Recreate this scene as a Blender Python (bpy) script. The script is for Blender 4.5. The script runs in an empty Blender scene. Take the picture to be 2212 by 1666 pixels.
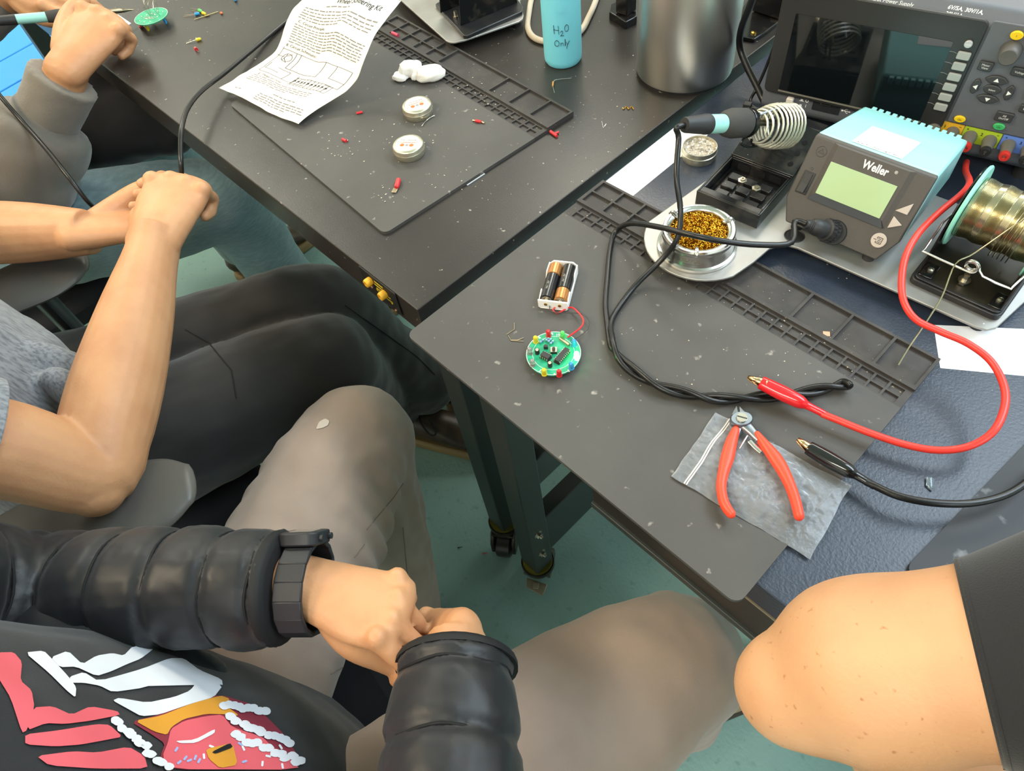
import bpy, bmesh, math, random
from mathutils import Vector, Matrix, noise
R = random.Random(7)
PI = math.pi
SC = bpy.context.scene
COL = SC.collection
H = 0.75                      # height of the soldering mats' top face above the floor

# ------------------------------------------------------------------ camera
CAM = Vector((0.43935, -0.19382, H + 0.53677))
RM = Matrix(((0.69529848, -0.54320927, 0.47062056),
             (0.71064645, 0.61748028, -0.33719391),
             (-0.10743206, 0.56889524, 0.81536284)))
FPX, IW, IH = 1476.77, 2212.0, 1666.0
cd = bpy.data.cameras.new('camera')
cd.sensor_fit = 'HORIZONTAL'; cd.sensor_width = 36.0
cd.lens = FPX / IW * 36.0
cd.clip_start = 0.01
cam = bpy.data.objects.new('camera', cd); COL.objects.link(cam)
cam.matrix_world = Matrix.Translation(CAM) @ RM.to_4x4()
SC.camera = cam

# ------------------------------------------------------------------ light and exposure
w = bpy.data.worlds.new('world'); SC.world = w
w.use_nodes = True
w.node_tree.nodes['Background'].inputs[0].default_value = (0.80, 0.86, 1.0, 1)
w.node_tree.nodes['Background'].inputs[1].default_value = 0.42
def lamp(name, loc, aim, sx, sy, energy, col):
    d = bpy.data.lights.new(name, 'AREA'); d.shape = 'RECTANGLE'; d.size = sx; d.size_y = sy
    d.energy = energy; d.color = col
    o = bpy.data.objects.new(name, d); COL.objects.link(o)
    o.location = loc
    o.rotation_euler = (Vector(aim) - Vector(loc)).to_track_quat('-Z', 'Y').to_euler()
    return o
COOL, NEUT, WARM = (0.74, 0.87, 1.0), (1.0, 0.93, 0.82), (1.0, 0.82, 0.58)
for px_, py_, sx_, sy_, e_, c_ in ((1.35, 1.85, 1.9, 1.5, 112, COOL), (-1.3, 2.0, 1.2, 0.6, 48, NEUT), (-2.9, 0.4, 1.2, 0.6, 48, NEUT), (-1.3, -1.5, 1.2, 0.6, 70, WARM),
                                   (0.9, -1.9, 1.2, 0.6, 60, NEUT), (2.9, -0.6, 1.2, 0.6, 50, COOL), (-3.0, -1.9, 1.2, 0.6, 40, WARM), (-0.4, 3.6, 1.2, 0.6, 40, NEUT)):
    lamp('ceiling_fill_panel', (px_, py_, 2.93), (px_, py_, 0), sx_, sy_, e_, c_)  # unseen panels, mostly added to lift and even out the room light
SC.view_settings.view_transform = 'Standard'
SC.view_settings.look = 'None'
SC.view_settings.exposure = 0.06
SC.view_settings.gamma = 1.0
SC.view_settings.use_curve_mapping = False

# ------------------------------------------------------------------ pixel -> place
def ray(u, v):
    return RM @ Vector(((u - IW / 2) / FPX, -(v - IH / 2) / FPX, -1.0))
def P(u, v, h=0.0):
    """the point at height h over the mat plane that the photo shows at pixel (u, v)"""
    d = ray(u, v); t = (H + h - CAM.z) / d.z
    return CAM + d * t

# ------------------------------------------------------------------ materials
def lin(c):
    if isinstance(c, str):
        c = [int(c[i:i + 2], 16) / 255 for i in (1, 3, 5)]
    return tuple(x / 12.92 if x <= 0.04045 else ((x + 0.055) / 1.055) ** 2.4 for x in c) + (1.0,)
MATS = {}
def mat(name, col, rough=0.5, metal=0.0, spec=0.5, coat=0.0, trans=0.0, emit=None, estr=0.0, alpha=1.0,
        nscale=0, ncol=None, nlo=0.45, nhi=0.6, ndet=4, bump=0.0, bscale=200, bdet=3, sss=0.0, stretch=None, ior=1.45, sheen=0.0,
        nscale2=0, ncol2=None, nlo2=.6, nhi2=.66, rvar=0.0, aniso=0.0):
    if name in MATS: return MATS[name]
    m = bpy.data.materials.new(name); m.use_nodes = True; MATS[name] = m
    nt = m.node_tree; b = nt.nodes['Principled BSDF']
    b.inputs['Base Color'].default_value = lin(col)
    b.inputs['Roughness'].default_value = rough; b.inputs['Metallic'].default_value = metal
    b.inputs['Specular IOR Level'].default_value = spec; b.inputs['Coat Weight'].default_value = coat
    b.inputs['Transmission Weight'].default_value = trans; b.inputs['Alpha'].default_value = alpha
    b.inputs['IOR'].default_value = ior; b.inputs['Sheen Weight'].default_value = sheen
    b.inputs['Anisotropic'].default_value = aniso
    if sss:
        b.inputs['Subsurface Weight'].default_value = sss
        b.inputs['Subsurface Radius'].default_value = (0.012, 0.005, 0.003); b.inputs['Subsurface Scale'].default_value = 0.5
    if emit is not None:
        b.inputs['Emission Color'].default_value = lin(emit); b.inputs['Emission Strength'].default_value = estr
    tc = nt.nodes.new('ShaderNodeTexCoord'); vec = tc.outputs['Object']
    if stretch:
        mp = nt.nodes.new('ShaderNodeMapping'); mp.inputs['Scale'].default_value = stretch
        nt.links.new(vec, mp.inputs[0]); vec = mp.outputs[0]
    prev = None
    for sc, c2, lo, hi in ((nscale, ncol, nlo, nhi), (nscale2, ncol2, nlo2, nhi2)):
        if not sc: continue
        n = nt.nodes.new('ShaderNodeTexNoise'); n.inputs['Scale'].default_value = sc; n.inputs['Detail'].default_value = ndet
        nt.links.new(vec, n.inputs['Vector'])
        r = nt.nodes.new('ShaderNodeMapRange'); r.inputs[1].default_value = lo; r.inputs[2].default_value = hi
        nt.links.new(n.outputs[0], r.inputs[0])
        mx = nt.nodes.new('ShaderNodeMix'); mx.data_type = 'RGBA'
        nt.links.new(r.outputs[0], mx.inputs[0])
        if prev: nt.links.new(prev, mx.inputs[6])
        else: mx.inputs[6].default_value = lin(col)
        mx.inputs[7].default_value = lin(c2); prev = mx.outputs[2]
        if rvar:
            rr = nt.nodes.new('ShaderNodeMapRange'); rr.inputs[3].default_value = rough; rr.inputs[4].default_value = rough + rvar
            nt.links.new(r.outputs[0], rr.inputs[0]); nt.links.new(rr.outputs[0], b.inputs['Roughness'])
    if prev: nt.links.new(prev, b.inputs['Base Color'])
    if bump:
        n = nt.nodes.new('ShaderNodeTexNoise'); n.inputs['Scale'].default_value = bscale; n.inputs['Detail'].default_value = bdet
        nt.links.new(vec, n.inputs['Vector'])
        bp = nt.nodes.new('ShaderNodeBump'); bp.inputs['Strength'].default_value = bump; bp.inputs['Distance'].default_value = 0.002
        nt.links.new(n.outputs[0], bp.inputs['Height']); nt.links.new(bp.outputs[0], b.inputs['Normal'])
    return m
BLACK = mat('black plastic', '#262627', .42)
GLOSSB = mat('black gloss plastic', '#121213', .18, nscale=60, ncol='#3a352c', nlo=.55, nhi=.8)
RUBB = mat('black rubber', '#2a2a2b', .5)
WIREB = mat('black cable sheath', '#161616', .32)
STEEL = mat('bright steel wire', '#c9c5bd', .25, 1.0)
SCREWM = mat('zinc screw', '#b9b3a4', .3, 1.0)
WHITE = mat('white plastic', '#efece6', .4)
INK = mat('black print', '#1b1b1d', .7)
WPRINT = mat('white print', '#e9e7e2', .6)

# ------------------------------------------------------------------ mesh collecting
class MB:
    def __init__(s): s.v = []; s.f = []; s.mi = []; s.cur = 0
    def add(s, vs, fs, M=None):
        o = len(s.v)
        s.v += [(M @ Vector(q)) if M is not None else Vector(q) for q in vs]
        s.f += [tuple(o + i for i in f) for f in fs]; s.mi += [s.cur] * len(fs)
        return s
    def box(s, c, d, M=None):
        x, y, z = c; a, b, e = d[0] / 2, d[1] / 2, d[2] / 2
        vs = [(x + i * a, y + j * b, z + k * e) for k in (-1, 1) for j in (-1, 1) for i in (-1, 1)]
        return s.add(vs, [(0, 2, 3, 1), (4, 5, 7, 6), (0, 1, 5, 4), (2, 6, 7, 3), (0, 4, 6, 2), (1, 3, 7, 5)], M)
    def span(s, a, b, M=None):
        return s.box([(a[i] + b[i]) / 2 for i in range(3)], [abs(b[i] - a[i]) for i in range(3)], M)
    def prism(s, poly, z0, z1, M=None, top=None):
        n = len(poly); top = top or poly
        vs = [(x, y, z0) for x, y in poly] + [(x, y, z1) for x, y in top]
        fs = [tuple(reversed(range(n))), tuple(range(n, 2 * n))] + [(i, (i + 1) % n, n + (i + 1) % n, n + i) for i in range(n)]
        return s.add(vs, fs, M)
    def lathe(s, prof, n=32, M=None, a0=0, a1=2 * PI, caps=True):
        full = abs(a1 - a0 - 2 * PI) < 1e-6
        k = n if full else n + 1; vs = []; fs = []
        for r, z in prof:
            for i in range(k):
                a = a0 + (a1 - a0) * i / n; vs.append((r * math.cos(a), r * math.sin(a), z))
        for j in range(len(prof) - 1):
            for i in range(n):
                i2 = (i + 1) % k
                fs.append((j * k + i, j * k + i2, (j + 1) * k + i2, (j + 1) * k + i))
        if full and caps:
            if prof[0][0] > 1e-6: fs.append(tuple(reversed(range(k))))
            if prof[-1][0] > 1e-6: fs.append(tuple((len(prof) - 1) * k + i for i in range(k)))
        return s.add(vs, fs, M)
    def cyl(s, a, b, r, r2=None, n=16):
        a, b = Vector(a), Vector(b); d = b - a
        M = Matrix.Translation(a) @ d.to_track_quat('Z', 'Y').to_matrix().to_4x4()
        return s.lathe([(r, 0), (r if r2 is None else r2, d.length)], n, M)
    def ball(s, c, r, n=12, M=None):
        if not hasattr(r, '__len__'): r = (r, r, r)
        prof = [(max(math.sin(PI * i / n), 0), -math.cos(PI * i / n)) for i in range(n + 1)]
        vs = []; fs = []; k = 2 * n
        for rr, z in prof:
            for i in range(k):
                a = 2 * PI * i / k; vs.append((c[0] + r[0] * rr * math.cos(a), c[1] + r[1] * rr * math.sin(a), c[2] + r[2] * z))
        for j in range(n):
            for i in range(k): fs.append((j * k + i, j * k + (i + 1) % k, (j + 1) * k + (i + 1) % k, (j + 1) * k + i))
        return s.add(vs, fs, M)
    def tube(s, pts, rad, n=10, sub=6, up=None, cap=True, closed=False, M=None, round_=False):
        """swept tube through pts; rad = r, [r..] or [(side, height)..]"""
        pts = [Vector(q) for q in pts]
        if not hasattr(rad, '__len__'): rad = [rad] * len(pts)
        rad = [q if hasattr(q, '__len__') else (q, q) for q in rad]
        if sub > 1 and len(pts) > 2:
            P2 = []; R2 = []; L = len(pts)
            for i in range(L - 1):
                p0 = pts[max(i - 1, 0)]; p1 = pts[i]; p2 = pts[i + 1]; p3 = pts[min(i + 2, L - 1)]
                r0 = rad[max(i - 1, 0)]; r1 = rad[i]; r2 = rad[i + 1]; r3 = rad[min(i + 2, L - 1)]
                for j in range(sub):
                    t = j / sub
                    c = (-.5 * t + t * t - .5 * t ** 3, 1 - 2.5 * t * t + 1.5 * t ** 3, .5 * t + 2 * t * t - 1.5 * t ** 3, -.5 * t * t + .5 * t ** 3)
                    P2.append(p0 * c[0] + p1 * c[1] + p2 * c[2] + p3 * c[3])
                    R2.append(tuple(max(r0[k] * c[0] + r1[k] * c[1] + r2[k] * c[2] + r3[k] * c[3], 1e-5) for k in (0, 1)))
            P2.append(pts[-1]); R2.append(rad[-1]); pts, rad = P2, R2
        if round_:
            d0 = (pts[0] - pts[1]).normalized(); d1 = (pts[-1] - pts[-2]).normalized()
            q0, q1, r0, r1 = pts[0], pts[-1], rad[0], rad[-1]
            A = [math.radians(x) for x in (78, 52, 26)]
            k0 = min(r0); k1 = min(r1)
            pts = [q0 + d0 * k0 * math.sin(a) for a in A] + pts + [q1 + d1 * k1 * math.sin(a) for a in reversed(A)]
            rad = [(r0[0] * math.cos(a), r0[1] * math.cos(a)) for a in A] + rad + [(r1[0] * math.cos(a), r1[1] * math.cos(a)) for a in reversed(A)]
        L = len(pts); vs = []; fs = []; side = None
        for i in range(L):
            t = (pts[min(i + 1, L - 1)] - pts[max(i - 1, 0)])
            if t.length < 1e-9: t = Vector((0, 0, 1))
            t.normalize()
            if up is not None:
                u = Vector(up); sd = t.cross(u)
                if sd.length < 1e-4: sd = side or Vector((1, 0, 0))
                sd.normalize()
            elif side is None:
                sd = t.cross(Vector((0, 0, 1)))
                if sd.length < 1e-3: sd = t.cross(Vector((0, 1, 0)))
                sd.normalize()
            else:
                sd = side - t * side.dot(t)
                sd = sd.normalized() if sd.length > 1e-5 else side
            side = sd; u = sd.cross(t)
            for k in range(n):
                a = 2 * PI * k / n; vs.append(pts[i] + sd * (rad[i][0] * math.cos(a)) + u * (rad[i][1] * math.sin(a)))
        for i in range(L - 1 + (1 if closed else 0)):
            i2 = (i + 1) % L
            for k in range(n): fs.append((i * n + k, i * n + (k + 1) % n, i2 * n + (k + 1) % n, i2 * n + k))
        if cap and not closed: fs.append(tuple(reversed(range(n)))); fs.append(tuple((L - 1) * n + k for k in range(n)))
        return s.add(vs, fs, M)
    def sheet(s, fn, nu, nv, th=0.0):
        """surface fn(u, v) on 0..1, thickened along its normal by th"""
        g = [[Vector(fn(i / nu, j / nv)) for j in range(nv + 1)] for i in range(nu + 1)]
        vs = []; fs = []; W = nv + 1
        def nrm(i, j):
            a = g[min(i + 1, nu)][j] - g[max(i - 1, 0)][j]; b = g[i][min(j + 1, nv)] - g[i][max(j - 1, 0)]
            return a.cross(b).normalized()
        for i in range(nu + 1):
            for j in range(nv + 1): vs.append(g[i][j])
        q = len(vs)
        for i in range(nu):
            for j in range(nv): fs.append((i * W + j, (i + 1) * W + j, (i + 1) * W + j + 1, i * W + j + 1))
        if th:
            for i in range(nu + 1):
                for j in range(nv + 1): vs.append(g[i][j] - nrm(i, j) * th)
            for i in range(nu):
                for j in range(nv): fs.append((q + i * W + j, q + i * W + j + 1, q + (i + 1) * W + j + 1, q + (i + 1) * W + j))
            b = [i * W for i in range(nu + 1)] + [nu * W + j for j in range(1, nv + 1)] + [i * W + nv for i in range(nu - 1, -1, -1)] + [j for j in range(nv - 1, 0, -1)]
            for k in range(len(b)):
                a, c = b[k], b[(k + 1) % len(b)]; fs.append((c, a, q + a, q + c))
        return s.add(vs, fs)
def rrect(w, d, r, n=4, cx=0, cy=0):
    out = []
    for sx, sy, a in ((1, -1, -PI / 2), (1, 1, 0), (-1, 1, PI / 2), (-1, -1, PI)):
        for i in range(n + 1):
            t = a + PI / 2 * i / n
            out.append((cx + sx * (w / 2 - r) + r * math.cos(t), cy + sy * (d / 2 - r) + r * math.sin(t)))
    return out
def circ(r, n=24, cx=0, cy=0): return [(cx + r * math.cos(2 * PI * i / n), cy + r * math.sin(2 * PI * i / n)) for i in range(n)]

def world_of(o):
    M = o.matrix_basis.copy()
    while o.parent: o = o.parent; M = o.matrix_basis @ M
    return M
def mesh_of(mb, name, m, smooth):
    me = bpy.data.meshes.new(name); me.from_pydata([tuple(q) for q in mb.v], [], mb.f)
    for x in (m if isinstance(m, (list, tuple)) else [m]): me.materials.append(x)
    if any(mb.mi): me.polygons.foreach_set('material_index', mb.mi)
    bm = bmesh.new(); bm.from_mesh(me); bmesh.ops.recalc_face_normals(bm, faces=bm.faces); bm.to_mesh(me); bm.free()
    if smooth:
        me.polygons.foreach_set('use_smooth', [True] * len(me.polygons)); me.set_sharp_from_angle(angle=math.radians(smooth))
    me.update()
    return me
def obj(name, mb, m, parent=None, smooth=40, bevel=0, world=False, origin=None, label=None):
    """link mb as one mesh object. With a parent the points are in its frame (or the world's if world=True)"""
    if parent is not None and world:
        Mi = world_of(parent).inverted(); mb.v = [Mi @ q for q in mb.v]
    if origin is not None:
        og = Vector(origin); mb.v = [q - og for q in mb.v]
    o = bpy.data.objects.new(name, mesh_of(mb, name, m, smooth)); COL.objects.link(o)
    if parent is not None: o.parent = parent
    if origin is not None: o.location = origin
    if bevel:
        b = o.modifiers.new('edge', 'BEVEL'); b.width = bevel; b.segments = 2; b.limit_method = 'ANGLE'; b.angle_limit = math.radians(35)
        b.harden_normals = False
    if label: o['label'] = label
    return o
def tag(o, label, cat, group=None, kind=None):
    if label: o['label'] = label
    if cat: o['category'] = cat
    if group: o['group'] = group
    if kind: o['kind'] = kind
    return o
def thing(name, label, cat, loc=(0, 0, 0), rotz=0, group=None):
    o = bpy.data.objects.new(name, None); COL.objects.link(o); o.empty_display_size = .02
    o.location = loc; o.rotation_euler = (0, 0, rotz)
    return tag(o, label, cat, group)
def one(name, mb, m, label, cat, group=None, smooth=40, bevel=0):
    """a thing that is a single mesh given in world coordinates; origin at its base centre"""
    xs = [q.x for q in mb.v]; ys = [q.y for q in mb.v]; zs = [q.z for q in mb.v]
    o = obj(name, mb, m, None, smooth, bevel, origin=((min(xs) + max(xs)) / 2, (min(ys) + max(ys)) / 2, min(zs)))
    return tag(o, label, cat, group)
def dup(root, loc=None, rotz=None, label=None, group=None):
    r = root.copy(); COL.objects.link(r)
    if loc is not None: r.location = loc
    if rotz is not None: r.rotation_euler = (0, 0, rotz)
    if label: r['label'] = label
    if group: r['group'] = group
    for ch in list(root.children):
        c = ch.copy(); COL.objects.link(c); c.parent = r
        for g in list(ch.children):
            d = g.copy(); COL.objects.link(d); d.parent = c
    return r
def tmesh(txt, size, align='CENTER', shear=0.0, bold=0.0, sx=1.0):
    """flat triangles of a text, as (verts2d, faces), baseline at y=0"""
    c = bpy.data.curves.new('txt', 'FONT'); c.body = txt; c.size = size; c.align_x = align; c.shear = shear; c.offset = bold; c.resolution_u = 2
    o = bpy.data.objects.new('txt', c); COL.objects.link(o)
    dg = bpy.context.evaluated_depsgraph_get(); me = bpy.data.meshes.new_from_object(o.evaluated_get(dg))
    vs = [(q.co.x * sx, q.co.y) for q in me.vertices]; fs = [tuple(p.vertices) for p in me.polygons]
    bpy.data.objects.remove(o); bpy.data.curves.remove(c); bpy.data.meshes.remove(me)
    return vs, fs
def text_on(mb, txt, size, fn, **k):
    """map a text's flat mesh through fn(x, y) -> point"""
    vs, fs = tmesh(txt, size, **k); mb.add([fn(x, y) for x, y in vs], fs); return mb
def organic(name, mb, voxel, m, parent, iters=6, disp=None, world=True, label=None, factor=.5):
    """union of the collected volumes as one continuous smooth skin"""
    me = mesh_of(mb, 'tmp', m, 0); o = bpy.data.objects.new('tmp', me); COL.objects.link(o)
    r = o.modifiers.new('r', 'REMESH'); r.mode = 'VOXEL'; r.voxel_size = voxel
    if iters:
        s = o.modifiers.new('s', 'SMOOTH'); s.factor = factor; s.iterations = iters
    dg = bpy.context.evaluated_depsgraph_get(); nm = bpy.data.meshes.new_from_object(o.evaluated_get(dg))
    bpy.data.objects.remove(o); bpy.data.meshes.remove(me)
    if disp:
        no = [v.normal.copy() for v in nm.vertices]
        for v, n in zip(nm.vertices, no): v.co = v.co + n * disp(v.co, n)
    if world and parent is not None: nm.transform(world_of(parent).inverted())
    nm.polygons.foreach_set('use_smooth', [True] * len(nm.polygons))
    nm.materials.clear()
    for x in (m if isinstance(m, (list, tuple)) else [m]): nm.materials.append(x)
    nm.name = name; nm.update()
    q = bpy.data.objects.new(name, nm); COL.objects.link(q)
    if parent is not None: q.parent = parent
    if label: q['label'] = label
    return q
def frame(a, b, z=None):
    """location and turn of a local frame whose x axis runs from point a to point b"""
    d = b - a; return a, math.atan2(d.y, d.x)
# ------------------------------------------------------------------ the setting
def PY(u, v, y):
    d = ray(u, v); return CAM + d * ((y - CAM.y) / d.y)
def PX(u, v, x):
    d = ray(u, v); return CAM + d * ((x - CAM.x) / d.x)
FLOOR = mat('teal painted floor', '#84aaa5', .4, nscale=3, ncol='#8bb0ab', bump=.5, bscale=140, bdet=2, nscale2=60, ncol2='#759a95', nlo2=.6, nhi2=.75)
fl = MB().span((-4, -3, -.05), (4, 4.5, 0))
tag(obj('floor', fl, FLOOR, smooth=0), None, None, kind='structure')

ROOMW = mat('white wall paint', '#e8e6e0', .9)
for nm, a, b in (('wall_back', (-4, 4.5, 0), (4, 4.55, 3.0)), ('wall_front', (-4, -3.05, 0), (4, -3, 3.0)), ('wall_left', (-4.05, -3, 0), (-4, 4.5, 3.0)), ('wall_right', (4, -3, 0), (4.05, 4.5, 3.0)), ('ceiling', (-4, -3, 3.0), (4, 4.5, 3.05))):
    tag(obj(nm, MB().span(a, b), ROOMW, smooth=0), None, None, kind='structure')
TT = -.004                    # table tops lie 4 mm under the mats' upper face
TOPA = mat('dark laminate bench top', '#282522', .33, nscale=9, ncol='#322e2a', nlo=.4, nhi=.7, nscale2=160, ncol2='#8d877c', nlo2=.70, nhi2=.74, bump=.05, bscale=500)
TOPB = mat('slate laminate bench top with sheen tint', '#272e3a', .32, nscale=14, ncol='#2e3644', nlo=.4, nhi=.7, nscale2=170, ncol2='#7d8894', nlo2=.74, nhi2=.77, bump=.12, bscale=420)  # part of the blue is the cool sheen, put into the base colour
EDGEB = mat('black edge band', '#26231f', .4)
FRAME = mat('dark green-grey steel', '#303634', .42)
BRASSP = mat('yellow zinc plate', '#8f8438', .35, .9)
CASTM = mat('gunmetal caster', '#453d36', .28, .7)
LEGW = .040
def caster(root, x, y, turn, brake):
    M = Matrix.Translation((x, y, 0)) @ Matrix.Rotation(turn, 4, 'Z')
    c = MB(); c.lathe([(.0, .086), (.030, .086), (.031, .081), (.031, .076), (.026, .071), (.019, .0705), (0, .0705)], 28, M)
    co = obj('caster', c, CASTM, root)
    n = MB(); n.lathe([(.0, .0905), (.0265, .0905), (.0275, .0862), (0, .0862)], 28, M); obj('mounting_plate', n, BRASSP, co)
    f = MB()
    for s in (-1, 1):
        f.prism([(-.022, .072), (.024, .072), (.040, .052), (.043, .022), (.022, .018), (-.018, .05)], -.0035, .0035,
                M @ Matrix.Translation((0, s * .0205, 0)) @ Matrix.Rotation(PI / 2, 4, 'X'))
    f.box((.004, 0, .069), (.05, .044, .008), M)
    obj('fork', f, CASTM, co, bevel=.0015)
    w_ = MB(); w_.lathe([(.0, -.0155), (.024, -.0155), (.0295, -.012), (.0295, .012), (.024, .0155), (0, .0155)], 28,
                        M @ Matrix.Translation((.022, 0, .0295)) @ Matrix.Rotation(PI / 2, 4, 'X'))
    obj('wheel', w_, mat('dark caster wheel', '#2a2522', .3), co)
    if brake:
        b = MB(); b.prism([(-.052, -.014), (-.03, -.02), (-.022, .02), (-.04, .018)], .047, .051, M); b.box((-.036, 0, .054), (.012, .01, .004), M)
        obj('brake_lever', b, mat('pale zinc lever', '#9a917d', .35, .6), co, bevel=.001)
def leg(root, cx, cy, turn, brake, top):
    l = MB(); l.span((cx - LEGW / 2, cy - LEGW / 2, .0905), (cx + LEGW / 2, cy + LEGW / 2, top)); obj('leg', l, FRAME, root, bevel=.002)
    caster(root, cx, cy, turn, brake)
def bench(label, x0, x1, y0, y1, thick, topm, legs, drawer, lx):
    r = thing('workbench', label, 'workbench', ((x0 + x1) / 2, (y0 + y1) / 2, 0))
    ox, oy = r.location.x, r.location.y
    zt = H + TT
    L = lambda a, b: ((a[0] - ox, a[1] - oy, a[2]), (b[0] - ox, b[1] - oy, b[2]))
    t = MB().span(*L((x0, y0, zt - thick), (x1, y1, zt))); obj('table_top', t, topm, r, bevel=.0015, smooth=0)
    zb = zt - thick
    for (cx, cy, tn, br) in legs: leg(r, cx - ox, cy - oy, tn, br, zb - .0005)
    # side rails joining front and back legs
    for sx in (0, 1):
        cx = (legs[0][0], legs[-1][0])[sx] if len(legs) > 2 else legs[0][0]
        ya, yb = legs[0][1] + LEGW / 2 + .0005, legs[1][1] - LEGW / 2 - .0005
        m = MB().span(*L((cx - .014, ya, H - .627), (cx + .014, yb, H - .492))); obj('side_rail', m, FRAME, r, bevel=.002)
        m = MB().span(*L((cx - .014, ya, H - .372), (cx + .014, yb, H - .300))); obj('side_rail', m, FRAME, r, bevel=.002)
    if drawer:
        xa = legs[0][0] + LEGW / 2 + .0005
        m = MB().span(*L((xa, y0 + .018, zb - .076), (.226, y0 + .034, zb - .0005))); obj('front_rail', m, FRAME, r, bevel=.0015)
        m = MB().span(*L((.2285, y0 + .006, zb - .078), (.98, y0 + .026, zb - .003))); d = obj('drawer_front', m, EDGEB, r, bevel=.0015)
        m = MB().span(*L((.2285, y0 + .0005, zb - .0055), (.98, y0 + .0055, zb - .0032))); obj('trim_glint_strip', m, mat('aluminium trim with glint', '#a99d84', .35, .6), d)  # cream colour puts the light reflecting off this edge into the strip
        m = MB().span(*L((.2285, y0 + .003, zb - .088), (.98, y0 + .028, zb - .0785))); obj('lower_lip', m, FRAME, d, bevel=.001)
    else:
        m = MB().span(*L((x0 + .08, legs[0][1] - .012, zb - .06), (legs[0][0] - LEGW / 2 - .0005, legs[0][1] + .012, zb - .0005))); obj('front_rail', m, FRAME, r, bevel=.0015)
    return r
zB = [(0.059, 0.062, 2.2, True), (0.059, 0.762, 0.4, False), (1.16, 0.062, 1.0, False), (1.16, .762, 2.0, False)]
wb = bench('slate-topped black workbench carrying the power supply and the lit circuit board', -.003, 1.22, .025, .80, .036, TOPB, zB, True, 0)
zA = [(-.0436, .076, -.95, False), (-.0436, .762, 0.4, False), (-1.62, .076, 1.0, False), (-1.62, .762, 2.0, False)]
wa = bench('black workbench carrying the steel canister and the blue bottle', -1.68, -.020, .031, .80, .045, TOPA, zA, False, 0)
# hex bolts on the near leg of the slate bench
for hz in (-.505, -.585):
    m = MB(); m.cyl((.0792, .060, H + hz), (.0802, .060, H + hz), .0078, n=20); m.cyl((.0802, .060, H + hz), (.0855, .060, H + hz), .0055, n=6); m.cyl((.0855, .060, H + hz), (.089, .060, H + hz), .003, n=10)
    obj('bolt', m, SCREWM, wb, world=True)

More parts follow.
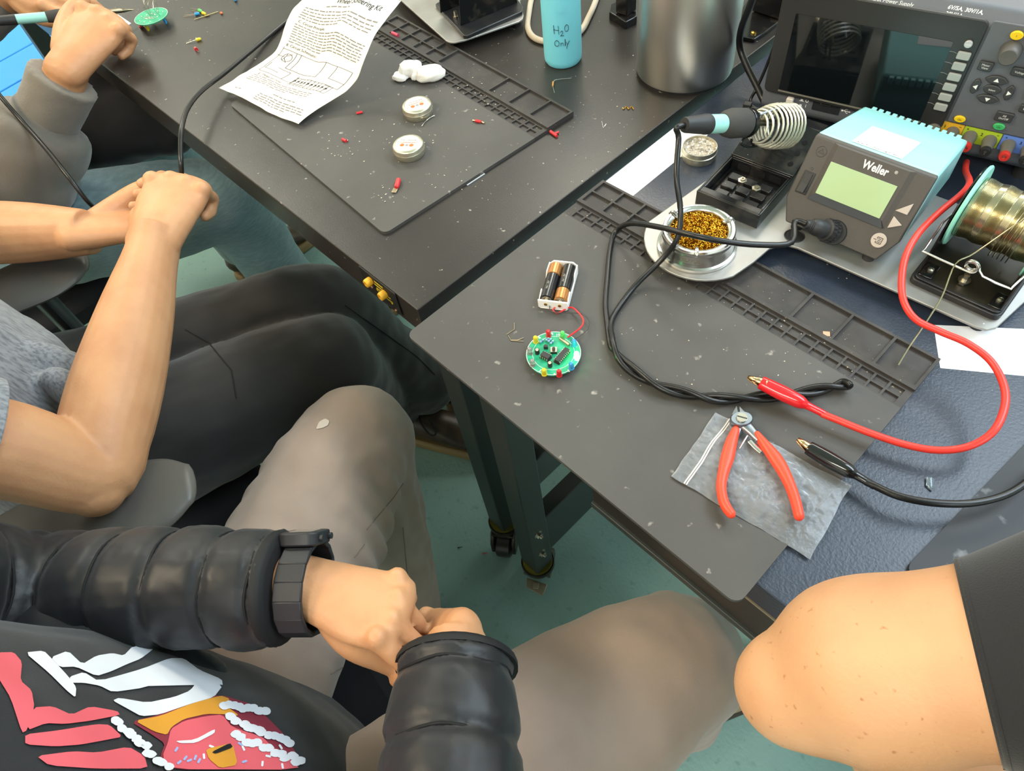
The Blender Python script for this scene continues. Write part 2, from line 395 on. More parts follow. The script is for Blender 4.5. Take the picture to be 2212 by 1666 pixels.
# ------------------------------------------------------------------ silicone soldering mats
MATC = mat('dark grey silicone mat', '#44423f', .58, nscale=7, ncol='#4c4a47', nlo=.4, nhi=.65, nscale2=85, ncol2='#a8a299', nlo2=.66, nhi2=.80, ndet=7, bump=.08, bscale=900)
MATT = mat('dark grey silicone tray', '#353230', .6, nscale=40, ncol='#403c38', nlo=.45, nhi=.7, nscale2=260, ncol2='#a39478', nlo2=.70, nhi2=.74, bump=.06, bscale=900)
MW, MD = .405, .307
def make_mat(label):
    r = thing('soldering_mat', label, 'mat', group='soldering mats')
    Ys = .2385
    pol = rrect(MW, Ys, .009, 5, MW / 2, Ys / 2)
    # sheet: rounded front corners, square at the tray strip
    pol = [(x, y) for x, y in pol if y < Ys * .6] + []
    front = sorted([q for q in pol if q[0] > MW / 2], key=lambda q: (q[1], q[0]))
    A = [(MW - .009 + .009 * math.cos(a), .009 + .009 * math.sin(a)) for a in [-PI / 2 + PI / 2 * i / 5 for i in range(6)]]
    B = [(.009 + .009 * math.cos(a), .009 + .009 * math.sin(a)) for a in [PI + PI / 2 * i / 5 for i in range(6)]]
    poly = A + [(MW, Ys), (0, Ys)] + B
    m = MB().prism(poly, -.004, 0.0); obj('work_sheet', m, MATC, r, smooth=30)
    xs = {0, MW}; ys = {Ys, MD}
    pk = []
    p = .0144; n = 27; x0 = .0115
    for row, (ya, yb) in enumerate(((.2402, .2480), (.2500, .2582))):
        for i in range(n):
            a = x0 + i * p + (.0005 if row else 0)
            pk.append((a, a + .0122, ya, yb, -.0022))
    for ya, yb in ((.2662, .2838), (.2858, .3040)):
        for i in range(5): pk.append((.004 + i * .0318, .004 + i * .0318 + .0292, ya, yb, -.0020))
    for a, b in ((.1635, .2765), (.2795, .3197), (.3222, .3624), (.3650, .4022)): pk.append((a, b, .2662, .3040, -.0020))
    for a, b, c, d, z in pk: xs |= {round(a, 5), round(b, 5)}; ys |= {c, d}
    ys |= {.2612}
    xs = sorted(xs); ys = sorted(ys)
    base = lambda y: .0000 if y < .2612 else .0028
    def hgt(x, y):
        for a, b, c, d, z in pk:
            if a < x < b and c < y < d: return z + (0.0 if c < .26 else .0014)
        return base(y)
    G = [[hgt((xs[i] + xs[i + 1]) / 2, (ys[j] + ys[j + 1]) / 2) for j in range(len(ys) - 1)] for i in range(len(xs) - 1)]
    t = MB()
    for i in range(len(xs) - 1):
        for j in range(len(ys) - 1):
            a, b, c, d, z = xs[i], xs[i + 1], ys[j], ys[j + 1], G[i][j]
            t.add([(a, c, z), (b, c, z), (b, d, z), (a, d, z)], [(0, 1, 2, 3)])
            if i + 1 < len(xs) - 1 and abs(G[i + 1][j] - z) > 1e-6:
                q = G[i + 1][j]; t.add([(b, c, z), (b, d, z), (b, d, q), (b, c, q)], [(0, 1, 2, 3)])
            if j + 1 < len(ys) - 1 and abs(G[i][j + 1] - z) > 1e-6:
                q = G[i][j + 1]; t.add([(a, d, z), (b, d, z), (b, d, q), (a, d, q)], [(0, 1, 2, 3)])
    for j in range(len(ys) - 1):
        for xx, ii in ((0, 0), (MW, len(xs) - 2)): t.add([(xx, ys[j], -.004), (xx, ys[j + 1], -.004), (xx, ys[j + 1], G[ii][j]), (xx, ys[j], G[ii][j])], [(0, 1, 2, 3)])
    for i in range(len(xs) - 1):
        t.add([(xs[i], MD, -.004), (xs[i + 1], MD, -.004), (xs[i + 1], MD, G[i][-1]), (xs[i], MD, G[i][-1])], [(0, 1, 2, 3)])
    t.add([(0, Ys, -.004), (MW, Ys, -.004), (MW, MD, -.004), (0, MD, -.004)], [(0, 1, 2, 3)])
    to = obj('tray_strip', t, MATT, r, smooth=0)
    return r
mb_ = make_mat('dark grey silicone soldering mat under the lit circuit board and battery holder'); mb_.location = (0, 0, H)
a_ = math.radians(-3.4); fr = Vector((-.139, .080, 0))
dx = Vector((math.cos(a_), math.sin(a_), 0))
mb2 = dup(mb_, fr - dx * MW + Vector((0, 0, H)), a_, label='dark grey silicone soldering mat under the two round tins')
# third mat beside the bare elbow
c0 = P(1951, 1232, -.001); c1 = P(2212, 962, -.001)
dy = (c1 - c0); dy.z = 0; dy.normalize(); dxx = Vector((dy.y, -dy.x, 0))
SCUFF = mat('scuffed black silicone', '#28292d', .55, nscale=5, ncol='#303237', nscale2=26, ncol2='#8f9195', nlo2=.60, nhi2=.70, ndet=8)
m = MB(); pol = rrect(.34, .30, .010, 5, .17, .15)
m.prism(pol, -.0035, 0, Matrix(((dxx.x, dy.x, 0, c0.x), (dxx.y, dy.y, 0, c0.y), (0, 0, 1, H - .0004), (0, 0, 0, 1))))
one('soldering_mat', m, SCUFF, 'plain black silicone mat with pale scuff marks beside the bare elbow', 'mat', 'soldering mats', smooth=30)
# ------------------------------------------------------------------ things on the slate bench
def T(x, y, z=0, rz=0): return Matrix.Translation((x, y, z)) @ Matrix.Rotation(rz, 4, 'Z')
def RX(a): return Matrix.Rotation(a, 4, 'X')
def RY(a): return Matrix.Rotation(a, 4, 'Y')
def RZ(a): return Matrix.Rotation(a, 4, 'Z')
AQUA = mat('aqua moulded plastic', '#98d6d4', .42)
AQUA2 = mat('mint plastic', '#8fd8c4', .4)
ANTH = mat('anthracite plastic', '#46423e', .5, bump=.08, bscale=900)
PLATE = mat('satin steel plate', '#a6a5a2', .45, .7, nscale=12, ncol='#928e87', nlo=.4, nhi=.7, nscale2=180, ncol2='#d4cfc6', nlo2=.72, nhi2=.76)

# ---- steel base plate
m = MB(); pol = []
lc = (.153, .293); lr = .062
for i in range(17):
    a = math.radians(195 + (335 - 195) * i / 16); pol.append((lc[0] + lr * math.cos(a), lc[1] + lr * math.sin(a)))
pol += [(.2135, .296), (.2145, .322), (.2215, .3365), (.236, .3405), (.410, .3520)]
pol += [(.4195, .3545), (.4245, .3620), (.4295, .408), (.4365, .495), (.432, .503), (.106, .483), (.1045, .424)]
m.prism(pol, H + .009, H + .012)
pl = one('base_plate', m, PLATE, 'satin steel base plate under the aqua soldering station and solder reel', 'plate', smooth=20, bevel=.0008)
for x, y in ((.14, .30), (.41, .37), (.12, .47), (.42, .49), (.25, .36)):
    f = MB(); f.cyl((x, y, H + (TT if y > MD else .0029)), (x, y, H + .0088), .007, n=16); obj('rubber_foot', f, RUBB, pl, world=True)
# dark finger hole in the plate's front edge
g = MB(); g.lathe([(0, 0), (.0085, 0), (.0085, .0003), (0, .0003)], 24, Matrix.Translation((.2235, .353, H + .0121))); g.lathe([(.0085, 0), (.0095, .0007), (.0105, 0)], 24, Matrix.Translation((.2235, .353, H + .012)), caps=False)
obj('grommet_hole', g, BLACK, pl, world=True)

# ---- Weller station
SX, SY, SYAW = .1987, .3526, .061
W_, D_, HT, YF, ZB, HB, DW, CH = .1176, .108, .0952, .047, .0233, .0690, .005, .0105
st = thing('soldering_station', 'aqua soldering station with green display and grey sloped front', 'station', (SX, SY, H + .012), SYAW)
z0 = .012
HTl, HBl, ZBl = HT - z0, HB - z0, ZB - z0
e1 = .7278
# housing: aqua shell behind the front panel
def slope(t): return (YF * (1 - t), HTl + (ZBl - HTl) * t)
s1 = slope(e1); s2 = slope(1)
pan = [(0, *slope(0)), (W_, *slope(0)), (W_, *s1), (W_ - CH, *s2), (CH, *s2), (0, *s1)]
off = .006
back = [(DW, YF + D_, HBl), (W_ - DW, YF + D_, HBl), (W_ - DW, YF + D_, .012), (W_ - DW - .006, YF + D_, .002), (DW + .006, YF + D_, .002), (DW, YF + D_, .012)]
fr_ = [(x, y + off, z) for x, y, z in pan]
hs = MB(); n = 6
hs.add(fr_ + back, [tuple(range(5, -1, -1)), tuple(range(6, 12))] + [(i, (i + 1) % n, n + (i + 1) % n, n + i) for i in range(n)])
housing = obj('housing', hs, AQUA, st, bevel=.0025, smooth=30)
# comb-like vent teeth at the back edge of the lid
vt = MB()
for i in range(13):
    x = DW + .010 + i * (W_ - 2 * DW - .02) / 12
    vt.span((x - .0024, YF + D_ - .0005, HBl - .008), (x + .0024, YF + D_ + .0045, HBl - .0004))
for i in range(13):
    x = DW + .010 + i * (W_ - 2 * DW - .02) / 12
vn = obj('vent_comb', vt, AQUA, st, bevel=.0006)
pb = MB(); pb.add(pan + fr_, [tuple(range(6)), tuple(range(11, 5, -1))] + [(i, (i + 1) % n, n + (i + 1) % n, n + i) for i in range(n)])
# panel frame: local X along panel, Y up the slope, Z out of it
p0 = Vector((0, *slope(1))); py = (Vector((0, *slope(0))) - p0); PL = py.length; py.normalize(); px = Vector((1, 0, 0)); pz = px.cross(py)
FPM = Matrix(((px.x, py.x, pz.x, p0.x), (px.y, py.y, pz.y, p0.y), (px.z, py.z, pz.z, p0.z), (0, 0, 0, 1)))
panel = obj('front_panel', pb, ANTH, st, bevel=.0016, smooth=30)
# raised bezel around the display with sloped jaws
lx0, lx1, ly0, ly1 = .026, .0915, PL * .43, PL * .80
bz = MB()
bz.prism([(lx0 - .006, ly0 - .007), (lx1 + .008, ly0 - .007), (lx1 + .0085, PL - .0005), (lx0 - .0055, PL - .0005)], 0, .0022, FPM,
         top=[(lx0 - .001, ly0 - .001), (lx1 + .003, ly0 - .001), (lx1 + .0035, PL - .002), (lx0 - .0005, PL - .002)])
obj('display_bezel', bz, ANTH, panel, smooth=20)
bz = MB(); bz.prism([(lx0 - .005, ly0 - .0075), (lx1 + .0065, ly0 - .0075), (lx1 + .001, ly0 + .0005), (lx0, ly0 + .0005)], .0003, .0026, FPM); obj('bezel_lip', bz, mat('smoked bezel lip', '#33373c', .3), panel)
dm = MB(); dm.span((lx0, ly0, .002), (lx1, ly1, .0032), FPM); obj('display', dm, mat('green liquid crystal glass', '#a5bd8f', .12, coat=.4), panel, bevel=.0002)
tx = MB(); text_on(tx, 'Weller', .0105, lambda x, y: FPM @ Vector((.066 + x, PL * .855 + y, .0026)), bold=.0003, sx=.82)
text_on(tx, '\u00ae', .004, lambda x, y: FPM @ Vector((.0845 + x, PL * .855 + .0045 + y, .0026))); obj('maker_name', tx, WPRINT, panel, smooth=0)
# rocker switch
sw = MB(); sw.span((.006, PL * .36, 0), (.0175, PL * .62, .0012), FPM); so = obj('switch_frame', sw, mat('switch frame', '#2a2827', .45), panel, bevel=.0008)
sw = MB(); sw.add([tuple(FPM @ Vector(q)) for q in ((.0082, PL * .385, .0012), (.0152, PL * .385, .0012), (.0152, PL * .385, .0055), (.0082, PL * .385, .0055), (.0082, PL * .60, .0012), (.0152, PL * .60, .0012), (.0152, PL * .60, .0022), (.0082, PL * .60, .0022), (.0082, PL * .49, .0026), (.0152, PL * .49, .0026))],
                  [(0, 1, 2, 3), (3, 2, 9, 8), (8, 9, 6, 7), (4, 7, 6, 5), (0, 3, 8, 7, 4), (1, 5, 6, 9, 2)])
obj('rocker', sw, BLACK, so, smooth=0)
# embossed mains mark and 0 / I marks
em = MB(); em.lathe([(.0046, .0), (.0050, .0004), (.0054, 0)], 28, FPM @ Matrix.Translation((.0125, PL * .86, 0)), caps=False)
em.tube([FPM @ Vector(q) for q in ((.0095, PL * .84, .0002), (.0125, PL * .89, .0002), (.0155, PL * .84, .0002))], .0003, 6, 1, closed=True)
em.lathe([(.0010, 0), (.0013, .0003), (.0016, 0)], 16, FPM @ Matrix.Translation((.0118, PL * .655, 0)), caps=False); em.span((.0116, PL * .31, 0), (.0120, PL * .335, .0003), FPM)
tag(obj('embossed_marks', em, ANTH, panel), None, None, kind='stuff')
# buttons
BT = mat('warm grey key', '#b6aaa0', .5)
def tri(cx, cy, s, up):
    q = [(-s, -s * .72), (s * .75, -s * .72), (s * .75, s)] if up else [(-s * .75, s * .9), (-s * .75, -s * .95), (s * .85, s * .1)]
    return [(cx + x, cy + y) for x, y in q]
for cy, u_, lab in ((PL * .62, True, 'up'), (PL * .44, False, 'down')):
    b = MB(); b.prism(tri(.1065, cy, .0066, u_), 0, .0018, FPM); obj('arrow_key', b, BT, panel, bevel=.0006)
b = MB(); b.prism(circ(.0071, 28, .1005, PL * .215), 0, .0018, FPM); mk = obj('menu_key', b, BT, panel, bevel=.0005)
b = MB()
for q in (((.0985, PL * .215 - .0028), (.1035, PL * .215 - .0028)), ((.1035, PL * .215 - .0028), (.1035, PL * .215 + .0030)), ((.1035, PL * .215 + .0030), (.0985, PL * .215 + .0030)), ((.0985, PL * .215 + .003), (.0985, PL * .215 + .0012)),
          ((.0985, PL * .215 - .0028), (.0985, PL * .215 - .0012)), ((.0958, PL * .215), (.0985, PL * .215)), ((.0995, PL * .215 + .0016), (.1025, PL * .215 + .0016)), ((.0995, PL * .215), (.1025, PL * .215)), ((.0995, PL * .215 - .0015), (.1025, PL * .215 - .0015))):
    b.tube([FPM @ Vector((x, y, .0019)) for x, y in q], .00028, 6, 1)
obj('menu_icon', b, INK, mk)
# cable socket and plug
pc = Vector((.0595, PL * .105, 0))
so = MB(); so.lathe([(.0, 0), (.0125, 0), (.0118, .002), (0, .002)], 28, FPM @ Matrix.Translation(pc)); sok = obj('plug_socket', so, BLACK, panel)
pd = (pz * .75 + Vector((-.62, -.1, .12))).normalized()
pw = FPM @ pc
PQ = Matrix.Translation(pw) @ pd.to_track_quat('Z', 'Y').to_matrix().to_4x4()
kn = MB(); kn.lathe([(0, .001), (.0105, .001), (.0108, .012), (.0085, .013), (0, .013)], 28, PQ)
for i in range(18):
    a = 2 * PI * i / 18
    for k in range(2): kn.box((.0108 * math.cos(a + k * .17), .0108 * math.sin(a + k * .17), .004 + k * .0048), (.0018, .0018, .0034), PQ)
obj('knurled_ring', kn, RUBB, sok)
pg = MB(); pg.lathe([(0, .012), (.0082, .012), (.0086, .022), (.0078, .027), (.0058, .030), (.0052, .0305), (.0056, .032), (.0048, .0325), (.0052, .034), (.0044, .0345), (.0047, .036), (.0038, .038), (0, .038)], 24, PQ)
obj('plug_body', pg, RUBB, sok)
PLUG_END = T(SX, SY, H + .012, SYAW) @ (PQ @ Vector((0, 0, .037)))
# sticker on the lid
lid = lambda x, y: Vector((x, YF + .006 + y, HTl + (HBl - HTl) * y / (D_ - .006) + .0005))
stk = MB(); stk.add([lid(.032, .004), lid(.081, .004), lid(.081, .056), lid(.032, .056)], [(0, 1, 2, 3)])
so = obj('sticker', stk, mat('white sticker', '#f2f1ee', .5), st, smooth=0, label='white square sticker on the lid')
tx = MB(); text_on(tx, 'Scan For Training Video', .0042, lambda x, y: lid(.0565 + x, .0065 + y) + Vector((0, 0, .0002))); obj('caption', tx, INK, so, smooth=0)
for x, y in ((.02, .012), (W_ - .02, .012), (.02, YF + D_ - .012), (W_ - .02, YF + D_ - .012)):
    ft = MB(); ft.lathe([(0, 0), (.006, 0), (.006, .012), (0, .012)], 14, T(x, y)); obj('foot', ft, RUBB, st)

# ---- iron stand with sponge tray
hd = thing('iron_stand', 'black metal soldering iron stand with tip tray and wire coil', 'stand', (.1140, .3302, H + .012), .10)
IS = mat('black painted sheet metal', '#19191a', .22, nscale=35, ncol='#3b3832', nlo=.52, nhi=.75, nscale2=300, ncol2='#a49270', nlo2=.73, nhi2=.76, rvar=.2)
TW, TD = .0745, .073
b = MB()
b.span((0, 0, 0), (TW, .002, .018)); b.span((0, .002, 0), (.002, TD + .05, .018)); b.span((TW - .002, .002, 0), (TW, TD + .05, .018))
b.span((.002, .002, .0), (TW - .002, TD, .002))
b.span((.002, .0021, .016), (TW - .002, .0105, .018)); b.span((.002, .0105, .016), (.0045, TD - .003, .018)); b.span((TW - .0045, .0105, .016), (TW - .002, TD - .003, .018))
obj('tray_body', b, IS, hd, bevel=.0008)
up = MB()
up.add([(0, TD, .019), (TW, TD, .019), (TW, TD + .056, .040), (0, TD + .056, .040), (0, TD, .017), (TW, TD, .017), (TW, TD + .056, .038), (0, TD + .056, .038)],
       [(0, 1, 2, 3), (7, 6, 5, 4), (0, 4, 5, 1), (1, 5, 6, 2), (2, 6, 7, 3), (3, 7, 4, 0)])
up.span((0, TD + .056, .036), (TW, TD + .070, .0402)); up.span((0, TD + .068, 0), (TW, TD + .070, .036)); up.span((.002, TD - .0015, .002), (TW - .002, TD, .018))
uo = obj('upper_plate', up, IS, hd, bevel=.0008)
sl = math.atan2(.021, .056)
def onup(x, y, z=0): return Vector((x, TD + y * math.cos(sl), .019 + y * math.sin(sl))) + Vector((0, -math.sin(sl), math.cos(sl))) * z
for x, y in ((.011, .018), (.064, .012), (.064, .026), (.064, .041), (.050, .052)):
    hl = MB(); hl.lathe([(0, 0), (.0030, 0), (.0030, .0003), (0, .0003)], 14, Matrix.Translation(onup(x, y, .0001)) @ RX(sl)); obj('hole', hl, mat('deep hole', '#050505', .9), uo)
wl = MB(); wl.span((.0045, TD - .0035, .0021), (TW - .0045, TD - .0016, .0165)); obj('inner_wall', wl, IS, hd)
for i in range(3):   # small windows seen in the tray's back wall
    wn = MB(); wn.span((.012 + i * .019, TD - .0040, .006), (.026 + i * .019, TD - .0036, .0135)); obj('slot', wn, mat('deep hole', '#050505', .9), hd)
tr = MB(); tr.span((.008, .0125, .0021), (TW - .008, TD - .006, .0048))
to = obj('tip_tray', tr, IS, hd, bevel=.0006)
for i in range(3):
    for j in range(3):
        q = MB(); q.span((.0115 + i * .0178, .017 + j * .0155, .0049), (.0265 + i * .0178, .0275 + j * .0155, .0088)); obj('pad', q, IS, to, bevel=.0008)
for x, y in ((.028, .051), (.047, .047)):
    q = MB(); q.lathe([(0, .0049), (.0052, .0049), (.0052, .0095), (.0030, .0098), (.0030, .0115), (.0016, .0115), (.0016, .0100), (0, .0100)], 6, T(x, y)); obj('spare_nut', q, SCREWM, to)
# coil: wire funnel the iron rests in
IR0 = P(1478, 270, .118); IRM = P(1628, 275, .082); IRF = P(1708, 262, .058)
Hm = T(.1140, .3302, H + .012, .10).inverted()
ax = (IRF - IR0).normalized()
c0 = IRM + ax * .004
side = ax.cross(Vector((0, 0, 1))).normalized(); upv = side.cross(ax)
pts = []; N = 9.5
for i in range(int(N * 22) + 1):
    t = i / (N * 22); a = 2 * PI * N * t
    r = .0135 + .0090 * (1 - (1 - min(t * 1.6, 1)) ** 2)
    pts.append(c0 + ax * (t * .052) + side * (r * math.cos(a)) + upv * (r * math.sin(a)))
cm = MB(); cm.tube(pts, .00125, 7, 1); obj('coil_spring', cm, mat('pale spring steel', '#d8d5c4', .3, .75), hd, world=True)
cm = MB()
cm.tube([c0 + upv * .0135 + ax * -.004, c0 + upv * .0190 + ax * .018, c0 + upv * .0215 + ax * .046, c0 + upv * .020 + ax * .058], .0014, 8, 4)
obj('coil_wire', cm, mat('grey wire', '#8b9096', .35, .7), hd, world=True)
cm = MB(); foot = T(.1140, .3302, H + .012, .10) @ onup(.030, .034)
cm.tube([c0 - upv * .014 + ax * .002, c0 - upv * .020 + ax * .010, (c0 - upv * .02 + foot) / 2, foot], .0016, 8, 5)
cm.tube([c0 - upv * .012 - side * .006, c0 - upv * .020 - ax * .006 - side * .004, c0 - upv * .022 + ax * .012, foot + Vector((.006, .01, .003))], .0014, 8, 5)
obj('coil_support', cm, mat('black wire', '#161616', .3), hd, world=True)

# ---- soldering iron resting in the coil
ir = thing('soldering_iron', 'black and aqua soldering iron parked in the wire coil', 'soldering iron', IR0)
IL = (IRF - IR0).length; IQ = Matrix.Translation(IR0) @ ax.to_track_quat('Z', 'Y').to_matrix().to_4x4()
def ipart(name, prof, mt):
    q = MB(); q.lathe([(r * 1.22, z) for r, z in prof], 26, IQ); return obj(name, q, mt, ir, world=True)
ipart('strain_relief', [(.0028, .000), (.0056, .000), (.0062, .002), (.0078, .026), (.0082, .028), (.0082, .033), (.0078, .0335), (.0030, .0335)], RUBB)
ipart('collar', [(.003, .0335), (.0074, .0335), (.0076, .036), (.0076, .054), (.003, .054)], mat('mint handle plastic', '#9bd6cb', .35))
ipart('grip', [(.003, .054), (.0084, .054), (.0108, .060), (.0122, .068), (.0120, .086), (.0110, .0885), (.003, .0885)], mat('foam grip', '#3e3c38', .8, bump=.2, bscale=1500))
ipart('ring', [(.003, .0885), (.0118, .0885), (.0124, .091), (.0118, .0945), (.003, .0945)], GLOSSB)
ipart('barrel', [(.0, .0945), (.0036, .0945), (.0036, .125), (.0026, .127), (.0008, .148), (0, .148)], mat('heated steel barrel', '#8b7f68', .3, 1.0))

# ---- brass wool cleaner
bw = thing('tip_cleaner', 'aluminium tin of golden brass wool on the steel plate', 'tip cleaner', (.1553, .2784, H + .012))
ALU = mat('polished aluminium', '#d6d4cf', .2, 1.0, bump=.02, bscale=60)
q = MB(); q.lathe([(0, 0), (.0405, 0), (.0412, .0015), (.0408, .0045), (.0385, .0055), (.0375, .0085), (.0360, .0130), (.0355, .0165), (.0372, .0180), (.0368, .0195), (.0362, .0215), (.0368, .0232), (.0358, .0250), (.0335, .0252), (.0298, .0238), (.0285, .0215), (.0285, .0120), (0, .0120)], 56)
tin = obj('tin', q, ALU, bw)
for a in (-1.0, 1.05, 3.1):
    q = MB(); q.tube([(.0275 * math.cos(a), .0275 * math.sin(a), .0235), (.0335 * math.cos(a), .0335 * math.sin(a), .0262), (.0372 * math.cos(a), .0372 * math.sin(a), .0228)], .0022, 8, 3, round_=True); obj('rim_dent', q, ALU, tin)
# engraved wording round the wall
vc = Vector((CAM.x - .1553, CAM.y - .2784, 0)); va = math.atan2(vc.y, vc.x) - .10
def onwall(x, y, r=.0362): a = va + x / r; return Vector((r * math.cos(a), r * math.sin(a), .0088 + y))
def wallr(x, y): return onwall(x, y, .03755 - y * .32)
q = MB(); text_on(q, 'AOYUE', .0062, lambda x, y: wallr(x, y + .0018), bold=.00008); text_on(q, 'www.aoyue.com', .0022, lambda x, y: wallr(x, y - .0006)); obj('engraved_name', q, mat('engraved grey', '#7d7666', .5, .6), tin, smooth=0)
BRW = mat('brass shavings', '#c9962c', .25, 1.0)
q = MB(); RR = random.Random(3)
q.lathe([(0, .0245), (.012, .0232), (.020, .0205), (.0278, .0165), (.0280, .0123), (0, .0123)], 28)
cr = MB()
for i in range(1500):
    a = RR.random() * 2 * PI; r = .0272 * math.sqrt(RR.random()); hz = .0262 - 11 * r * r + RR.uniform(-.0015, .0016)
    c = Vector((r * math.cos(a), r * math.sin(a), hz)); d = Vector((RR.uniform(-1, 1), RR.uniform(-1, 1), RR.uniform(-.5, .5))).normalized(); s_ = d.cross(Vector((.3, .2, 1))).normalized(); u_ = s_.cross(d)
    k = RR.uniform(.0006, .0013); L_ = RR.uniform(.003, .007); pp = []; fq = RR.uniform(6, 11)
    for j in range(9):
        t = j / 8; pp.append(c + d * (t - .5) * L_ + s_ * k * math.cos(fq * t + i) + u_ * k * math.sin(fq * t + i))
    cr.tube(pp, [(.00042, .00014)] * 9, 4, 1, cap=False)
wo = obj('wool_core', q, mat('brass wool core', '#6b4d14', .5, .8), bw)
tag(obj('brass_wool', cr, BRW, bw, smooth=60), 'tangled golden brass shavings', None, kind='stuff')

# ---- open flux tin
fx = thing('flux_tin', 'open silver tin of dried whitish flux beside the white sticker strip', 'tin', (.0565, .4165, H + TT))
TINM = mat('pale tinplate', '#c9c3ae', .3, .85)
q = MB(); q.lathe([(0, 0), (.0198, 0), (.0204, .0012), (.0204, .0075), (.0210, .0080), (.0210, .0088), (.0202, .0092), (.0202, .0150), (.0195, .0152), (.0193, .0140), (.0193, .0095), (0, .0095)], 44); obj('tin_body', q, TINM, fx)
q = MB()
def fluxs(u, v):
    a = 2 * PI * u; r = .0193 * v; n_ = noise.noise(Vector((r * math.cos(a) * 260, r * math.sin(a) * 260, 3)))
    return (r * math.cos(a), r * math.sin(a), .0118 + .0016 * n_ + .0014 * (v ** 2) - .001)
q.sheet(fluxs, 60, 14); obj('flux', q, mat('dried flux', '#b7ab97', .55, nscale=220, ncol='#7d7364', nlo=.45, nhi=.62, nscale2=400, ncol2='#e9e6df', nlo2=.55, nhi2=.62), fx)

# ---- white sticker strip with captions (codes left out)
q0, q1, q2, q3 = P(1302, 397, -.0036), P(1361, 428, -.0036), P(1543, 284, -.0036), P(1490, 249, -.0036)
ex = (q1 - q0).normalized(); ey = Vector((-ex.y, ex.x, 0)); SW_, SL = (q1 - q0).length, (q3 - q0).length
ey = (q3 - q0).normalized()
q = MB(); q.prism([(x, y) for x, y in rrect(SW_, SL, .004, 4, SW_ / 2, SL / 2)], 0, .00025, Matrix(((ex.x, ey.x, 0, q0.x), (ex.y, ey.y, 0, q0.y), (0, 0, 1, H + TT), (0, 0, 0, 1))))
so = one('sticker_strip', q, mat('white sticker', '#f2f1ee', .5), 'long white paper sticker strip on the bench beside the gap', 'sticker', smooth=20)
for k, tx_ in enumerate(('Digital Oscilloscope', 'Digital Multimeter')):
    q = MB(); yb = SL * (.235 + .235 * k)
    text_on(q, tx_, .0035, lambda x, y: q0 + ex * (SW_ / 2 + x) + ey * (yb + y) + Vector((0, 0, .0003 + TT - (q0.z - H)))); obj('caption', q, mat('grey print', '#8a8a8a', .7), so, world=True, smooth=0)

# ---- solder reel on its stand
rl = thing('solder_reel_stand', 'black stand with wire guide holding the solder reel', 'stand', (.3395, .3640, H + .012), .045)
TH = mat('black moulded tray', '#1e1e20', .35, nscale=30, ncol='#2c2a27', nlo=.5, nhi=.7, nscale2=260, ncol2='#8d8878', nlo2=.73, nhi2=.77)
q = MB(); q.prism(rrect(.0835, .128, .007, 4, .0412, .064), 0, .0065); q.prism(rrect(.0795, .124, .006, 4, .0412, .064), .0065, .0085)
base = obj('base', q, TH, rl, bevel=.001, smooth=30)
q = MB(); q.prism(rrect(.076, .118, .005, 4, .0412, .064), .0085, .0087); obj('base_well', q, mat('dusty black tray floor', '#17160f', .3, nscale=40, ncol='#2f2a20', nlo=.4, nhi=.7), rl)
RCX, RCY, RCZ = .0, .062, .055     # axle
for sx, xx in ((0, .0035), (1, .0790)):
    q = MB(); Mx = Matrix.Translation((xx - .0008, 0, 0)) @ RZ(PI / 2) @ RX(PI / 2)
    prof = [(.008, .0088), (.050, .0088), (.098, .0088), (.1005, .030)] + [(RCY + .038 * math.cos(a), RCZ + .034 * math.sin(a)) for a in [math.radians(t) for t in range(20, 171, 15)]] + [(.018, .035)]
    q.prism(prof, 0, .0016, Mx); bo = obj('side_bracket', q, GLOSSB, rl, bevel=.0004)
    f0 = xx if sx == 0 else xx - .012
    q = MB(); q.span((f0 + .001, .006, .0088), (f0 + .013, .026, .0100)); obj('bracket_foot', q, GLOSSB, bo, bevel=.0006)
    q = MB(); q.lathe([(0, .0100), (.0034, .0100), (.0030, .0118), (.0012, .0126), (0, .0126)], 14, T(f0 + .0075, .016)); obj('screw', q, SCREWM, bo)
q = MB(); q.lathe([(0, .0088), (.0046, .0088), (.0046, .0110), (0, .0110)], 6, T(.040, .021)); q.lathe([(0, .0110), (.0055, .0110), (.0055, .0122), (.0030, .0122), (.0028, .018), (0, .0182)], 16, T(.040, .021)); obj('bolt', q, SCREWM, rl)
q = MB(); q.cyl((.0045, RCY, RCZ), (.078, RCY, RCZ), .006, n=18); obj('axle', q, BLACK, rl)
wz = .036
wp = [(.0005, .050, .050), (-.002, .040, .046), (-.0015, .030, .044), (-.001, .0075, wz + .001), (.0015, .0055, wz), (.032, .0045, wz)]
lp = [(.0405 + .0052 * math.sin(a), .0045 + a * .00035, wz + .0052 - .0052 * math.cos(a)) for a in [2 * PI * 2.25 * i / 36 for i in range(37)]]
wq = [(.052, .006, wz), (.074, .0055, wz), (.0765, .0075, wz + .001), (.080, .030, .044), (.0805, .050, .050)]
q = MB(); q.tube(wp + lp + wq, .0011, 8, 2); obj('wire_guide', q, STEEL, rl)
sp = thing('solder_reel', 'mint-flanged reel of silver solder wire on the black stand', 'solder reel', T(.3395, .3640, H + .012, .045) @ Vector((.0055, RCY, RCZ)), .045)
Mx = RY(PI / 2)
for a, b in ((0, .0030), (.0690, .0720)):
    q = MB(); q.lathe([(.0065, a), (.0375, a), (.0385, (a + b) / 2), (.0375, b), (.0065, b)], 48, Mx); obj('flange', q, AQUA2, sp)
prof = [(.0065, .0032)]; nT = 70
for i in range(nT):
    x = .0035 + i * (.0650 / nT); r0 = .0275 + .0006 * math.sin(i * .35)
    prof += [(r0, x), (r0 + .00045, x + .00046)]
prof += [(.0065, .0688)]
q = MB(); q.lathe(prof, 48, Mx); obj('wound_solder', q, mat('solder wire', '#bcb396', .24, 1.0), sp, smooth=80)
